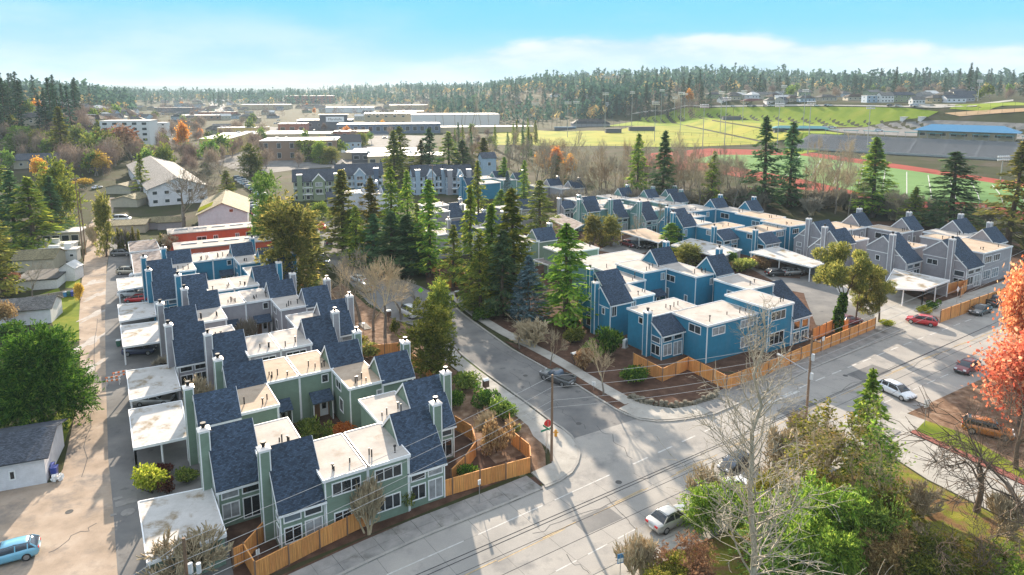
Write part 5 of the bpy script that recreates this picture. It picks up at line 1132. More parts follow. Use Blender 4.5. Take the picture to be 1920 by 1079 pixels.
# the pale bare tree in front, the red maples and the roadside thicket
t, b = leader_tree(301, 20, 66, .22, .26, .17, 6, 4, (1.0, .45))
proto('palebare', [('trunk', mesh_of(t, 'trunk', 'pale_bark')), ('branches', mesh_of(b, 'branches', 'pale_bark'))]); NAMES['palebare'] = 'bare_tree'
bp = at(1391, 1225); plant('palebare', bp, tall((*bp, 0), 545), 10.0, 'tall pale-barked bare tree in front of the junction, fine upswept twigs')
t, b, e = branches(302, 9, 5, .20, .62, (3, 4), .16, up=.4)
proto('redmaple', [('trunk', mesh_of(t, 'trunk', 'grey_bark')), ('branches', mesh_of(b, 'branches', 'grey_bark')), ('leaves', leaves_at(4, e, 30, .6, (.17, .14), 'red_leaf'))]); NAMES['redmaple'] = 'maple_tree'
ptree('redmaple', 1912, 800, 590, 170, 'blazing orange-red maple over the main road, nearer of two at the right edge')
ptree('redmaple', 1935, 700, 470, 110, 'tall salmon-red maple at the right edge, behind the orange one')
t, b, e = branches(303, 12, 5, .22, .85, (3, 4), .28, up=.05, shrink=(.66, .86), wob=.24, trunk_lean=.3)
proto('darkbare', [('trunk', mesh_of(t, 'trunk', 'dark_twig')), ('branches', mesh_of(b, 'branches', 'dark_twig'))]); NAMES['darkbare'] = 'bare_tree'
for bx, by, yt, w, lab in ((1915, 1110, 770, 420, 'dark spreading bare tree at the lower right corner, low crooked boughs'), (1800, 1130, 960, 200, 'dark bare tree on the grass bank left of the lower right corner'), (1830, 960, 760, 190, 'bare twiggy tree beside the parked orange car'), (1905, 880, 690, 150, 'bare twiggy tree below the orange maple')):
    bp = at(bx, by); plant('darkbare', bp, tall((*bp, 0), yt), w * mpp((*bp, 0)), lab)
for i, (bx, by, yt, w, key) in enumerate(((1640, 985, 790, 90, 'greensapling'), (1660, 990, 820, 80, 'greensapling'), (1622, 960, 740, 70, 'greensapling'), (1545, 935, 755, 90, 'sapling'), (1500, 905, 780, 80, 'sapling'), (1590, 960, 770, 80, 'sapling'), (1520, 950, 770, 80, 'sapling'), (1480, 960, 830, 90, 'sapling'))):
    ptree(key, bx, by, yt, w, 'thin sapling with few ' + ('green' if 'green' in key else 'yellow-brown') + ' leaves between the lamp pole and the thicket', 'saplings between lamp pole and thicket', cat='tree')
r_ = random.Random(31)
k_ = 0
th = 'shrubs in the roadside thicket at the bottom right'
for bx, by, yt, w, key in ((1345, 1010, 905, 130, 'thicketgreen'), (1450, 1060, 940, 150, 'thicketgreen'), (1520, 1050, 890, 160, 'thicketgreen'), (1600, 1070, 920, 150, 'thicketlaurel'), (1560, 1110, 960, 170, 'thicketgreen'), (1480, 1110, 990, 170, 'thicketlaurel'), (1660, 1090, 980, 130, 'thicketrusset'), (1720, 1110, 1000, 150, 'thicketlaurel'), (1790, 1100, 1010, 140, 'thicketolive'), (1870, 1110, 1020, 140, 'thicketgreen'), (1300, 1110, 1030, 130, 'thicketrusset'), (1250, 1120, 1045, 110, 'thicketolive'), (1690, 1040, 985, 60, 'thicketolive'), (1480, 985, 900, 110, 'thicketolive'), (1425, 960, 880, 90, 'thicketolive'), (1560, 990, 890, 110, 'thicketolive'), (1660, 1000, 905, 90, 'thicketolive'), (1610, 1015, 935, 120, 'thicketgreen'), (1540, 1010, 930, 100, 'thicketlaurel')):
    ptree(key, bx, by, yt, w, {'thicketgreen': 'bright feathery bush', 'thicketlaurel': 'deep green bush', 'thicketolive': 'olive and yellow bush', 'thicketrusset': 'brown leafy bush'}[key] + ' in the thicket, ' + ('at its left end' if bx < 1350 else 'by the pale trunk' if bx < 1440 else 'right of the pale trunk' if bx < 1570 else 'below the feathery conifer' if bx < 1680 else 'on the grass bank side') + (', front' if by > 1080 else ', back' if by < 1000 else ''), th)
for bx, by, yt, w in ((1330, 960, 870, 90), (1540, 890, 790, 90), (1460, 900, 800, 110), (1195, 1090, 1000, 80), (1720, 960, 905, 90), (1880, 1000, 930, 110), (1500, 840, 770, 70), (1740, 1060, 990, 100)):
    ptree('bareshrub', bx, by, yt, w, 'leafless straw-coloured shrub in the roadside thicket', 'leafless shrubs in the roadside thicket')
# shrubs round the houses
for key, bx, by, yt, w, lab in (
    ('bareshrub0', 360, 1085, 985, 140, 'leafless brown bush at the end of the nearest white carport roof'),
    ('lime0', 286, 925, 874, 64, 'lime-yellow shrub beside the nearest carport'),
    ('maroon1', 316, 922, 893, 46, 'dark maroon shrub behind the lime-yellow one'),
    ('maroon0', 310, 893, 868, 34, 'dark maroon shrub left of the lime-yellow one'),
    ('shrub0', 352, 905, 880, 44, 'low dark shrub against the green wall by the nearest carport'),
    ('orangeshrub0', 640, 822, 795, 48, 'orange and green bush in the green courtyard'),
    ('shrub1', 598, 835, 780, 66, 'dark round bush in the green courtyard'),
    ('shrub2', 568, 812, 786, 36, 'small dark bush by the green courtyard porch'),
    ('darkshrub0', 465, 645, 592, 40, 'grey twiggy bush in the grey courtyard'),
    ('bareshrub1', 372, 775, 700, 52, 'straw-coloured bare shrub between grey and green townhouses'),
    ('oliveshrub0', 560, 537, 515, 60, 'green planting in the blue courtyard'),
    ('darkshrub1', 305, 698, 665, 32, 'dark bare bush by the dark car under its carport'),
    ('bareshrub2', 690, 1000, 890, 78, 'bare tan shrub against the green wall behind the long fence'),
    ('shrub0', 760, 955, 905, 40, 'green vine-like shrub by the ground-floor windows behind the fence'),
    ('laurelshrub0', 880, 905, 868, 40, 'bright green conical bush behind the long fence end'),
    ('russetshrub1', 930, 850, 780, 70, 'brown seed-headed bush between the two short fences'),
    ('laurelshrub1', 905, 768, 726, 62, 'green laurel bush below the pillar mailbox'),
    ('shrub2', 870, 730, 690, 60, 'dark green bush on the bank right of the chimneys'),
    ('shrub0', 945, 790, 748, 54, 'light green low bush by the west pavement'),
    ('laurelshrub2', 850, 765, 726, 40, 'dark laurel on the bank beside the green chimney'),
    ('bareshrub0', 915, 820, 770, 60, 'dry twiggy bush on the bank by the green houses'),
    ('oliveshrub1', 965, 812, 790, 28, 'small grey-green plant in the gravel bed corner'),
    ('laurelshrub0', 1146, 668, 610, 50, 'rounded bright green bush against the blue corner house'),
    ('laurelshrub2', 1182, 716, 682, 62, 'low spreading green bush by the corner cedar fence'),
    ('shrub1', 1102, 672, 640, 56, 'dark green bush between side pavement and blue house'),
    ('shrub2', 1070, 642, 612, 50, 'dark bush beyond the side pavement, farther from the junction'),
    ('russetshrub0', 1095, 690, 650, 40, 'rusty bush behind the young amber-leaved tree'),
    ('bareshrub1', 1000, 650, 596, 70, 'twiggy bush behind the young street trees'),
    ('laurelshrub1', 905, 600, 575, 46, 'green low bush at the top of the side pavement'),
    ('shrub0', 890, 580, 560, 60, 'fern-like bush below the patio fence'),
    ('oliveshrub2', 600, 560, 525, 52, 'olive bush at the top of the house bank'),
    ('oliveshrub1', 595, 535, 505, 40, 'brownish bush beside the top cedar fence'),
    ('oliveshrub0', 675, 655, 625, 36, 'yellow-green bush under the left large bare tree'),
    ('oliveshrub2', 700, 668, 640, 44, 'dark bush under the middle large bare tree'),
    ('shrub1', 738, 625, 598, 24, 'dark conical bush by the pale box sign post'),
    ('oliveshrub0', 1395, 508, 482, 50, 'rounded dark green bush beside the white carport post'),
    ('russetshrub2', 1372, 506, 488, 34, 'russet bush left of the carport planting'),
    ('russetshrub0', 1425, 505, 480, 40, 'brown bush behind the white carport post'),
    ('lime1', 1735, 588, 572, 30, 'yellow-green low shrub at the driveway mouth'),
    ('laurelshrub1', 1745, 580, 562, 36, 'green shrub below the second white carport'),
    ('lime2', 1660, 610, 597, 30, 'yellow shrub round the crooked pine trunk'),
    ('laurelshrub0', 1372, 500, 470, 22, 'small dark green bush against the blue carport wall'),
    ('darkshrub2', 1318, 470, 445, 26, 'bare shrub between blue lean-to and carport'),
    ('yellowshrub0', 150, 565, 528, 18, 'palm-like yellow-green plant on the alley lawn'),
    ('laurelshrub2', 12, 640, 600, 60, 'ragged green shrub at the left edge by the white garage'),
    ('russetshrub1', 20, 545, 510, 50, 'orange-brown shrub at the foot of the left olive conifer'),
    ('bareshrub2', 175, 460, 420, 40, 'straw shrub beside the alley pole'),
    ('darkshrub1', 235, 470, 425, 50, 'brown shrub at the corner of the alley car park'),
    ('bareshrub0', 318, 470, 435, 50, 'bare shrub beside the red flat building'),
    ('bareshrub1', 1205, 1075, 1005, 60, 'rusty bare shrub on the near verge by the bus stop sign'),
): ptree(key, bx, by, yt, w, lab)
# ------------------------------------------------------------------ cedar fences: posts and boarded panels
simple('teal_lid', (0.04, 0.25, 0.26), 0.5); simple('blue_plastic', (0.03, 0.06, 0.30), 0.45); simple('green_plastic', (0.03, 0.12, 0.08), 0.45); simple('black_plastic', (0.02, 0.02, 0.022), 0.5); simple('sign_red', (0.62, 0.02, 0.02), 0.4, var=0.03); simple('sign_white', (0.80, 0.80, 0.80), 0.45, var=0.03); simple('sign_green', (0.01, 0.22, 0.13), 0.45, var=0.05)
simple('sign_blue', (0.05, 0.20, 0.42), 0.45, var=0.05); simple('hivis', (0.30, 0.85, 0.02), 0.5, var=0.03); simple('orange_paint', (0.75, 0.17, 0.02), 0.5, var=0.05); simple('hydrant', (0.62, 0.30, 0.04), 0.5); simple('unit_white', (0.62, 0.63, 0.62), 0.5); simple('brown_paint', (0.10, 0.06, 0.045), 0.6); simple('wire', (0.035, 0.035, 0.04), 0.6); simple('wire_pale', (0.40, 0.39, 0.38), 0.5, 0.4); simple('insulator', (0.55, 0.57, 0.60), 0.35)
mottled('fieldstone', [(0.3, (0.10, 0.095, 0.075)), (0.55, (0.20, 0.18, 0.14)), (0.75, (0.32, 0.29, 0.23))], 1.2, 5, 0.9, 0.5, 0.05)
FR = random.Random(8)
def fence(pix, label, h=1.8, bay=2.44, world=False, group=None, mat='cedar'):
    P = pix if world else [at(*p) for p in pix]
    root = thing('wood_fence', label, 'fence', (P[0][0], P[0][1], 0.0), 0, group); ox, oy = P[0]
    posts = set()
    for a, b in zip(P, P[1:]):
        L = math.hypot(b[0] - a[0], b[1] - a[1]); n = max(1, round(L / bay)); ang = math.atan2(b[1] - a[1], b[0] - a[0]); w = L / n
        pan = MB(); k = max(4, int(w / .16)); bw = (w - .12) / k
        for i in range(k):
            x = .06 + i * bw; d = FR.uniform(-.008, .008); pan.box(x + .004, x + bw - .004, -.02 + d, .004 + d, .06, h - .05 + FR.uniform(-.01, .01))
        pan.box(.05, w - .05, .006, .05, .30, .39); pan.box(.05, w - .05, .006, .05, h - .45, h - .36)
        pan.box(-.01, w + .01, -.05, .06, h - .035, h + .01)
        first = None
        for i in range(n):
            x, y = a[0] + math.cos(ang) * w * i, a[1] + math.sin(ang) * w * i
            if first is None: o = pan.build('fence_panel', mat, root); first = o
            else: o = link('fence_panel', first.data, root)
            o.location = (x - ox, y - oy, FR.uniform(-.02, .02)); o.rotation_euler = (0, 0, ang)
        for i in range(n + 1):
            x, y = a[0] + math.cos(ang) * w * i, a[1] + math.sin(ang) * w * i; key = (round(x, 1), round(y, 1))
            if key in posts: continue
            posts.add(key)
            if 'fp' not in PROTO: 
                q = MB(); q.box(-.06, .06, -.075, .045, 0, 1.0); q.prism([(-.075, -.09, 1.0), (.075, -.09, 1.0), (.075, .06, 1.0), (-.075, .06, 1.0)], [(-.02, -.03, 1.06), (.02, -.03, 1.06), (.02, .01, 1.06), (-.02, .01, 1.06)]); o = q.build('fence_post', 'pole_wood', root); PROTO['fp'] = o.data
            else: o = link('fence_post', PROTO['fp'], root)
            o.location = (x - ox, y - oy, 0); o.rotation_euler = (0, 0, ang); o.scale = (1, 1, h + .06)
    return root
fence([(438, 1066), (459, 1055), (505, 1003)], 'short cedar fence running from the nearest carport back to the green house corner')
fence([(459, 1055), (480, 1092), (600, 1029), (700, 981), (795, 944), (900, 913), (995, 887)], 'long cedar fence in front of the green townhouses along the main road')
fence([(995, 887), (993, 862), (958, 834), (955, 800)], 'cedar fence turning up from the main road along the gravel bed')
fence([(846, 912), (872, 886), (893, 856), (885, 826), (852, 806)], 'cedar patio fence behind the green chimney house, on the bank')
fence([(668, 672), (748, 664), (812, 716)], 'cedar fence round the bare patio beside the bushy evergreen')
fence([(560, 552), (575, 546), (600, 575)], 'small cedar fence by the topmost blue townhouse of the alley row')
fence([(1060, 618), (1066, 600), (1090, 624)], 'cedar fence end left of the blue corner townhouse')
fence([(1187, 687), (1242, 717), (1290, 694), (1362, 732), (1440, 703), (1520, 668), (1640, 618)], 'cedar fence in front of the blue townhouses along the main road', h=2.0, bay=2.7)
fence([(1522, 640), (1560, 622), (1590, 622)], 'inner cedar fence beside the lean-to and the leaning pine', h=2.0)
fence([(1762, 606), (1850, 574), (1925, 546)], 'cedar fence along the main road in front of the grey townhouses', h=2.3, bay=3.3)
fence([(1775, 552), (1812, 545), (1800, 560)], 'cedar patio fence between second carport and grey saltbox', h=2.2)
fence([(788, 500), (800, 518), (838, 500), (852, 494)], 'cedar patio fence under the dark conifers, left part')
fence([(824, 520), (826, 532), (840, 541), (870, 536), (872, 515), (850, 512)], 'cedar patio fence box between the conifers by the grey house')
fence([(870, 536), (890, 548), (912, 560)], 'cedar fence behind the conifer trunks on the side road')
fence([(735, 492), (752, 488), (760, 492)], 'cedar gate panel half hidden under the low dark conifers')
fence([(1085, 412), (1112, 406)], 'short cedar fence beside the green stacked gables'); fence([(1222, 436), (1240, 430)], 'short cedar fence beside the brown carport')
fence([(1460, 472), (1484, 464)], 'short cedar fence between blue lean-to and grey gable', h=2.2)
fence([(0, 578), (150, 552), (152, 548)], 'weathered board fence between the two small yards by the alley', h=1.2, mat='grey_wood')
# stone edging of the raised bed at the junction, stone by stone
sw = thing('stone_wall', 'low dry stone wall edging the mulch bed at the junction corner', 'wall', (*at(1185, 752), 0))
line = resample([at(*p) for p in ((1180, 748), (1206, 757), (1235, 762), (1268, 764), (1300, 760), (1332, 750), (1345, 742))], .62); r_ = random.Random(12)
for lev in range(3):
    for i, (x, y) in enumerate(line):
        s_ = r_.uniform(.26, .40); mb = MB(); n = 7
        A = [r_.uniform(.8, 1.15) for _ in range(n)]
        for zz, f in ((0, .85), (.14, 1), (.30, .7)): pass
        ring = lambda f, z: [(math.cos(6.283 * k / n) * s_ * A[k] * f, math.sin(6.283 * k / n) * s_ * A[k] * f, z) for k in range(n)]
        mb.prism(ring(.9, 0), ring(1.05, .16)); mb.prism(ring(1.05, .162), ring(.72, .30))
        o = mb.build('stone', 'fieldstone', sw); o.location = (x - sw.location.x + r_.uniform(-.08, .08), y - sw.location.y + r_.uniform(-.08, .08) + lev * .02, lev * .26 + r_.uniform(-.02, .02)); o.rotation_euler = (0, 0, r_.uniform(0, 6))
        if lev == 2 and r_.random() < .35: bpy.data.objects.remove(o)

# ------------------------------------------------------------------ carports
def carport(corners, label, h=2.75, wall=None, roof='carport_roof', posts=(0, 1), tilt=0.12):
    """corners on the street grid, in order; posts: indexes of edges that carry posts"""
    P = [xy(*c) for c in corners]; o = P[0]
    root = thing('carport', label, 'carport', (o[0], o[1], 0)); L = [(x - o[0], y - o[1]) for x, y in P]
    r = MB(); r.prism([(x, y, h - .02) for x, y in L], [(x, y, h + .10) for x, y in L]); rf = r.build('roof', roof, root)
    cx, cy_ = sum(p[0] for p in L) / 4, sum(p[1] for p in L) / 4
    for a, b in zip(L, L[1:] + L[:1]):
        e = MB(); e.beam((a[0], a[1], h + .02), (b[0], b[1], h + .02), .10, .30); e.build('fascia', 'white_trim', rf)
    ins = [(cx + (x - cx) * .95, cy_ + (y - cy_) * .95) for x, y in L]
    for ed in posts:
        a, b = ins[ed], ins[(ed + 1) % 4]; n = 3
        for k in range(n):
            t = k / (n - 1); x, y = a[0] + (b[0] - a[0]) * t, a[1] + (b[1] - a[1]) * t
            q = MB(); q.box(x - .08, x + .08, y - .08, y + .08, 0, h - .03); q.build('post', 'white_trim', root)
    if wall:
        ed, col = wall; a, b = ins[ed], ins[(ed + 1) % 4]
        q = MB(); q.beam((a[0], a[1], (h - .05) / 2), (b[0], b[1], (h - .05) / 2), .15, h - .1); q.build('wall', col, root)
    return root
dv = [('green_siding', c) for c in range(2)]
carport([(1.0, 66.1), (1.05, 56.5), (7.0, 57.0), (7.0, 65.2)], 'nearest white carport roof beside the alley, stained, in front of the green houses', wall=(1, 'green_siding'), posts=(0,))
carport([(1.25, 87.1), (1.2, 77.0), (6.4, 76.6), (6.8, 86.5)], 'second white carport from the main road, brown-stained roof beside the alley', posts=(0, 1))
carport([(1.6, 100.0), (1.5, 89.9), (7.1, 90.2), (7.2, 99.3)], 'third white carport beside the alley, silver car tucked under its near edge', wall=(2, 'grey_siding'), posts=(0, 3))
carport([(1.7, 120.5), (1.65, 110.0), (6.8, 109.7), (7.2, 119.8)], 'fourth white carport beside the alley, dark car under its near edge', wall=(2, 'grey_siding'), posts=(0, 3))
carport([(1.8, 133.2), (1.7, 123.0), (7.0, 123.4), (7.3, 131.8)], 'fifth white carport beside the alley, bush growing at its near edge', wall=(2, 'blue_siding'), posts=(0, 3))
carport([(2.3, 152.0), (2.25, 142.6), (7.2, 143.3), (7.3, 151.5)], 'sixth white carport beside the alley, white and red cars at its near edge', wall=(2, 'blue_siding'), posts=(0, 3))
def pcar(pix, label, z=2.8, **k):
    P = [at(*p, z) for p in pix]; C_ = [(x * SA + y * CA, -x * CA + y * SA) for x, y in P]; return carport(C_, label, h=z, **k)
pcar([(251, 515), (246, 478), (300, 470), (310, 505)], 'leaf-strewn brown flat carport roof by the alley car park, nearer one', roof='leafy_roof', posts=(0,))
pcar([(243, 474), (240, 455), (292, 450), (300, 468)], 'leaf-strewn brown flat carport roof by the alley car park, farther one', roof='leafy_roof', posts=(0,))
pcar([(1405, 474), (1521, 502), (1545, 495), (1456, 463)], 'broad white carport in the car court sheltering dark and silver cars', z=3.2, posts=(0,), wall=(2, 'grey_siding'))
pcar([(1655, 541), (1732, 545), (1781, 527), (1676, 505)], 'white carport beside the grey saltbox houses and leaning pines', z=3.2, posts=(0, 1), wall=(2, 'grey_siding'))
pcar([(1258, 461), (1350, 483), (1391, 469), (1295, 448)], 'white carport in front of the blue lean-to houses', z=3.1, posts=(2,), wall=(1, 'grey_siding'))
pcar([(1163, 435), (1235, 456), (1252, 446), (1209, 429)], 'rust-stained brown carport roof in front of the green saltboxes', z=3.1, roof='tan_membrane', posts=(0,))
pcar([(1030, 412), (1075, 432), (1095, 421), (1052, 402)], 'leaf-covered carport roof beside the green stacked gables', z=3.0, roof='leafy_roof', posts=(0,))
pcar([(1000, 488), (1055, 508), (1078, 500), (1040, 482)], 'leaf-covered carport roof behind the blue spruce', z=3.0, roof='leafy_roof', posts=(0,))
pcar([(826, 384), (872, 397), (902, 392), (858, 380)], 'far white carport with a white and a blue car beneath', z=3.0, posts=(0,))
pcar([(878, 398), (905, 404), (918, 398), (893, 393)], 'far white carport right of the one with the blue car', z=3.0, posts=(0,))

# ------------------------------------------------------------------ poles, wires, signs, boxes
def on0(px, py): x, y = at(px, py); return (x, y, 0.0)
def pole(b, h, label, arms=True, rz=0.0, r=.16, group=None):
    root = thing('utility_pole', label, 'utility pole', b, rz, group)
    q = MB(); q.tube((0, 0, -.3), (0, 0, h), r, r * .72, 10); q.build('post', 'pole_wood', root, smooth=False)
    if arms:
        a = MB(); a.box(-1.2, 1.2, -.06, .06, h - .55, h - .43); ar = a.build('crossarm', 'pole_wood', root)
        for x in (-1.1, -.5, .5, 1.1):
            i = MB(); i.tube((x, 0, h - .43), (x, 0, h - .22), .05, .035, 6); i.build('insulator', 'insulator', ar)
    return root
PB = (*at(1034, 866), 0.0); hB = tall(PB, 703)
pB = pole(PB, hB, 'wooden utility pole at the junction corner with a red octagonal sign behind it', arms=False)
PC = (*at(1511, 790), 0.0); hC = tall(PC, 630)
pC = pole(PC, hC, 'wooden utility pole with street lamp by the right-hand thicket', rz=math.radians(-58))
lm_ = MB(); lm_.tube((0, 0, hC - 4.6), (-3.6, -.4, hC - 3.7), .05, .04, 6); lm_.build('lamp_arm', 'galvanised', pC); hd = MB(); hd.box(-4.3, -3.5, -.52, -.28, hC - 3.75, hC - 3.6); hd.build('lamp_head', 'insulator', pC)
for z_ in (hC - 2.6, hC - 5.0):
    tr_ = MB(); tr_.tube((.3, 0, z_ - .4), (.3, 0, z_ + .4), .2, n=10); tr_.build('transformer', 'insulator', pC)
X_, Y_ = at(344, 1009, 10.5); PA = (X_, Y_, 0.0); pole(PA, 10.5, 'wooden utility pole behind the nearest carport, two pale insulators low on it', arms=False, r=.15)
for dx in (.35, .9):
    q = MB(); q.tube((X_ + dx, Y_ - .1, 8.0), (X_ + dx, Y_ - .1, 8.7), .16, n=8); q.build('transformer_can', 'insulator'); 
for o in [o for o in C.objects if o.name.startswith('transformer_can')]:
    o.parent = [p for p in C.objects if p.name == 'utility_pole.002'][0]; o.location = (-X_, -Y_, 0)
for bx, by, yt, lab in ((157, 490, 332, 'tall wooden pole at the alley top, nearest of a pair'), (161, 478, 352, 'pale wooden pole just behind the alley pole'), (151, 400, 345, 'shorter pole left of the alley poles'), (163, 300, 262, 'distant pole above the alley'), (1372, 268, 200, 'thin far pole by the playing field')):
    b = on(bx, by); pole(b, tall(b, yt), lab, rz=1.2, r=.14)
for bx, by, yt, lab in ((967, 300, 250, 'wooden pole with crossarms behind the conifers, right of the apartments'), (812, 382, 308, 'far wooden pole with crossarms between apartments and conifers'), (230, 245, 210, 'distant pole beside the far avenue'), (320, 255, 214, 'distant pole at the brown trees')):
    b = on(bx, by); pole(b, tall(b, yt), lab, rz=.3, r=.14)
def wire(p, q, sag, label, r=.022, mat='wire', group='overhead wires along the main road', n=24):
    mb = MB(); P = []
    for i in range(n + 1):
        t = i / n; P.append((p[0] + (q[0] - p[0]) * t, p[1] + (q[1] - p[1]) * t, p[2] + (q[2] - p[2]) * t - sag * 4 * t * (1 - t)))
    mb.path(P, r, 4, 0); o = mb.build('overhead_wire', mat); tag(o, label, 'wire', group); return o
end0 = at(60, 1180, 10.2); endR = at(1985, 440, 11.5)
for k, (za, zb, zc, mat) in enumerate(((10.3, hB - .1, hC - .3, 'wire_pale'), (8.9, hB - 1.4, hC - 1.9, 'wire_pale'), (7.6, hB - 2.9, hC - 3.2, 'wire_pale'), (6.9, hB - 3.7, hC - 4.2, 'wire_pale'))):
    lb = ('uppermost', 'second', 'third', 'lowest')[k]
    wire((PA[0], PA[1], za), (PB[0], PB[1], zb), .5, f'{lb} pale wire from the carport pole to the junction pole', mat=mat)
    wire((PB[0], PB[1], zb), (PC[0], PC[1], zc), .6, f'{lb} pale wire from the junction pole to the lamp pole', mat=mat)
    wire((PC[0], PC[1], zc), (endR[0], endR[1], zc + 1.0), .6, f'{lb} pale wire leaving the lamp pole to the right', mat=mat)
    wire((PA[0], PA[1], za), (end0[0] - 8 * k, end0[1] - 2 * k, za), .4, f'{lb} pale wire leaving the carport pole to the left', mat=mat)
for k, (pa, pb, z_) in enumerate((((800, 1079), (1875, 600), 9.0), ((960, 1001), (1875, 600), 9.0), ((700, 1190), (1875, 640), 8.6), ((960, 1032), (1800, 655), 8.2))):
    A_, B_ = at(*pa, z_), at(*pb, z_)
    ux, uy = B_[0] - A_[0], B_[1] - A_[1]; L = math.hypot(ux, uy); ux, uy = ux / L, uy / L
    A2, B2_ = (A_[0] - ux * 40, A_[1] - uy * 40), (B_[0] + ux * 60, B_[1] + uy * 60)
    wire((*A2, z_ + .4), (*B2_, z_ + .4), .6, ('outermost', 'second', 'third', 'innermost')[k] + ' dark wire strung over the main carriageway', r=.03 if k < 2 else .02)
# stop sign, street name, hydrant, mailboxes and other small things
def sign(b, h, label, cat, face, rz, mats=('galvanised',), r=.035):
    root = thing('road_sign' if cat == 'sign' else cat.replace(' ', '_'), label, cat, b, rz); q = MB(); q.tube((0, 0, 0), (0, 0, h), r, n=6); q.build('post', mats[0], root); return root
def text(body, size, mat, parent, loc, rot=(math.pi / 2, 0, 0), name='lettering', depth=.004):
    cu = bpy.data.curves.new('t', 'FONT'); cu.body = body; cu.size = size; cu.align_x = 'CENTER'; cu.align_y = 'CENTER'; cu.extrude = depth
    to = bpy.data.objects.new('t', cu); C.objects.link(to); dg = bpy.context.evaluated_depsgraph_get(); me = bpy.data.meshes.new_from_object(to.evaluated_get(dg)); bpy.data.objects.remove(to)
    me.materials.clear(); me.materials.append(M[mat]); o = link(name, me, parent, loc); o.rotation_euler = rot; o['kind'] = 'stuff' if False else ''; del o['kind']; return o
b = on0(1027, 834); s_ = sign(b, 2.9, 'red octagonal stop sign seen from behind the junction pole', 'sign', None, math.radians(200))
q = MB(); n = 8; ring = [(math.cos(math.pi / 8 + k * math.pi / 4) * .48, math.sin(math.pi / 8 + k * math.pi / 4) * .48) for k in range(8)]
q.prism([(x, -.04, 2.55 + z) for x, z in ring], [(x, -.06, 2.55 + z) for x, z in ring]); pl = q.build('plate', 'sign_red', s_); text('STOP', .30, 'sign_white', pl, (0, -.063, 2.55))
b = on0(1024, 850); s_ = sign(b, 3.0, 'green street name plates on a thin post beside the junction pole', 'street sign', None, math.radians(35))
q = MB(); q.box(-.75, .75, -.02, .02, 2.7, 2.92); q.build('name_plate', 'sign_green', s_); q = MB(); q.box(-.02, .02, -.6, .6, 2.95, 3.15); q.build('name_plate', 'sign_green', s_)
b = on0(1042, 820); h_ = thing('fire_hydrant', 'orange-brown fire hydrant on the paved corner by the junction pole', 'fire hydrant', b)
q = MB(); q.tube((0, 0, .13), (0, 0, .8), .17, n=10); q.tube((0, 0, .8), (0, 0, .98), .19, .06, 10); q.build('barrel', 'hydrant', h_); q = MB(); q.tube((-.3, 0, .6), (.3, 0, .6), .08, n=8); q.build('nozzle', 'hydrant', h_)
def mailbox(b, label, hh=1.35):
    m_ = thing('mailbox', label, 'mailbox', b, PHI); q = MB(); q.box(-.06, .06, -.06, .06, 0, hh - .4); q.build('post', 'brown_paint', m_); q = MB(); q.box(-.36, .36, -.3, .3, hh - .4, hh + .55); q.build('box', 'brown_paint', m_); q = MB(); q.prism([(-.42, -.36, hh + .55), (.42, -.36, hh + .55), (.42, .36, hh + .55), (-.42, .36, hh + .55)], [(-.4, -.05, hh + .75), (.4, -.05, hh + .75), (.4, .05, hh + .75), (-.4, .05, hh + .75)]); q.build('lid', 'unit_white', m_)
mailbox(on0(911, 738), 'brown pillar mailbox at the edge of the west pavement')
mailbox(on0(1076, 686), 'dark mailbox pedestal on a pad beside the east pavement'); mailbox(on0(729, 603), 'brown box on a post beside the path steps on the bank'); mailbox(on0(857, 565), 'dark mailbox at the head of the east pavement')
b = on0(1172, 652); ac = thing('heat_pump', 'white heat pump unit standing beside the blue corner house', 'heat pump', b, PHI + .4)
q = MB(); q.box(-.5, .5, -.22, .22, .1, 1.35); q.build('case', 'unit_white', ac); q = MB(); q.tube((0, -.225, .75), (0, -.25, .75), .38, n=16); q.build('fan_grille', 'galvanised', ac); q = MB(); q.box(-.6, .6, -.35, .35, 0, .09); q.build('pad', 'kerbstone', ac)
def barricade(px, py, rz, label):
    g = thing('road_barricade', label, 'barricade', on0(px, py), rz)
    for z in (.55, 1.0):
        q = MB()
        for k in range(6): q.box(-.9 + k * .3, -.6 + k * .3, -.02, .02, z, z + .22, k % 2)
        q.build('board', ['orange_paint', 'sign_white'], g)
    for x in (-.75, .75):
        q = MB(); q.beam((x, -.3, 0), (x, .05, 1.2), .05, .05); q.beam((x, .3, 0), (x, -.0, 1.2), .05, .05); q.build('leg', 'sign_white', g)
barricade(213, 722, .35, 'orange and white striped barricade on the parking strip, nearer one'); barricade(226, 712, .6, 'orange and white striped barricade on the parking strip, farther one')
for px, py, rz, lab in ((1163, 1079, .2, 'bus stop sign on the near pavement edge'),):
    s_ = sign((*at(1162, 1100), 0), 2.9, lab, 'bus stop', None, math.radians(20)); q = MB(); q.box(-.28, .28, -.02, .02, 2.1, 2.95); q.build('plate', 'sign_blue', s_); q = MB(); q.box(-.24, .24, -.028, -.021, 2.2, 2.55); q.build('notice', 'sign_white', s_)
b = (*at(1733, 800), 0); s_ = sign(b, tall(b, 750), 'white rectangular road sign at the side road mouth, back turned', 'sign', None, .3); hh = tall(b, 750); q = MB(); q.box(-.35, .05, -.02, .02, hh - .95, hh); q.build('plate', 'sign_white', s_); q = MB(); q.box(.10, .5, .02, .05, hh - 1.0, hh - .05); q.build('plate', 'sign_white', s_)
b = (*at(1541, 676), 0); s_ = sign(b, tall(b, 632), 'small white sign before the cedar fence on the main road', 'sign', None, math.radians(35)); hh = tall(b, 632); q = MB(); q.box(-.3, .3, -.02, .02, hh - .6, hh); q.build('plate', 'sign_white', s_)
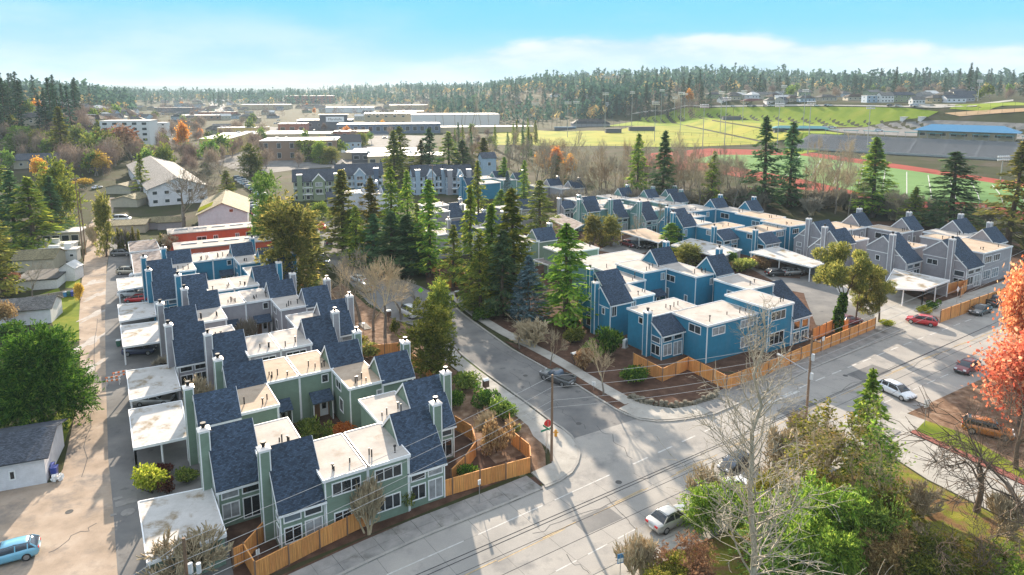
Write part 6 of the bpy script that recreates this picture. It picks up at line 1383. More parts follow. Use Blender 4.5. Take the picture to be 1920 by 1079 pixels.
b = (*at(1793, 575), 0); s_ = sign(b, tall(b, 537), 'white diamond sign before the far cedar fence', 'sign', None, math.radians(35)); hh = tall(b, 537); q = MB(); q.prism([(0, -.02, hh - 1.2), (.6, -.02, hh - .6), (0, -.02, hh), (-.6, -.02, hh - .6)], [(0, .02, hh - 1.2), (.6, .02, hh - .6), (0, .02, hh), (-.6, .02, hh - .6)]); q.build('plate', 'sign_white', s_)
b = (*at(899, 945), 0); s_ = sign(b, tall(b, 900), 'thin grey parking sign on the pavement before the long cedar fence', 'sign', None, math.radians(35)); hh = tall(b, 900); q = MB(); q.box(-.15, .15, -.02, .02, hh - .5, hh); q.build('plate', 'sign_white', s_)
b = (*at(486, 1075), 0); s_ = sign(b, 2.2, 'thin grey sign post at the left end of the long cedar fence', 'sign', None, math.radians(35)); q = MB(); q.box(-.15, .15, -.02, .02, 1.75, 2.2); q.build('plate', 'unit_white', s_)
b = (*at(1113, 733), 0); s_ = sign(b, 1.2, 'low white notice in the mulch strip beside the young street tree', 'sign', None, math.radians(-20)); q = MB(); q.box(-.25, .25, -.02, .02, .75, 1.3); q.build('plate', 'sign_white', s_)
b = (*at(789, 566), 0); s_ = sign(b, 2.5, 'bright green diamond warning sign by the side road', 'sign', None, .1); q = MB(); q.prism([(0, -.02, 1.7), (.55, -.02, 2.25), (0, -.02, 2.8), (-.55, -.02, 2.25)], [(0, .02, 1.7), (.55, .02, 2.25), (0, .02, 2.8), (-.55, .02, 2.25)]); q.build('plate', 'hivis', s_)
b = (*at(941, 583), 0); s_ = thing('street_lamp', 'grey street lamp with long arm in front of the conifers on the side road', 'street lamp', b, 0); hh = tall(b, 541)
q = MB(); q.tube((0, 0, 0), (0, 0, hh), .08, .06, 8); q.build('post', 'galvanised', s_); q = MB(); q.tube((0, 0, hh), (-1.9, .2, hh + .25), .045, n=6); q.build('arm', 'galvanised', s_); q = MB(); q.box(-2.5, -1.8, .08, .32, hh + .18, hh + .32); q.build('lamp_head', 'insulator', s_)
for px, py, lab in ((560, 700, ''), ):
    pass
for px, py, yt, lab in ((682, 622, 600, 'pale globe garden lamp on the bank path, farther one'), (751, 655, 640, 'pale garden lamp beside the bushy evergreen')):
    b = on0(px, py); s_ = thing('garden_lamp', lab, 'garden lamp', b); q = MB(); q.tube((0, 0, 0), (0, 0, 1.2), .05, n=6); q.build('post', 'galvanised', s_); q = MB(); q.tube((0, 0, 1.2), (0, 0, 1.5), .16, n=8); q.build('shade', 'sign_white', s_)
st = thing('garden_steps', 'pale timber-edged steps climbing the leaf-covered bank', 'steps', on0(690, 618), PHI)
for k in range(6): q = MB(); q.box(-.6, .6, k * .55, k * .55 + .38, 0, .12 + k * .03); q.build('step', 'paving', st); 
def bin_(px, py, mat, lid, label, rz=.3, group=None):
    g = thing('wheelie_bin', label, 'bin', on0(px, py), rz, group); q = MB(); q.prism([(-.24, -.26, .08), (.24, -.26, .08), (.24, .26, .08), (-.24, .26, .08)], [(-.3, -.34, 1.02), (.3, -.34, 1.02), (.3, .34, 1.02), (-.3, .34, 1.02)]); q.build('body', mat, g); q = MB(); q.box(-.32, .32, -.38, .36, 1.02, 1.09); q.build('lid', lid, g); q = MB(); q.tube((-.28, .3, .1), (.28, .3, .1), .09, n=8); q.build('axle', 'black_plastic', g)
bin_(103, 893, 'blue_plastic', 'blue_plastic', 'dark blue wheelie bin beside the white garage wall'); bin_(97, 888, 'black_plastic', 'blue_plastic', 'black wheelie bin with blue lid behind the dark blue one'); bin_(137, 556, 'blue_plastic', 'blue_plastic', 'bright blue bin by the board fence on the alley lawn'); bin_(123, 557, 'sign_blue', 'unit_white', 'pale blue bin left of the bright blue one'); bin_(130, 556, 'green_plastic', 'green_plastic', 'green bin between the two blue ones')
bin_(223, 650, 'green_plastic', 'unit_white', 'dark green bin at the outer edge of the fourth carport')
sk = tag(link('rubbish_sack', blob(5, [(0, 0, .3, .45, .4, .32)], 60, (.3, .3), 'shrub_leaf', depth=.1), None, on0(108, 901)), 'white rubbish sack lying by the blue bins', 'sack'); sk.data.materials[0] = M['sign_white']
for i, (x0, y0, w_, d_, lab) in enumerate(((237, 942, 1.9, 1.0, 'rectangular concrete utility cover on the parking strip'), (221, 935, .8, .55, 'small square utility cover beside the rectangular one'), (213, 966, .5, .4, 'pale little valve cover on the parking strip'))):
    c = MB(); c.box(-w_ / 2, w_ / 2, -d_ / 2, d_ / 2, 0, .05); o = c.build('utility_cover', 'old_paving', None); o.location = on0(x0, y0); o.rotation_euler = (0, 0, PHI); tag(o, lab, 'cover')
c = MB(); c.tube((0, 0, .0), (0, 0, .045), .62, n=24); o = c.build('manhole_cover', 'old_paving', None); o.location = on0(240, 961); tag(o, 'round manhole cover on the parking strip by the nearest carport', 'manhole')
# ------------------------------------------------------------------ vehicles
for nm, col in (('silver', (0.48, 0.48, 0.47)), ('white', (0.72, 0.74, 0.77)), ('red', (0.52, 0.015, 0.02)), ('black', (0.016, 0.018, 0.022)), ('maroon', (0.16, 0.012, 0.018)), ('navy', (0.025, 0.04, 0.10)), ('sky', (0.16, 0.42, 0.58)), ('orange', (0.46, 0.16, 0.03)), ('grey', (0.14, 0.145, 0.155)), ('gold', (0.42, 0.38, 0.30)), ('blue', (0.02, 0.09, 0.36))): paint('paint_' + nm, col, 0.55 if nm in ('silver', 'gold', 'grey') else 0.15)
simple('tyre', (0.018, 0.018, 0.019), 0.8); simple('rim', (0.45, 0.46, 0.48), 0.3, 0.8); simple('bumper', (0.05, 0.05, 0.052), 0.6); simple('lamp_red', (0.50, 0.01, 0.012), 0.25); simple('lamp_clear', (0.75, 0.77, 0.80), 0.15); simple('plate_white', (0.75, 0.75, 0.74), 0.5)
def loft(mb, secs, m=0, cap=True):   # secs: list of rings of equal length
    n = len(secs[0]); o = len(mb.v)
    for s in secs: mb.v += [tuple(p) for p in s]
    for i in range(len(secs) - 1):
        for k in range(n):
            mb.f.append((o + i * n + k, o + i * n + (k + 1) % n, o + (i + 1) * n + (k + 1) % n, o + (i + 1) * n + k)); mb.m.append(m); mb.uv.append(None)
    for r in ((0, 1), (len(secs) - 1, 0)):
        f = [o + r[0] * n + k for k in range(n)]; mb.f.append(tuple(f[::-1] if r[1] else f)); mb.m.append(m); mb.uv.append(None)
SHAPES = {  # x from the nose (0) to the tail (1) of the length: lower body top height; then roof line of the cabin
    'sedan': dict(L=4.65, W=1.80, H=1.45, belt=[(0, .62), (.03, .72), (.28, .90), (.75, .98), (.97, .96), (1, .80)], cab=[(.27, .90), (.42, 1.40), (.60, 1.45), (.72, 1.40), (.86, .98)]),
    'hatch': dict(L=4.25, W=1.76, H=1.50, belt=[(0, .62), (.04, .74), (.26, .94), (.80, 1.02), (.98, 1.00), (1, .78)], cab=[(.22, .94), (.40, 1.44), (.62, 1.50), (.86, 1.42), (.985, 1.00)]),
    'suv': dict(L=4.6, W=1.86, H=1.70, belt=[(0, .75), (.03, .90), (.24, 1.06), (.80, 1.12), (.98, 1.12), (1, .9)], cab=[(.22, 1.06), (.36, 1.62), (.55, 1.70), (.88, 1.64), (.985, 1.12)]),
    'van': dict(L=5.3, W=1.98, H=2.05, belt=[(0, .8), (.03, 1.0), (.14, 1.15), (.80, 1.2), (.99, 1.2), (1, .9)], cab=[(.10, 1.1), (.24, 1.9), (.5, 2.05), (.95, 2.0), (.995, 1.2)]),
    'pickup': dict(L=5.3, W=1.90, H=1.75, belt=[(0, .78), (.03, .95), (.27, 1.05), (.58, 1.08)], cab=[(.26, 1.05), (.36, 1.66), (.48, 1.75), (.58, 1.68), (.615, 1.08)])}
CAR_CACHE = {}
def car_parts(kind, col):
    k = (kind, col)
    if k in CAR_CACHE: return CAR_CACHE[k]
    S = SHAPES[kind]; L, W = S['L'], S['W']; hw = W / 2; out = []
    X = lambda f: L / 2 - f * L          # nose toward +x
    B = MB(); secs = []
    xs = sorted({0, .012, .05, .1, .2, .3, .45, .6, .75, .88, .95, .985, 1} | {p[0] for p in S['belt']})
    if kind == 'pickup': xs = [x for x in xs if x <= .60] + [.62, .63, .8, .97, 1]
    for f in xs:
        z = np.interp(f, [p[0] for p in S['belt']], [p[1] for p in S['belt']])
        e = min(f, 1 - f); t = hw * (0.86 + .14 * min(1, e / .09)); zb = .30 - .06 * min(1, e / .1) + (.10 if e < .02 else 0)
        if kind == 'pickup' and f > .61: z = 1.08
        secs.append([(X(f), -t * .93, zb), (X(f), -t, zb + .18), (X(f), -t * .995, z * .72), (X(f), -t * .93, z - .03), (X(f), -t * .72, z + .012), (X(f), 0, z + .03), (X(f), t * .72, z + .012), (X(f), t * .93, z - .03), (X(f), t * .995, z * .72), (X(f), t, zb + .18), (X(f), t * .93, zb)])
    loft(B, secs); out.append(('body', B, 'paint_' + col, True))
    if kind == 'pickup':
        bed = MB(); bed.box(X(.985), X(.635), -hw * .82, hw * .82, 1.06, 1.122); out.append(('load_bed', bed, 'bumper', False))
        rl = MB()
        for a, b_, c, d in ((X(1), X(.625), -hw * .98, -hw * .84), (X(1), X(.625), hw * .84, hw * .98), (X(1), X(.985), -hw * .9, hw * .9)): rl.box(a, b_, c, d, 1.06, 1.32)
        out.append(('bed_side', rl, 'paint_' + col, False))
    G = MB(); cs = S['cab']; secs = []
    fs = [cs[0][0]] + [cs[0][0] + (cs[1][0] - cs[0][0]) * .5] + [c[0] for c in cs[1:-1]] + [cs[-2][0] + (cs[-1][0] - cs[-2][0]) * .5, cs[-1][0]]
    zb0 = lambda f: np.interp(f, [p[0] for p in S['belt']], [p[1] for p in S['belt']]) if kind != 'pickup' else 1.05
    def ring(f, inset, dz=0):
        z1 = np.interp(f, [c[0] for c in cs], [c[1] for c in cs]) + dz; z0 = zb0(f) - .02; z1 = max(z1, z0 + .03); q = (z1 - z0) / (S['H'] - z0 + 1e-6); t0, t1 = hw * .90 + inset, hw * (.90 - .20 * q) + inset
        return [(X(f), -t0, z0), (X(f), -t1, z1 - .03), (X(f), -t1 * .8, z1), (X(f), 0, z1 + .012), (X(f), t1 * .8, z1), (X(f), t1, z1 - .03), (X(f), t0, z0)]
    loft(G, [ring(f, 0) for f in fs]); out.append(('glasshouse', G, 'car_glass', True))
    R = MB(); top = [c[0] for c in cs[1:-1]]; a0, a1 = top[0] - .005, top[-1] + .01
    ff = [a0 + (a1 - a0) * i / 5 for i in range(6)]; secs = []
    for f in ff:
        z1 = np.interp(f, [c[0] for c in cs], [c[1] for c in cs]); q = hw * .70
        secs.append([(X(f), -q - .045, z1 - .07), (X(f), -q * .8, z1 + .018), (X(f), 0, z1 + .03), (X(f), q * .8, z1 + .018), (X(f), q + .045, z1 - .07)])
    loft(R, secs); out.append(('roof_panel', R, 'paint_' + col, True))
    Pm = MB()
    def pil(f0, f1, w=.06):
        for sg in (-1, 1):
            z0, z1 = zb0(f0) - .02, np.interp(f1, [c[0] for c in cs], [c[1] for c in cs]) - .05
            Pm.beam((X(f0), sg * (hw * .905), z0), (X(f1), sg * (hw * .715), z1), .045, w, up=(1, 0, 0))
    pil(cs[0][0] + .012, cs[1][0] - .004); pil(cs[-1][0] - .01, cs[-2][0] + .005, .10); mid = (cs[1][0] + cs[-2][0]) / 2; pil(mid, mid, .08)
    if kind in ('suv', 'van', 'hatch'): pil(cs[-2][0] - .03, cs[-2][0] - .03, .08)
    out.append(('pillar', Pm, 'paint_' + col, False))
    for nm, f, z, mt in (('headlight', .012, .70, 'lamp_clear'), ('tail_light', .988, .80, 'lamp_red')):
        zz = z * (1.2 if kind in ('suv', 'van', 'pickup') else 1)
        for sg in (-1, 1):
            l = MB(); x = X(f); l.box(x - .06, x + .06, sg * hw * .60 - .17, sg * hw * .60 + .17, zz - .09, zz + .09); out.append((nm, l, mt, False))
    for f, z in ((.0, .42), (1.0, .5)):
        l = MB(); x = X(f) + (.012 if f == 0 else -.012); l.box(x - .012, x + .012, -.26, .26, z, z + .14); out.append(('number_plate', l, 'plate_white', False))
    bm_ = MB(); bm_.box(X(0) - .03, X(0) + .05, -hw * .62, hw * .62, .34, .52); out.append(('grille', bm_, 'bumper', False))
    for sg in (-1, 1):
        l = MB(); x = X(cs[0][0] + .07); l.box(x - .06, x + .06, sg * (hw + .06) - .09, sg * (hw + .06) + .09, zb0(cs[0][0]) + .02, zb0(cs[0][0]) + .15); out.append(('wing_mirror', l, 'paint_' + col, False))
    res = []
    for nm, mb, mt, sm in out:
        o = mb.build(nm, mt, None, smooth=sm); res.append((nm, o.data)); bpy.data.objects.remove(o)
    wr = .33 if kind in ('sedan', 'hatch') else .38
    if 'wheel' + str(wr) not in CAR_CACHE:
        w = MB(); w.tube((0, -.11, 0), (0, .11, 0), wr, n=18); o = w.build('wheel', 'tyre'); d = MB(); d.tube((0, .105, 0), (0, .125, 0), wr * .64, n=14); d.tube((0, -.125, 0), (0, -.105, 0), wr * .64, n=14); o2 = d.build('rim', 'rim')
        CAR_CACHE['wheel' + str(wr)] = (o.data, o2.data); bpy.data.objects.remove(o); bpy.data.objects.remove(o2)
    CAR_CACHE[k] = (res, wr, S); return CAR_CACHE[k]
def car(kind, col, pos, heading, label, cat=None, group=None, s=1.0, z=0.02):
    """heading: degrees clockwise from +Y that the nose points to"""
    res, wr, S = car_parts(kind, col); name = {'sedan': 'parked_car', 'hatch': 'parked_car', 'suv': 'parked_car', 'van': 'van', 'pickup': 'pickup_truck'}[kind]
    t = thing(name, label, cat or {'van': 'van', 'pickup': 'pickup truck'}.get(kind, 'car'), (pos[0], pos[1], float(ground(*pos[:2])) + z), math.radians(90 - heading), group); t.scale = (s, s, s)
    for nm, me in res:
        o = link(nm, me, t)
        if nm == 'pillar': o['kind'] = 'stuff'
    wm, rm = CAR_CACHE['wheel' + str(wr)]
    for fx in (.18, .80):
        for sg in (-1, 1):
            w = link('wheel', wm, t, (S['L'] / 2 - fx * S['L'], sg * (S['W'] / 2 - .10), wr)); link('rim', rm, w)
    return t
P_ = lambda x, y: at(x, y)
AZS = 54.7
car('sedan', 'silver', P_(1257, 982), AZS + 2, 'silver sedan driving on the near lane of the main road, sunroof visible', s=1.08)
sr = None
car('hatch', 'white', P_(1680, 741), 158, 'white hatchback turning into the side road on the right', s=1.12)
car('hatch', 'red', P_(1728, 608), -52, 'red hatchback turning into the driveway by the leaning pines', s=1.12)
car('sedan', 'black', P_(1838, 588), 238, 'black sedan parked at the kerb below the far cedar fence', s=1.12)
car('pickup', 'black', P_(1868, 572), 58, 'black pickup parked right behind the black sedan', s=1.1)
car('suv', 'white', P_(1897, 565), 238, 'white car half hidden by the red maple at the right edge', s=1.1)
car('pickup', 'grey', P_(1045, 716), -46, 'dark grey pickup truck parked at the side-road kerb by the mulch strip')
car('hatch', 'maroon', P_(1813, 696), 236, 'maroon car under the orange maple on the main road', s=1.1)
car('suv', 'orange', P_(1850, 815), 122, 'orange taxi-like car with white roof rack beside the grass bank', s=1.1)
car('hatch', 'black', P_(1378, 878), 234, 'dark car on the main road hidden behind the pale bare tree')
car('sedan', 'white', P_(1370, 925), 56, 'white car on the near lane behind the thicket twigs', s=1.05)
car('hatch', 'sky', P_(18, 1050), -118, 'sky-blue hatchback cut by the left edge at the bottom', s=1.05)
car('suv', 'gold', P_(241, 514), 84, 'pale gold estate car parked across the alley strip')
car('suv', 'grey', P_(228, 480), 80, 'blue-grey van-like car at the alley car park edge')
car('sedan', 'white', P_(266, 520), 78, 'white car beside the pale gold one, partly behind a carport')
car('suv', 'white', P_(246, 556), 80, 'white car at the near edge of the sixth carport')
car('hatch', 'red', P_(258, 566), 262, 'dark red coupe parked beside the white car, sixth carport')
car('suv', 'navy', P_(262, 664), 80, 'dark blue car under the fourth carport')
car('sedan', 'silver', P_(289, 757), 82, 'silver car under the third carport, nose to the houses')
car('sedan', 'black', P_(312, 700), 82, 'black car deep under the third carport')
car('van', 'white', P_(768, 592), -38, 'white van on the side road behind the bushy evergreen')
car('suv', 'navy', P_(616, 459), -20, 'dark blue car on the side road below the scarlet maple')
car('sedan', 'white', P_(603, 486), -18, 'white sedan parked on the left of the side road')
car('sedan', 'silver', P_(615, 500), -22, 'silver sedan parked on the left of the side road, nearer than the white one')
car('sedan', 'white', P_(672, 528), -40, 'white car seen through the left large bare tree')
car('suv', 'silver', P_(682, 545), -40, 'silver car seen through the left large bare tree, nearer one')
car('sedan', 'black', P_(608, 432), -5, 'black car farther up the side road by the conifers')
car('hatch', 'black', P_(1455, 517), 74, 'black car under the broad white carport', s=1.12)
car('hatch', 'silver', P_(1486, 515), 74, 'silver hatchback under the broad white carport, right of the black one', s=1.15)
car('sedan', 'maroon', P_(1590, 608), 70, 'maroon sedan behind the cedar fence and leaning pine', s=1.1)
for i, (x, y, c) in enumerate(((1178, 462, 'maroon'), (1192, 464, 'black'), (1210, 464, 'grey'), (1226, 465, 'black'))): car('sedan', c, P_(x, y), 150, f'{("maroon", "black", "grey", "dark")[i]} car under the rust-stained carport' + (', rightmost' if i == 3 else ''), s=1.1)
car('suv', 'white', P_(847, 398), 60, 'white pickup-like car under the far white carport', s=1.1); car('suv', 'blue', P_(870, 402), 60, 'blue car under the far white carport', s=1.1); car('sedan', 'navy', P_(882, 404), 60, 'navy car right of the blue one by the far white carport', s=1.1)
car('sedan', 'white', P_(182, 356), 10, 'pale car at the head of the alley by the yellow tree'); car('van', 'white', P_(228, 415), 80, 'white van roof behind the cypress row'); 
# simplified far cars, one mesh each
FARC = {}
def far_car(col, pos, heading, label, group, s=1.0):
    if col not in FARC:
        mb = MB(); mb.box(-2.2, 2.2, -.88, .88, .3, .95, 0); mb.prism([(-1.9, -.8, .95), (1.1, -.8, .95), (1.1, .8, .95), (-1.9, .8, .95)], [(-1.4, -.65, 1.5), (.4, -.65, 1.5), (.4, .65, 1.5), (-1.4, .65, 1.5)], 1, 0)
        for x in (-1.4, 1.4): mb.box(x - .33, x + .33, -.9, .9, 0, .6, 2)
        o = mb.build('parked_car', ['paint_' + col, 'car_glass', 'tyre']); FARC[col] = o.data; bpy.data.objects.remove(o)
    o = link('parked_car', FARC[col], None, (pos[0], pos[1], pos[2] + .03)); o.rotation_euler = (0, 0, math.radians(90 - heading)); o.scale = (s, s, s); tag(o, label, 'car', group); return o
r_ = random.Random(4); COLS = ['silver', 'white', 'black', 'navy', 'grey', 'red', 'white', 'silver', 'black']
for i in range(11): far_car(r_.choice(COLS), on(446 + i * 4.6, 336 + i * 3.4), 55 + r_.uniform(-3, 3), 'car parked in the slanting row of the far car park', 'cars in the far slanting row')
for i in range(7): far_car(r_.choice(COLS), on(470 + i * 4, 382 + i * 5), 40, 'car parked along the far lane beside the olive evergreen', 'cars along the far lane')
for i in range(60):
    x = r_.uniform(395, 800); y = r_.uniform(222, 262) + (10 if x < 520 else 0); far_car(r_.choice(COLS), on(x, y), r_.choice([58, 148]) + r_.uniform(-4, 4), 'tiny car in the shopping-centre car park', 'cars in the shopping-centre car park')
for i in range(30):
    t_ = i / 30; far_car(r_.choice(COLS), on(332 - 108 * t_ + r_.uniform(-6, 6), 262 - 72 * t_), -30, 'tiny car on the long far avenue', 'cars on the far avenue')
for x, y in ((1548, 240), (1560, 241), (1648, 247)): far_car('white', on(x, y), 120, 'white car on the terrace behind the grandstand', 'cars behind the grandstand', 1.3)
for i in range(14): far_car(r_.choice(COLS), on(r_.uniform(1310, 1720), 200.5 + r_.uniform(-1.5, .5)), 100, 'car parked on the hillside road above the grass bank', 'cars on the hillside road', 1.1)
# ------------------------------------------------------------------ buildings beyond the two groups
simple('roof_white', (0.55, 0.54, 0.52), 0.7, var=0.2, scale=.4); simple('roof_dark', (0.06, 0.06, 0.065), 0.8); simple('roof_blue', (0.03, 0.20, 0.38), 0.45); simple('brick', (0.30, 0.12, 0.08), 0.8); simple('stucco_tan', (0.46, 0.37, 0.24), 0.8); simple('stucco_brown', (0.26, 0.17, 0.12), 0.8); simple('stucco_dark', (0.09, 0.095, 0.11), 0.7); simple('stucco_white', (0.62, 0.62, 0.62), 0.8); simple('stucco_ochre', (0.52, 0.40, 0.14), 0.8); simple('teal_metal', (0.02, 0.19, 0.22), 0.5); simple('bench_grey', (0.40, 0.41, 0.43), 0.6); simple('bench_dark', (0.06, 0.063, 0.07), 0.6); simple('far_glass', (0.035, 0.045, 0.055), 0.15)
def building(label, base, w, d, h, rz=PHI, roof='flat', wall='stucco_tan', top='roof_white', win=None, rise=2.2, cat='building', name=None, group=None, along='x', door=None, extras=0, over=.35):
    """box of w x d x h on a base corner, gable / hip / flat roof; win = (columns, rows, width, height) on its front and sides"""
    base = base if len(base) == 3 else (base[0], base[1], float(ground(*base)))
    root = thing(name or cat.replace(' ', '_'), label, cat, base, rz, group)
    if roof == 'gable':
        q = MB()
        if along == 'x':
            q.prism([(0, 0, -2), (0, d, -2), (0, d, h), (0, d / 2, h + rise), (0, 0, h)], [(w, 0, -2), (w, d, -2), (w, d, h), (w, d / 2, h + rise), (w, 0, h)]); q.build('wall', wall, root); s = MB()
            for y in (0, d): roof_slab(s, (d / 2, h + rise), (y, h), -over, w + over, .14, ov=over)
            s.build('roof', top, root)
        else:
            q.prism([(0, 0, -2), (w, 0, -2), (w, 0, h), (w / 2, 0, h + rise), (0, 0, h)], [(0, d, -2), (w, d, -2), (w, d, h), (w / 2, d, h + rise), (0, d, h)]); q.build('wall', wall, root); s = MB(); t = .14
            for x in (0, w):
                sg = -1 if x == 0 else 1; xe = x + sg * over; ze = h - over * rise / (w / 2)
                P = [(w / 2, -over, h + rise), (w / 2, d + over, h + rise), (xe, d + over, ze), (xe, -over, ze)]; s.add(P + [(a, b, c + t) for a, b, c in P], [(0, 1, 2, 3), (4, 5, 6, 7), (0, 1, 5, 4), (1, 2, 6, 5), (2, 3, 7, 6), (3, 0, 4, 7)], 0, [[(b, a) for a, b, c in P]] * 6)
            s.build('roof', top, root)
    elif roof == 'hip':
        q = MB(); q.box(0, w, 0, d, -2, h); q.build('wall', wall, root); s = MB(); o = over * 2; e = min(d / 2, w / 2) * .9
        s.prism([(-o, -o, h), (w + o, -o, h), (w + o, d + o, h), (-o, d + o, h)], [(e, d / 2 - .1, h + rise), (w - e, d / 2 - .1, h + rise), (w - e, d / 2 + .1, h + rise), (e, d / 2 + .1, h + rise)]); s.build('roof', top, root)
    else:
        q = MB(); q.box(0, w, 0, d, -2, h); q.build('wall', wall, root); s = MB(); s.box(-.2, w + .2, -.2, d + .2, h, h + .25); rf = s.build('roof', top, root)
        for k in range(extras):
            x, y = VR.uniform(1, w - 2), VR.uniform(1, max(1.2, d - 2)); u = MB(); u.box(x, x + VR.uniform(.8, 2.4), y, y + VR.uniform(.8, 2), h + .25, h + VR.uniform(.8, 1.5)); u.build('rooftop_unit', 'unit_white', rf)
    if win:
        nc, nr, ww, wh = win; st = h / nr; me = None
        for r in range(nr):
            z = st * r + (st - wh) * .55
            for c in range(nc):
                x = w * (c + .5) / nc
                if me is None:
                    u = MB(); u.box(-ww / 2, ww / 2, -.05, .0, 0, wh, 0); u.box(-ww / 2 + .1, ww / 2 - .1, -.07, -.05, .1, wh - .1, 1); o = u.build('window', ['white_trim', 'far_glass'], root); me = o.data
                else: o = link('window', me, root)
                o.location = (x, 0, z)
            for c in range(max(1, int(nc * d / w * .6))):
                o = link('window', me, root, (0, d * (c + .5) / max(1, int(nc * d / w * .6)), z)); o.rotation_euler = (0, 0, -math.pi / 2)
    if door: u = MB(); u.box(door[0], door[0] + door[1], -.06, 0, 0, door[2]); u.build('door', 'door_white', root)
    return root
Bp = lambda x, y: on(x, y)
def rb(px, py, w, rz): x, y = at(px, py); return (x - w * math.cos(rz), y - w * math.sin(rz), 0.0)   # base from the right-hand front corner
# left of the alley
g = building('white garage with dark low-pitched roof and panelled door at the left edge', rb(88, 906, 11.5, PHI - .17), 11.5, 8.0, 3.0, PHI - .17, 'gable', 'white_siding', 'slate_shingle', None, 1.2, 'garage', over=.5)
for k, (x0, w_, hh) in enumerate(((2.6, 4.2, 2.4),)): u = MB(); u.box(x0, x0 + w_, -.08, 0, .1, hh); dr = u.build('garage_door', 'sign_white', g)
for x0 in (7.0, 8.4): window(g, 'f', x0, x0 + .55, 1.0, 2.0, 0)
building('white shed-like garage with grey roof by the alley lawn', rb(97, 606, 10.2, PHI - .25), 10.2, 6.0, 2.7, PHI - .25, 'gable', 'white_siding', 'grey_shingle', None, 1.3, 'garage')
building('low flat shed with grey roof beside the small trailers', rb(108, 541, 7.5, PHI - .25), 7.5, 8.5, 1.9, PHI - .25, 'flat', 'stucco_white', 'grey_shingle', None, cat='shed')
t_ = building('white garden tent shed with pitched roof by the alley', at(113, 528), 3.0, 3.6, 2.6, .12, 'gable', 'stucco_white', 'roof_white', None, 1.1, 'tent', along='y', over=.15)
for px, py, w_, lab in ((68, 494, 8.5, 'white camper trailer parked on the yard, nearer one'), (64, 482, 8.8, 'white camper trailer with rounded front, farther one')):
    q = building(lab, at(px, py), w_, 2.5, 2.7, .25, 'flat', 'unit_white', 'roof_white', (4, 1, .9, .7), cat='trailer', extras=2); u = MB()
    for x in (w_ * .45, w_ * .55): u = MB(); u.tube((x, -.05, .25), (x, .2, .25), .33, n=12); u.build('wheel', 'tyre', q)
s_ = building('glazed sunroom with pale roof left of the alley', at(80, 462), 8.6, 6.5, 3.2, PHI - .3, 'flat', 'tan_siding', 'roof_white', (4, 1, 1.8, 2.0), cat='sunroom')
building('small tan house with leaf-strewn roof under the conifers', at(25, 512), 8, 7, 2.8, PHI - .3, 'gable', 'tan_siding', 'moss_shingle', None, 1.4, 'house')
for x, y, w_, d_, wl_, tp, lab in ((26, 318, 30, 15, 'tan_siding', 'slate_shingle', 'long low house with pale grey roof at far left'), (56, 318, 22, 12, 'slate_siding', 'slate_shingle', 'dark-roofed house right of the long low one at far left'), (40, 212, 44, 22, 'stucco_tan', 'roof_white', 'flat pale building among the far left conifers')):
    building(lab, Bp(x, y), w_, d_, 4, PHI - .2, 'gable' if 'roof_white' != tp else 'flat', wl_, tp, (5, 1, 1.4, 1.3), 2.4, 'house')
b_ = building('modern white apartment block with black balconies at far left', Bp(190, 268), 26, 14, 12, PHI - .4, 'flat', 'stucco_white', 'roof_white', (5, 4, 2.6, 1.6), cat='apartment block'); building('white apartment block right of the modern one', Bp(268, 252), 18, 10, 9, PHI - .4, 'flat', 'stucco_white', 'roof_white', (4, 3, 1.8, 1.4), cat='apartment block')
# alley sheds, red buildings, white house, long roof
building('open garage row with mossy brown roof at the top of the alley, farther one', Bp(199, 364), 9.5, 24, 2.6, PHI - .55, 'gable', 'tan_siding', 'moss_shingle', None, 1.1, 'garage', along='y'); building('open garage row with mossy brown roof at the top of the alley, nearer one', Bp(208, 389), 9.0, 10, 2.6, PHI - .55, 'gable', 'tan_siding', 'moss_shingle', None, 1.1, 'garage', along='y')
building('tan canopy roof over the alley car park', Bp(206, 440), 9, 8, 2.4, PHI - .3, 'gable', 'tan_siding', 'moss_shingle', None, .8, 'garage')
for x, y, lab in ((267, 432, 'small mossy-roofed shed, left of two behind the cypresses'), (296, 432, 'small mossy-roofed shed, right of two behind the cypresses')): building(lab, Bp(x, y), 6.5, 5, 2.2, PHI - .25, 'gable', 'grey_siding', 'moss_shingle', None, 1.0, 'shed')
def red(pix, w_, d_, lab, wins_):
    x, y = at(*pix, 4.1); r = building(lab, (x, y, 0), w_, d_, 4.1, PHI - .06, 'flat', 'red_siding', 'membrane', None, cat='building', extras=0); q = MB()
    for k in range(5): q = MB(); a = w_ * (.06 + .18 * k); q.box(a, a + w_ * .13, d_ * .55, d_ * .62, 4.35, 4.6); q.build('roof_duct', 'galvanised', r)
    for a, b in wins_: window(r, 'f', a, b, 1.5, 3.0, 0, 2)
    return r
red((328, 470), 25.5, 7.5, 'long red flat-roofed building, nearer of two behind the blue townhouses', ((3.6, 5.6), (9.5, 11.5), (21.5, 23.3))); red((316, 441), 24.5, 7.0, 'long red flat-roofed building, farther of two behind the blue townhouses', ((6.3, 8.6), (10.2, 11.3), (15.4, 16.4), (18, 20.4)))
wh = building('white house with yellow-mossed roof behind the red buildings', Bp(373, 436), 13, 27, 5.0, PHI - .2, 'gable', 'white_siding', 'moss_shingle', None, 3.0, 'house', along='y', over=.6); window(wh, 'f', 8.2, 9.4, 5.2, 6.2, 0)
q = MB(); q.prism([(-.35, 4, 5.15), (3.6, 4, 6.75), (3.6, 12, 6.75), (-.35, 12, 5.15)], [(-.35, 4, 5.2), (3.6, 4, 6.8), (3.6, 12, 6.8), (-.35, 12, 5.2)]); q.build('moss', 'lime_leaf', wh)
building('long apartment building with pale grey saw-shadowed roof left of centre', Bp(281, 388), 18.5, 92, 6.0, PHI + .02, 'gable', 'white_siding', 'grey_shingle', (5, 2, 1.6, 1.3), 3.4, 'apartment block', along='y', over=.7)
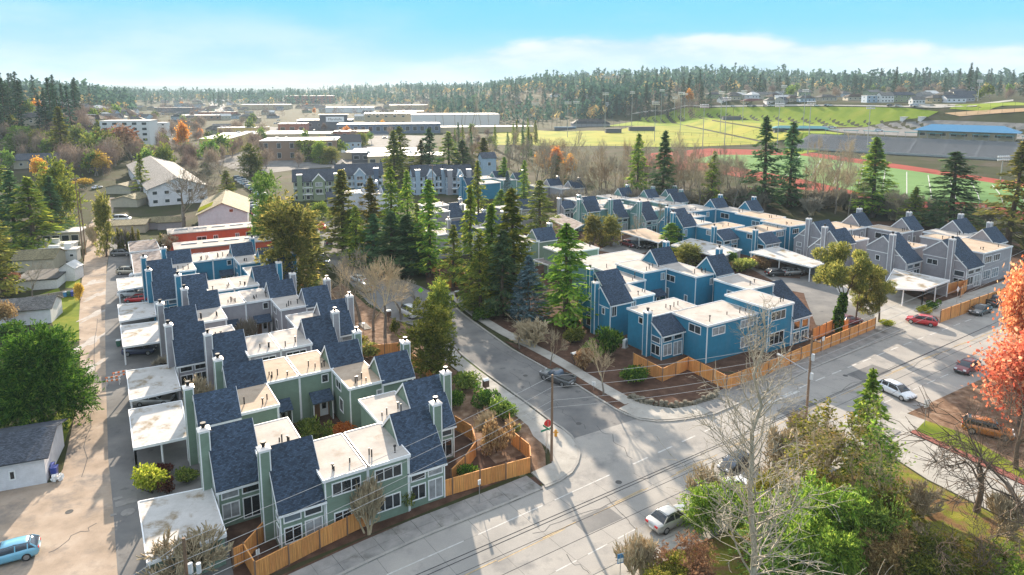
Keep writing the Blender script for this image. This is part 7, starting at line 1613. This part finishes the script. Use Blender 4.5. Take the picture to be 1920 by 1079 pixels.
# gabled apartment blocks
def gabled(lab, pix, w_, wall, wall2, rz=.28, h=7.2, cols=4, dorm=((.12, .0), (.50, .24), (.86, 0))):
    b = on(*pix); r = building(lab, b, w_, 11, h, rz, 'gable', wall, 'slate_shingle', (cols * 2 + 1, 3, 1.3, 1.5), 3.6, 'apartment block', over=.5)
    for z in (h / 3, 2 * h / 3): q = MB(); q.box(-.05, w_ + .05, -.09, -.01, z - .15, z + .15); q.build('band', 'white_trim', r)
    for c, k in dorm:
        cw = w_ * .24
        if k: q = MB(); x = w_ * c; q.prism([(x - cw / 2, -.9, 0), (x + cw / 2, -.9, 0), (x + cw / 2, -.9, h), (x, -.9, h + 2.4), (x - cw / 2, -.9, h)], [(x - cw / 2, 4, 0), (x + cw / 2, 4, 0), (x + cw / 2, 4, h), (x, 4, h + 2.4), (x - cw / 2, 4, h)]); q.build('gable_bay', wall, r); q = MB(); q.beam((x - cw / 2 - .2, -1, h), (x, -1, h + 2.5), .3, .35); q.beam((x + cw / 2 + .2, -1, h), (x, -1, h + 2.5), .3, .35); q.build('barge_board', 'white_trim', r); window(r, 'f', x - 1.2, x + 1.2, h * .72, h * .93, -.9, 2); window(r, 'f', x - 1.2, x + 1.2, h * .38, h * .6, -.9, 2)
        else: q = MB(); x = w_ * c; q.box(x - .9, x + .9, -.6, .6, 0, h + 2.2); st = q.build('stack', wall2, r); q = MB(); q.box(x - 1, x + 1, -.7, .7, h + 2.2, h + 2.5); q.build('cap', 'white_trim', st)
    for k in range(3): x = w_ * (.3 + .22 * k); q = MB(); q.box(x - 1.2, x + 1.2, -1.2, -.1, h / 3 - .1, h / 3 + .1); q.build('balcony', 'white_trim', r)
gabled('green and cream gabled apartment block behind the bend of the side road', (552, 378), 17.5, 'pale_green_siding', 'pale_green_siding'); gabled('pale blue-white gabled apartment block right of the green one', (632, 364), 17.5, 'sky_siding', 'slate_siding'); building('tan gable-ended wing between the green and the pale blue apartment blocks', Bp(626, 352), 8, 12, 7, .28, 'gable', 'tan_siding', 'slate_shingle', None, 3.4, 'apartment block', along='y')
gabled('pale grey-blue gabled apartment block behind the middle conifers', (776, 366), 13.5, 'sky_siding', 'sky_siding', cols=3); gabled('lavender-grey gabled apartment block right of the pale grey-blue one', (838, 366), 10, 'sky_siding', 'grey_siding', cols=2); building('tall pale blue chimney block behind the lone blue-green gable', Bp(905, 345), 6, 8, 11, .28, 'gable', 'sky_siding', 'slate_shingle', (1, 2, 1.4, 1.6), 2, 'apartment block')
building('blue gabled house row behind the shops', Bp(615, 292), 20, 14, 8, .3, 'gable', 'sky_siding', 'roof_dark', (6, 2, 1.4, 1.6), 4, 'house'); building('low dark-roofed hall left of the green apartment block, on the car court', Bp(615, 394), 17, 9, 3, .3, 'gable', 'grey_siding', 'slate_shingle', (3, 1, 1.4, 1.2), 2.4, 'house')
# shops
mall = [(488, 302, 42, 26, 11, 'stucco_brown', 'roof_white', (6, 2, 2.2, 3), 'brown striped shop block at the left of the shopping centre'), (376, 292, 18, 60, 10, 'stucco_ochre', 'roof_white', (4, 1, .8, 7), 'ochre store with buttressed side wall and white roof'),
 (408, 256, 40, 16, 7, 'stucco_ochre', 'roof_white', (6, 1, 3, 2), 'ochre-fronted store beyond the buttressed one'), (440, 268, 70, 40, 6, 'stucco_tan', 'roof_white', None, 'low tan store with broad pale roof in the shopping centre'), (522, 252, 24, 22, 9, 'brick', 'roof_white', (3, 1, 4, 3), 'brick-brown corner shop left of the dark store'),
 (566, 262, 52, 14, 6, 'brick', 'roof_white', (7, 1, 3, 2.4), 'long brick-red shop row below the dark store'), (556, 246, 52, 30, 10, 'stucco_dark', 'roof_white', (6, 1, 3, 3), 'dark store with broad white sign panel'), (632, 252, 92, 26, 8.5, 'slate_siding', 'roof_white', (14, 1, 3.6, 4), 'long slate-blue shop row right of the dark store'),
 (684, 236, 56, 24, 13, 'stucco_tan', 'roof_blue', (6, 2, 3, 2), 'tan and blue shop block above the slate-blue row'), (740, 232, 34, 26, 14, 'stucco_brown', 'roof_white', (4, 2, 3, 2.4), 'brown stepped shop block left of the big white store'), (772, 242, 90, 40, 14, 'stucco_white', 'roof_white', None, 'big plain white store behind bare poplars'), (780, 250, 110, 20, 5, 'stucco_tan', 'roof_white', None, 'low wall-like store right of the slate-blue row'),
 (660, 306, 40, 26, 5.5, 'stucco_dark', 'roof_white', (8, 1, 3, 2), 'low flat building with pale roof behind the white gables'), (690, 312, 40, 20, 5, 'stucco_tan', 'roof_white', (8, 1, 3, 2), 'low flat tan building behind the white gables'), (630, 300, 34, 12, 4, 'stucco_tan', 'roof_white', None, 'low flat canopy building left of the conifer above the apartments'),
 (322, 226, 60, 30, 6, 'stucco_brown', 'roof_white', (8, 1, 3, 2), 'brown low shop by the far avenue'), (372, 222, 46, 30, 8, 'brick', 'roof_dark', (6, 1, 3, 2), 'dark-roofed brick shop beyond the far avenue'), (290, 212, 60, 30, 8, 'stucco_dark', 'roof_dark', None, 'dark hall left of the far avenue'), (535, 194, 110, 40, 17, 'brick', 'roof_white', (12, 3, 4, 2.4), 'distant long brick block above the shopping centre'), (450, 206, 90, 40, 9, 'stucco_tan', 'roof_white', None, 'distant tan hall, left of the long brick block'), (610, 212, 80, 30, 9, 'stucco_white', 'roof_white', None, 'distant white hall beyond the shops'), (730, 208, 70, 40, 10, 'stucco_tan', 'roof_white', None, 'distant tan hall behind the big white store')]
dark_store = None
for x, y, w_, d_, h_, wl_, tp, wi, lab in mall:
    o = building(lab, Bp(x, y), w_, d_, h_, .16, 'flat', wl_, tp, wi, cat='shop', extras=5)
    if 'sign panel' in lab: dark_store = o
q = MB(); q.box(22, 48, -1.2, 6, 0, 15); tw = q.build('sign_tower', 'stucco_dark', dark_store); q = MB(); q.box(28, 45, -1.45, -1.2, 8.6, 13.4); sp = q.build('sign_panel', 'sign_white', tw); text('Marshalls', 3.4, 'roof_dark', sp, (36.5, -1.5, 11.0), depth=.04)
q = MB(); q.box(21, 49, -2, 7, 15, 15.6); q.build('tower_roof', 'roof_white', tw)
# houses on the slopes
r_ = random.Random(14); WALLS = ['white_siding', 'tan_siding', 'grey_siding', 'sky_siding', 'pale_green_siding', 'stucco_white', 'stucco_tan']; TOPS = ['grey_shingle', 'slate_shingle', 'brown_shingle', 'grey_shingle', 'roof_dark']
for x, y, w_, wl_, tp, roof, lab in ((1394, 197, 20, 'stucco_tan', 'red_shingle', 'hip', 'tan house with broad red hipped roof above the grass bank'), (1352, 194, 16, 'white_siding', 'grey_shingle', 'gable', 'white house left of the red-roofed one'), (1462, 190, 14, 'white_siding', 'grey_shingle', 'gable', 'small white house on the hillside road'), (1540, 190, 16, 'tan_siding', 'grey_shingle', 'hip', 'grey-roofed bungalow on the hillside road'), (1590, 189, 17, 'tan_siding', 'brown_shingle', 'hip', 'brown-roofed house with veranda on the hillside road'), (1625, 193, 15, 'sky_siding', 'roof_white', 'flat', 'bright blue-white flat-roofed house on the hillside'), (1652, 193, 11, 'stucco_white', 'grey_shingle', 'gable', 'pale house between the blue-white and the grey-green one'), (1675, 192, 19, 'pale_green_siding', 'slate_shingle', 'gable', 'two-storey grey-green house on the hillside'), (1711, 196, 9, 'stucco_white', 'grey_shingle', 'gable', 'small white garage below the grey-green house'), (1748, 193, 14, 'stucco_tan', 'grey_shingle', 'hip', 'tan house with grey roof, right part of the hillside row'), (1775, 193, 15, 'white_siding', 'slate_shingle', 'gable', 'white house near the right end of the hillside row'), (1800, 191, 13, 'grey_siding', 'slate_shingle', 'gable', 'blue-grey house at the right end of the hillside row'), (1792, 172, 34, 'stucco_tan', 'slate_shingle', 'gable', 'long tan hall with dark roof high on the right'), (1500, 192, 13, 'sky_siding', 'grey_shingle', 'hip', 'small blue-grey house on the hillside road'), (1480, 192, 12, 'tan_siding', 'brown_shingle', 'hip', 'small brown-roofed house on the hillside road')):
    building(lab, Bp(x, y), w_, w_ * .6, 5.5 if 'two' in lab or 'blue-white' in lab else 3.4, r_.uniform(-.1, .25), roof, wl_, tp, (4, 2 if 'two' in lab or 'blue-white' in lab else 1, 1.5, 1.2), 2.4, 'house')
for i in range(240):
    x, y = (r_.uniform(880, 1480), r_.uniform(172, 200)) if i < 24 else (r_.uniform(1340, 1860), r_.uniform(180, 192)) if i < 42 else (r_.uniform(60, 480), r_.uniform(188, 240)) if i < 104 else (r_.uniform(300, 840), r_.uniform(186, 226)) if i < 200 else (r_.uniform(20, 420), r_.uniform(205, 262))
    building('small house among the trees of the far slopes', Bp(x, y), r_.uniform(11, 17), r_.uniform(8, 11), r_.uniform(3, 5.5), r_.uniform(-.4, .6), r_.choice(['gable', 'hip']), r_.choice(WALLS), r_.choice(TOPS + ['roof_white', 'grey_shingle', 'brown_shingle']), (3, 1, 1.5, 1.3), 2.6, 'house', group='houses among the trees of the far slopes')
for x, y in ((1108, 152), (1128, 152), (1150, 151)): building('pale block of flats on the wooded far hill', Bp(x, y), 26, 14, 10, .1, 'flat', 'stucco_tan', 'roof_white', (6, 3, 2, 1.6), cat='block of flats', group='flats on the wooded far hill')

# ------------------------------------------------------------------ playing fields and stadium
drape('sports_field', [(925, 250), (1000, 244), (1060, 247), (1150, 247), (1190, 236), (1300, 230), (1420, 231), (1500, 235), (1540, 246), (1500, 264), (1430, 270), (1300, 276), (1200, 276), (1100, 274), (1000, 273), (925, 272)], 'field_turf', .10)
drape('grass_bank', [(1130, 238), (1200, 221), (1260, 209), (1320, 203.5), (1420, 201), (1560, 201), (1700, 203), (1760, 210), (1740, 220), (1660, 229), (1560, 238), (1500, 236), (1420, 231), (1300, 230), (1190, 236)], 'bank_grass', .18)
drape('grass_bank', [(1478, 262), (1500, 248), (1545, 246), (1584, 252), (1552, 281), (1500, 290), (1470, 285)], 'bank_grass', .22)
drape('running_track', [(1190, 304), (1222, 288), (1330, 279), (1500, 284), (1700, 311), (1900, 341), (2060, 368), (2060, 440), (1860, 398), (1640, 396), (1480, 352), (1330, 322), (1235, 318)], 'running_track', .12)
drape('football_field', [(1290, 304), (1340, 291), (1500, 292), (1700, 320), (1900, 350), (2040, 374), (2040, 418), (1850, 383), (1640, 372), (1500, 336), (1350, 309)], 'synthetic_turf', .20)
for k in range(13):
    x0, y0, x1, y1 = 1500 + 40 * k, 293 + 6.1 * k, 1440 + 46 * k, 324 + 6.4 * k
    A_, B_ = on(x0, y0)[:2], on(x1 + 30, y1 + 12)[:2]; d_ = math.hypot(B_[0] - A_[0], B_[1] - A_[1])
    mb = MB(); pts = resample([A_, B_], 3.0); l, r = offset(pts, -.16), offset(pts, .16)
    for i in range(len(pts) - 1): mb.add([(*p, float(ground(*p)) + .24) for p in (l[i], r[i], r[i + 1], l[i + 1])], [(0, 1, 2, 3)])
    if mb.v: structure(mb.build('yard_line', 'road_white'))
drape('shop_car_park', [(372, 296), (470, 330), (560, 318), (800, 302), (800, 256), (640, 246), (470, 236), (392, 240)], 'asphalt', .08)
drape('far_avenue', [(316, 270), (348, 270), (300, 232), (262, 205), (236, 190), (224, 190), (250, 207), (286, 235)], 'paving', .10); drape('far_avenue', [(398, 214), (432, 214), (420, 196), (400, 190), (392, 192)], 'paving', .10)
drape('terrace_paving', [(1540, 243), (1640, 232), (1760, 226), (1920, 232), (2000, 250), (1920, 262), (1700, 256), (1590, 250)], 'asphalt', .15)
drape('hillside_road', [(1170, 216), (1230, 209), (1330, 201.5), (1560, 199), (1760, 203), (1830, 200), (1900, 190), (1900, 187), (1820, 197), (1700, 199), (1500, 196.5), (1330, 199), (1220, 207)], 'paving', .2)
drape('infield', [(1770, 213), (1920, 204), (1960, 208), (1800, 219)], 'infield', .25); drape('sports_field', [(1780, 205), (1900, 192), (1960, 198), (1850, 210)], 'bank_grass', .25)
gs = thing('grandstand', 'grey grandstand of bench rows facing the running track', 'grandstand', (BT0[0], BT0[1], 12.0), math.atan2(BT1[1] - BT0[1], BT1[0] - BT0[0])); GL = 175.0
nrow = 24; me = None
q = MB(); q.prism([(-9, -nrow * 1.15 - .5, -9), (GL, -nrow * 1.15 - .5, -9), (GL, .5, -9), (-3, .5, -9)], [(-9, -nrow * 1.15 - .5, -7.6), (GL, -nrow * 1.15 - .5, -7.6), (GL, .5, -.1), (-3, .5, -.1)]); q.build('base', 'bench_dark', gs)
for k in range(nrow):
    if me is None: q = MB(); q.box(0, GL, -.42, .0, .0, .10); o = q.build('bench_row', 'bench_grey', gs); me = o.data
    else: o = link('bench_row', me, gs)
    o.location = (-3 - k * .25, -.4 - k * 1.15, .1 - k * .312)
for k in range(11): q = MB(); x = 8 + k * 15.5; q.prism([(x, -nrow * 1.15, -7.2), (x + 1.3, -nrow * 1.15, -7.2), (x + 1.3, 0, .25), (x, 0, .25)], [(x, -nrow * 1.15, -7.15), (x + 1.3, -nrow * 1.15, -7.15), (x + 1.3, 0, .3), (x, 0, .3)]); q.build('aisle_step', 'bench_dark', gs)
for k in range(14):
    x = 4 + k * 11; q = MB(); q.box(x, x + 8, 2, 5, 2.9, 3.15); aw = q.build('awning', 'teal_metal', gs)
    for xx in (x + .5, x + 7.5): q = MB(); q.box(xx - .1, xx + .1, 3.4, 3.6, 0, 2.9); q.build('awning_post', 'galvanised', aw)
q = MB(); q.box(-9, GL, -nrow * 1.15 - .6, -nrow * 1.15 - .5, -7.6, -6.6); q.build('front_rail', 'galvanised', gs)
ca, sa = math.cos(gs.rotation_euler[2]), math.sin(gs.rotation_euler[2])
building('press building with broad blue hipped roof behind the grandstand', (BT0[0] + ca * 54 - sa * 6, BT0[1] + sa * 54 + ca * 6, 12.0), 46, 13, 4.4, gs.rotation_euler[2], 'hip', 'stucco_tan', 'roof_blue', (9, 1, 3, 1.8), 3.4, 'press building', over=1.2)
building('teal-roofed open shelter on the bank left of the grandstand', Bp(1452, 250), 34, 9, 3.4, -.2, 'hip', 'stucco_dark', 'teal_metal', None, 1.6, 'shelter', over=.8)
for x, y, lab, c in ((1692, 229, 'white box truck on the terrace behind the grandstand', 5.5), (1726, 229, 'white freight container beside the box truck', 8.5)): building(lab, Bp(x, y), c, 2.6, 3.4, .2, 'flat', 'stucco_white', 'roof_white', None, cat='truck' if 'truck' in lab else 'container')
for x, y, w_, top, lab in ((1040, 246, 20, 'roof_blue', 'dugout with blue roof at the left of the fields'), (1136, 250, 13, 'roof_dark', 'dark scorer hut beside the pitch'), (1180, 246, 22, 'brown_paint', 'long brown dugout by the pitch'), (1356, 226, 16, 'roof_dark', 'dark dugout under the grass bank')): building(lab, Bp(x, y), w_, 4, 3.4, .05, 'flat', 'stucco_dark', top, None, cat='dugout')
building('grey glasshouse-like roof left of the fields', Bp(1075, 240), 36, 14, 4, .1, 'hip', 'grey_siding', 'slate_shingle', None, 4, 'building')
def floodlight(x, by, ty, group='floodlight masts round the fields'):
    b = on(x, by); h = tall(b, ty); r = thing('floodlight', 'tall grey floodlight mast beside the playing fields', 'floodlight', b, .2, group); q = MB(); q.tube((0, 0, 0), (0, 0, h), .24, .12, 8); q.build('mast', 'galvanised', r)
    for k in range(2):
        q = MB(); q.box(-2.6, 2.6, -.06, .06, h - .3 - 1.3 * k, h - .15 - 1.3 * k); bar = q.build('crossbar', 'galvanised', r)
        for j in range(6): x_ = -2.4 + j * .96; q = MB(); q.tube((x_, -.5, h - .55 - 1.3 * k), (x_, 0, h - .1 - 1.3 * k), .40, .2, 8); q.build('lamp', 'insulator', bar)
for a in ((1003, 265, 193), (1064, 258, 191), (1080, 248, 190), (1134, 248, 174), (1184, 236, 172), (1227, 266, 191), (1239, 232, 168), (1264, 222, 182), (1275, 250, 173), (1283, 224, 175), (1317, 282, 196), (1350, 250, 172), (1358, 278, 183), (1392, 230, 170), (1456, 290, 194), (1506, 236, 168), (1514, 290, 190), (1625, 285, 198), (1468, 200, 160), (1833, 190, 150), (1875, 345, 292)): floodlight(*a)
def netfence(pix, h, lab, step=7.0):
    P = resample([on(*p)[:2] for p in pix], step); r = thing('field_fence', lab, 'fence', (*P[0], float(ground(*P[0])))); o = r.location
    for p in P: q = MB(); q.tube((p[0] - o.x, p[1] - o.y, float(ground(*p)) - o.z), (p[0] - o.x, p[1] - o.y, float(ground(*p)) - o.z + h), .07, n=4); q.build('fence_post', 'dark_metal', r)
    for f in (.03, .97):
        q = MB(); q.path([(p[0] - o.x, p[1] - o.y, float(ground(*p)) - o.z + h * f) for p in P], .05, 4); q.build('rail', 'dark_metal', r)
netfence([(1195, 250), (1420, 248), (1530, 254)], 2.4, 'dark wire fence across the middle of the fields'); netfence([(1010, 275), (1180, 279), (1420, 275)], 2.4, 'dark wire fence along the near edge of the fields'); netfence([(1045, 240), (1150, 242), (1210, 240)], 7, 'tall dark netting posts behind the dugouts'); netfence([(1770, 218), (1850, 214), (1920, 212)], 7, 'tall backstop posts at the upper right pitch')

# ------------------------------------------------------------------ far trees
r_ = random.Random(77)
def scatter(n, key, X0, X1, Y0, Y1, h, group, label, wf=None):
    for i in range(n):
        b = on(r_.uniform(X0, X1), r_.uniform(Y0, Y1)); hh = r_.uniform(*h); k = key if isinstance(key, str) else r_.choice(key)
        plant(k, b, hh, hh * wf * r_.uniform(.8, 1.25) if wf else None, label, group)
FF = ['farfir', 'fardark', 'fardark']
scatter(34, FF, 0, 150, 205, 262, (20, 32), 'conifers of the far left wood', 'dark conifer in the wood at the far left')
scatter(34, FF, 130, 420, 184, 206, (18, 30), 'conifers along the far avenue', 'dark conifer in the belt beyond the far avenue')
scatter(22, FF, 380, 800, 180, 194, (16, 26), 'conifers beyond the shopping centre', 'dark conifer in the belt beyond the shopping centre')
scatter(80, FF, 830, 1330, 165, 206, (18, 32), 'conifers on the central wooded hill', 'blue-green conifer on the wooded hill behind the fields')
scatter(16, ['fardark'], 1120, 1260, 205, 224, (18, 26), 'conifers at the foot of the wooded hill', 'dark conifer in the clump left of the grass bank')
scatter(30, FF, 600, 830, 176, 196, (18, 28), 'conifers on the rise left of the hill', 'dark conifer on the rise between town and hill')
scatter(44, FF, 1330, 1640, 168, 184, (16, 26), 'conifers behind the hillside houses', 'dark conifer behind the row of hillside houses')
scatter(40, FF, 1640, 1920, 162, 186, (18, 34), 'conifers on the right-hand ridge', 'dark conifer on the ridge at the upper right')
scatter(120, ['farbare', 'farbare', 'farbare', 'farleaf'], 150, 500, 222, 335, (10, 17), 'brown bare trees left of the shopping centre', 'bare brown tree between the alley and the shopping centre', .9)
scatter(44, ['farbare', 'farleaf'], 0, 240, 222, 330, (9, 15), 'trees between the far left houses', 'bare tree between the houses at far left', .9)
scatter(30, ['farbare', 'farleaf', 'farbare'], 1340, 1900, 170, 188, (9, 15), 'bare trees among the hillside houses', 'bare tree among the hillside houses', 1.0)
scatter(18, ['farorange'], 30, 830, 190, 262, (7, 12), 'orange trees dotted through the far town', 'small orange autumn tree in the far town', .8)
scatter(34, ['farbare', 'farleaf', 'farbare'], 470, 930, 245, 320, (8, 12), 'bare trees by the shop car parks', 'bare tree beside the shop car parks', .9)
scatter(44, ['bare', 'rust', 'tan'], 860, 1080, 272, 345, (9, 15), 'bare woods left of the fields', 'bare brown tree in the woods between houses and fields', .9)
scatter(18, ['dark', 'fir'], 850, 1010, 258, 300, (12, 19), 'conifers left of the fields', 'conifer in the woods left of the playing fields')
# woods too far and thick to count: one mesh
rs = np.random.RandomState(5); N = 26000; u = rs.uniform(-.82, .84, N); dist = 820 + 2600 * rs.rand(N) ** 1.25
cl = np.sin(u * 31 + dist * .0041) + np.sin(u * 17 - dist * .0093 + 2) + np.sin(dist * .021 + u * 7); keep = (rs.rand(N) < .25 + .35 * (cl + 1.2)) & ~((u > -.55) & (u < -.12) & (dist < 1500)) & ~((u > .22) & (dist < 1000)); u, dist = u[keep], dist[keep]
X_, Y_ = u * dist, dist; Z_ = ground(X_, Y_); hh = rs.uniform(10, 24, len(u)) + 12 * (rs.rand(len(u)) ** 5); n = 11; i_ = np.repeat(np.arange(len(u)), n); f = np.tile((np.arange(n) + .5) / n, len(u)); az = rs.uniform(0, 6.283, len(i_)); con = rs.rand(len(u)) < .86
rad = np.where(con[i_], .19 * (1 - f), .32 * np.sqrt(np.clip(1 - (2 * f - 1) ** 2, .05, 1))) * hh[i_] * rs.uniform(.5, 1, len(i_))
z = np.where(con[i_], f, .3 + .6 * f) * hh[i_] * np.where(con, 1, .6)[i_]
cen = np.stack([X_[i_] + rad * np.cos(az), Y_[i_] + rad * np.sin(az), Z_[i_] + z], 1); d = unit(np.stack([np.cos(az), np.sin(az), -.7 + rs.normal(0, .3, len(i_))], 1))
me = quad_mesh('forest', cen, d, sides(rs, d), hh[i_] * .22 * rs.uniform(.6, 1.4, len(i_)), hh[i_] * .13 * rs.uniform(.6, 1.4, len(i_)), 'far_needles'); me.materials.append(M['russet_leaf']); me.polygons.foreach_set('material_index', np.where(con[i_], 0, 1).astype(np.int32))
tag(link('forest', me), 'distant woods covering the far hills below the horizon', 'forest', kind='stuff')
P = np.array([on(rs.uniform(300, 900), rs.uniform(181, 224)) if k < 210 else on(rs.uniform(860, 1330), rs.uniform(178, 226)) for k in range(300)]); n = 70; i_ = np.repeat(np.arange(len(P)), n); hh = rs.uniform(9, 17, len(P))[i_]
az, f = rs.uniform(0, 6.283, len(i_)), rs.rand(len(i_)); rad = .34 * hh * np.sqrt(np.clip(1 - (2 * f - 1) ** 2, .04, 1)) * np.sqrt(rs.rand(len(i_)))
cen = P[i_] + np.stack([rad * np.cos(az), rad * np.sin(az), hh * (.25 + .75 * f)], 1); d = unit(np.stack([np.cos(az) * .5, np.sin(az) * .5, .8 + rs.rand(len(i_))], 1))
tag(link('bare_woods', quad_mesh('bare_woods', cen, d, sides(rs, d), hh * .16, hh * .018, 'far_twig')), 'hazy brown leafless woods round the far shops and below the wooded hill', 'woods', kind='stuff')
# thin haze: one closed box of even air round everything
mt = bpy.data.materials.new('air'); mt.use_nodes = True; n_ = mt.node_tree; n_.nodes.clear(); o_ = n_.nodes.new('ShaderNodeOutputMaterial'); v_ = n_.nodes.new('ShaderNodeVolumePrincipled'); v_.inputs['Color'].default_value = (.70, .88, 1.0, 1); v_.inputs['Density'].default_value = 0.00012; v_.inputs['Anisotropy'].default_value = 0.0; n_.links.new(v_.outputs[0], o_.inputs['Volume']); M['air'] = mt
hz = MB(); hz.box(-32000, 32000, -2200, 32000, -3.5, 114); tag(hz.build('haze', 'air'), kind='stuff')
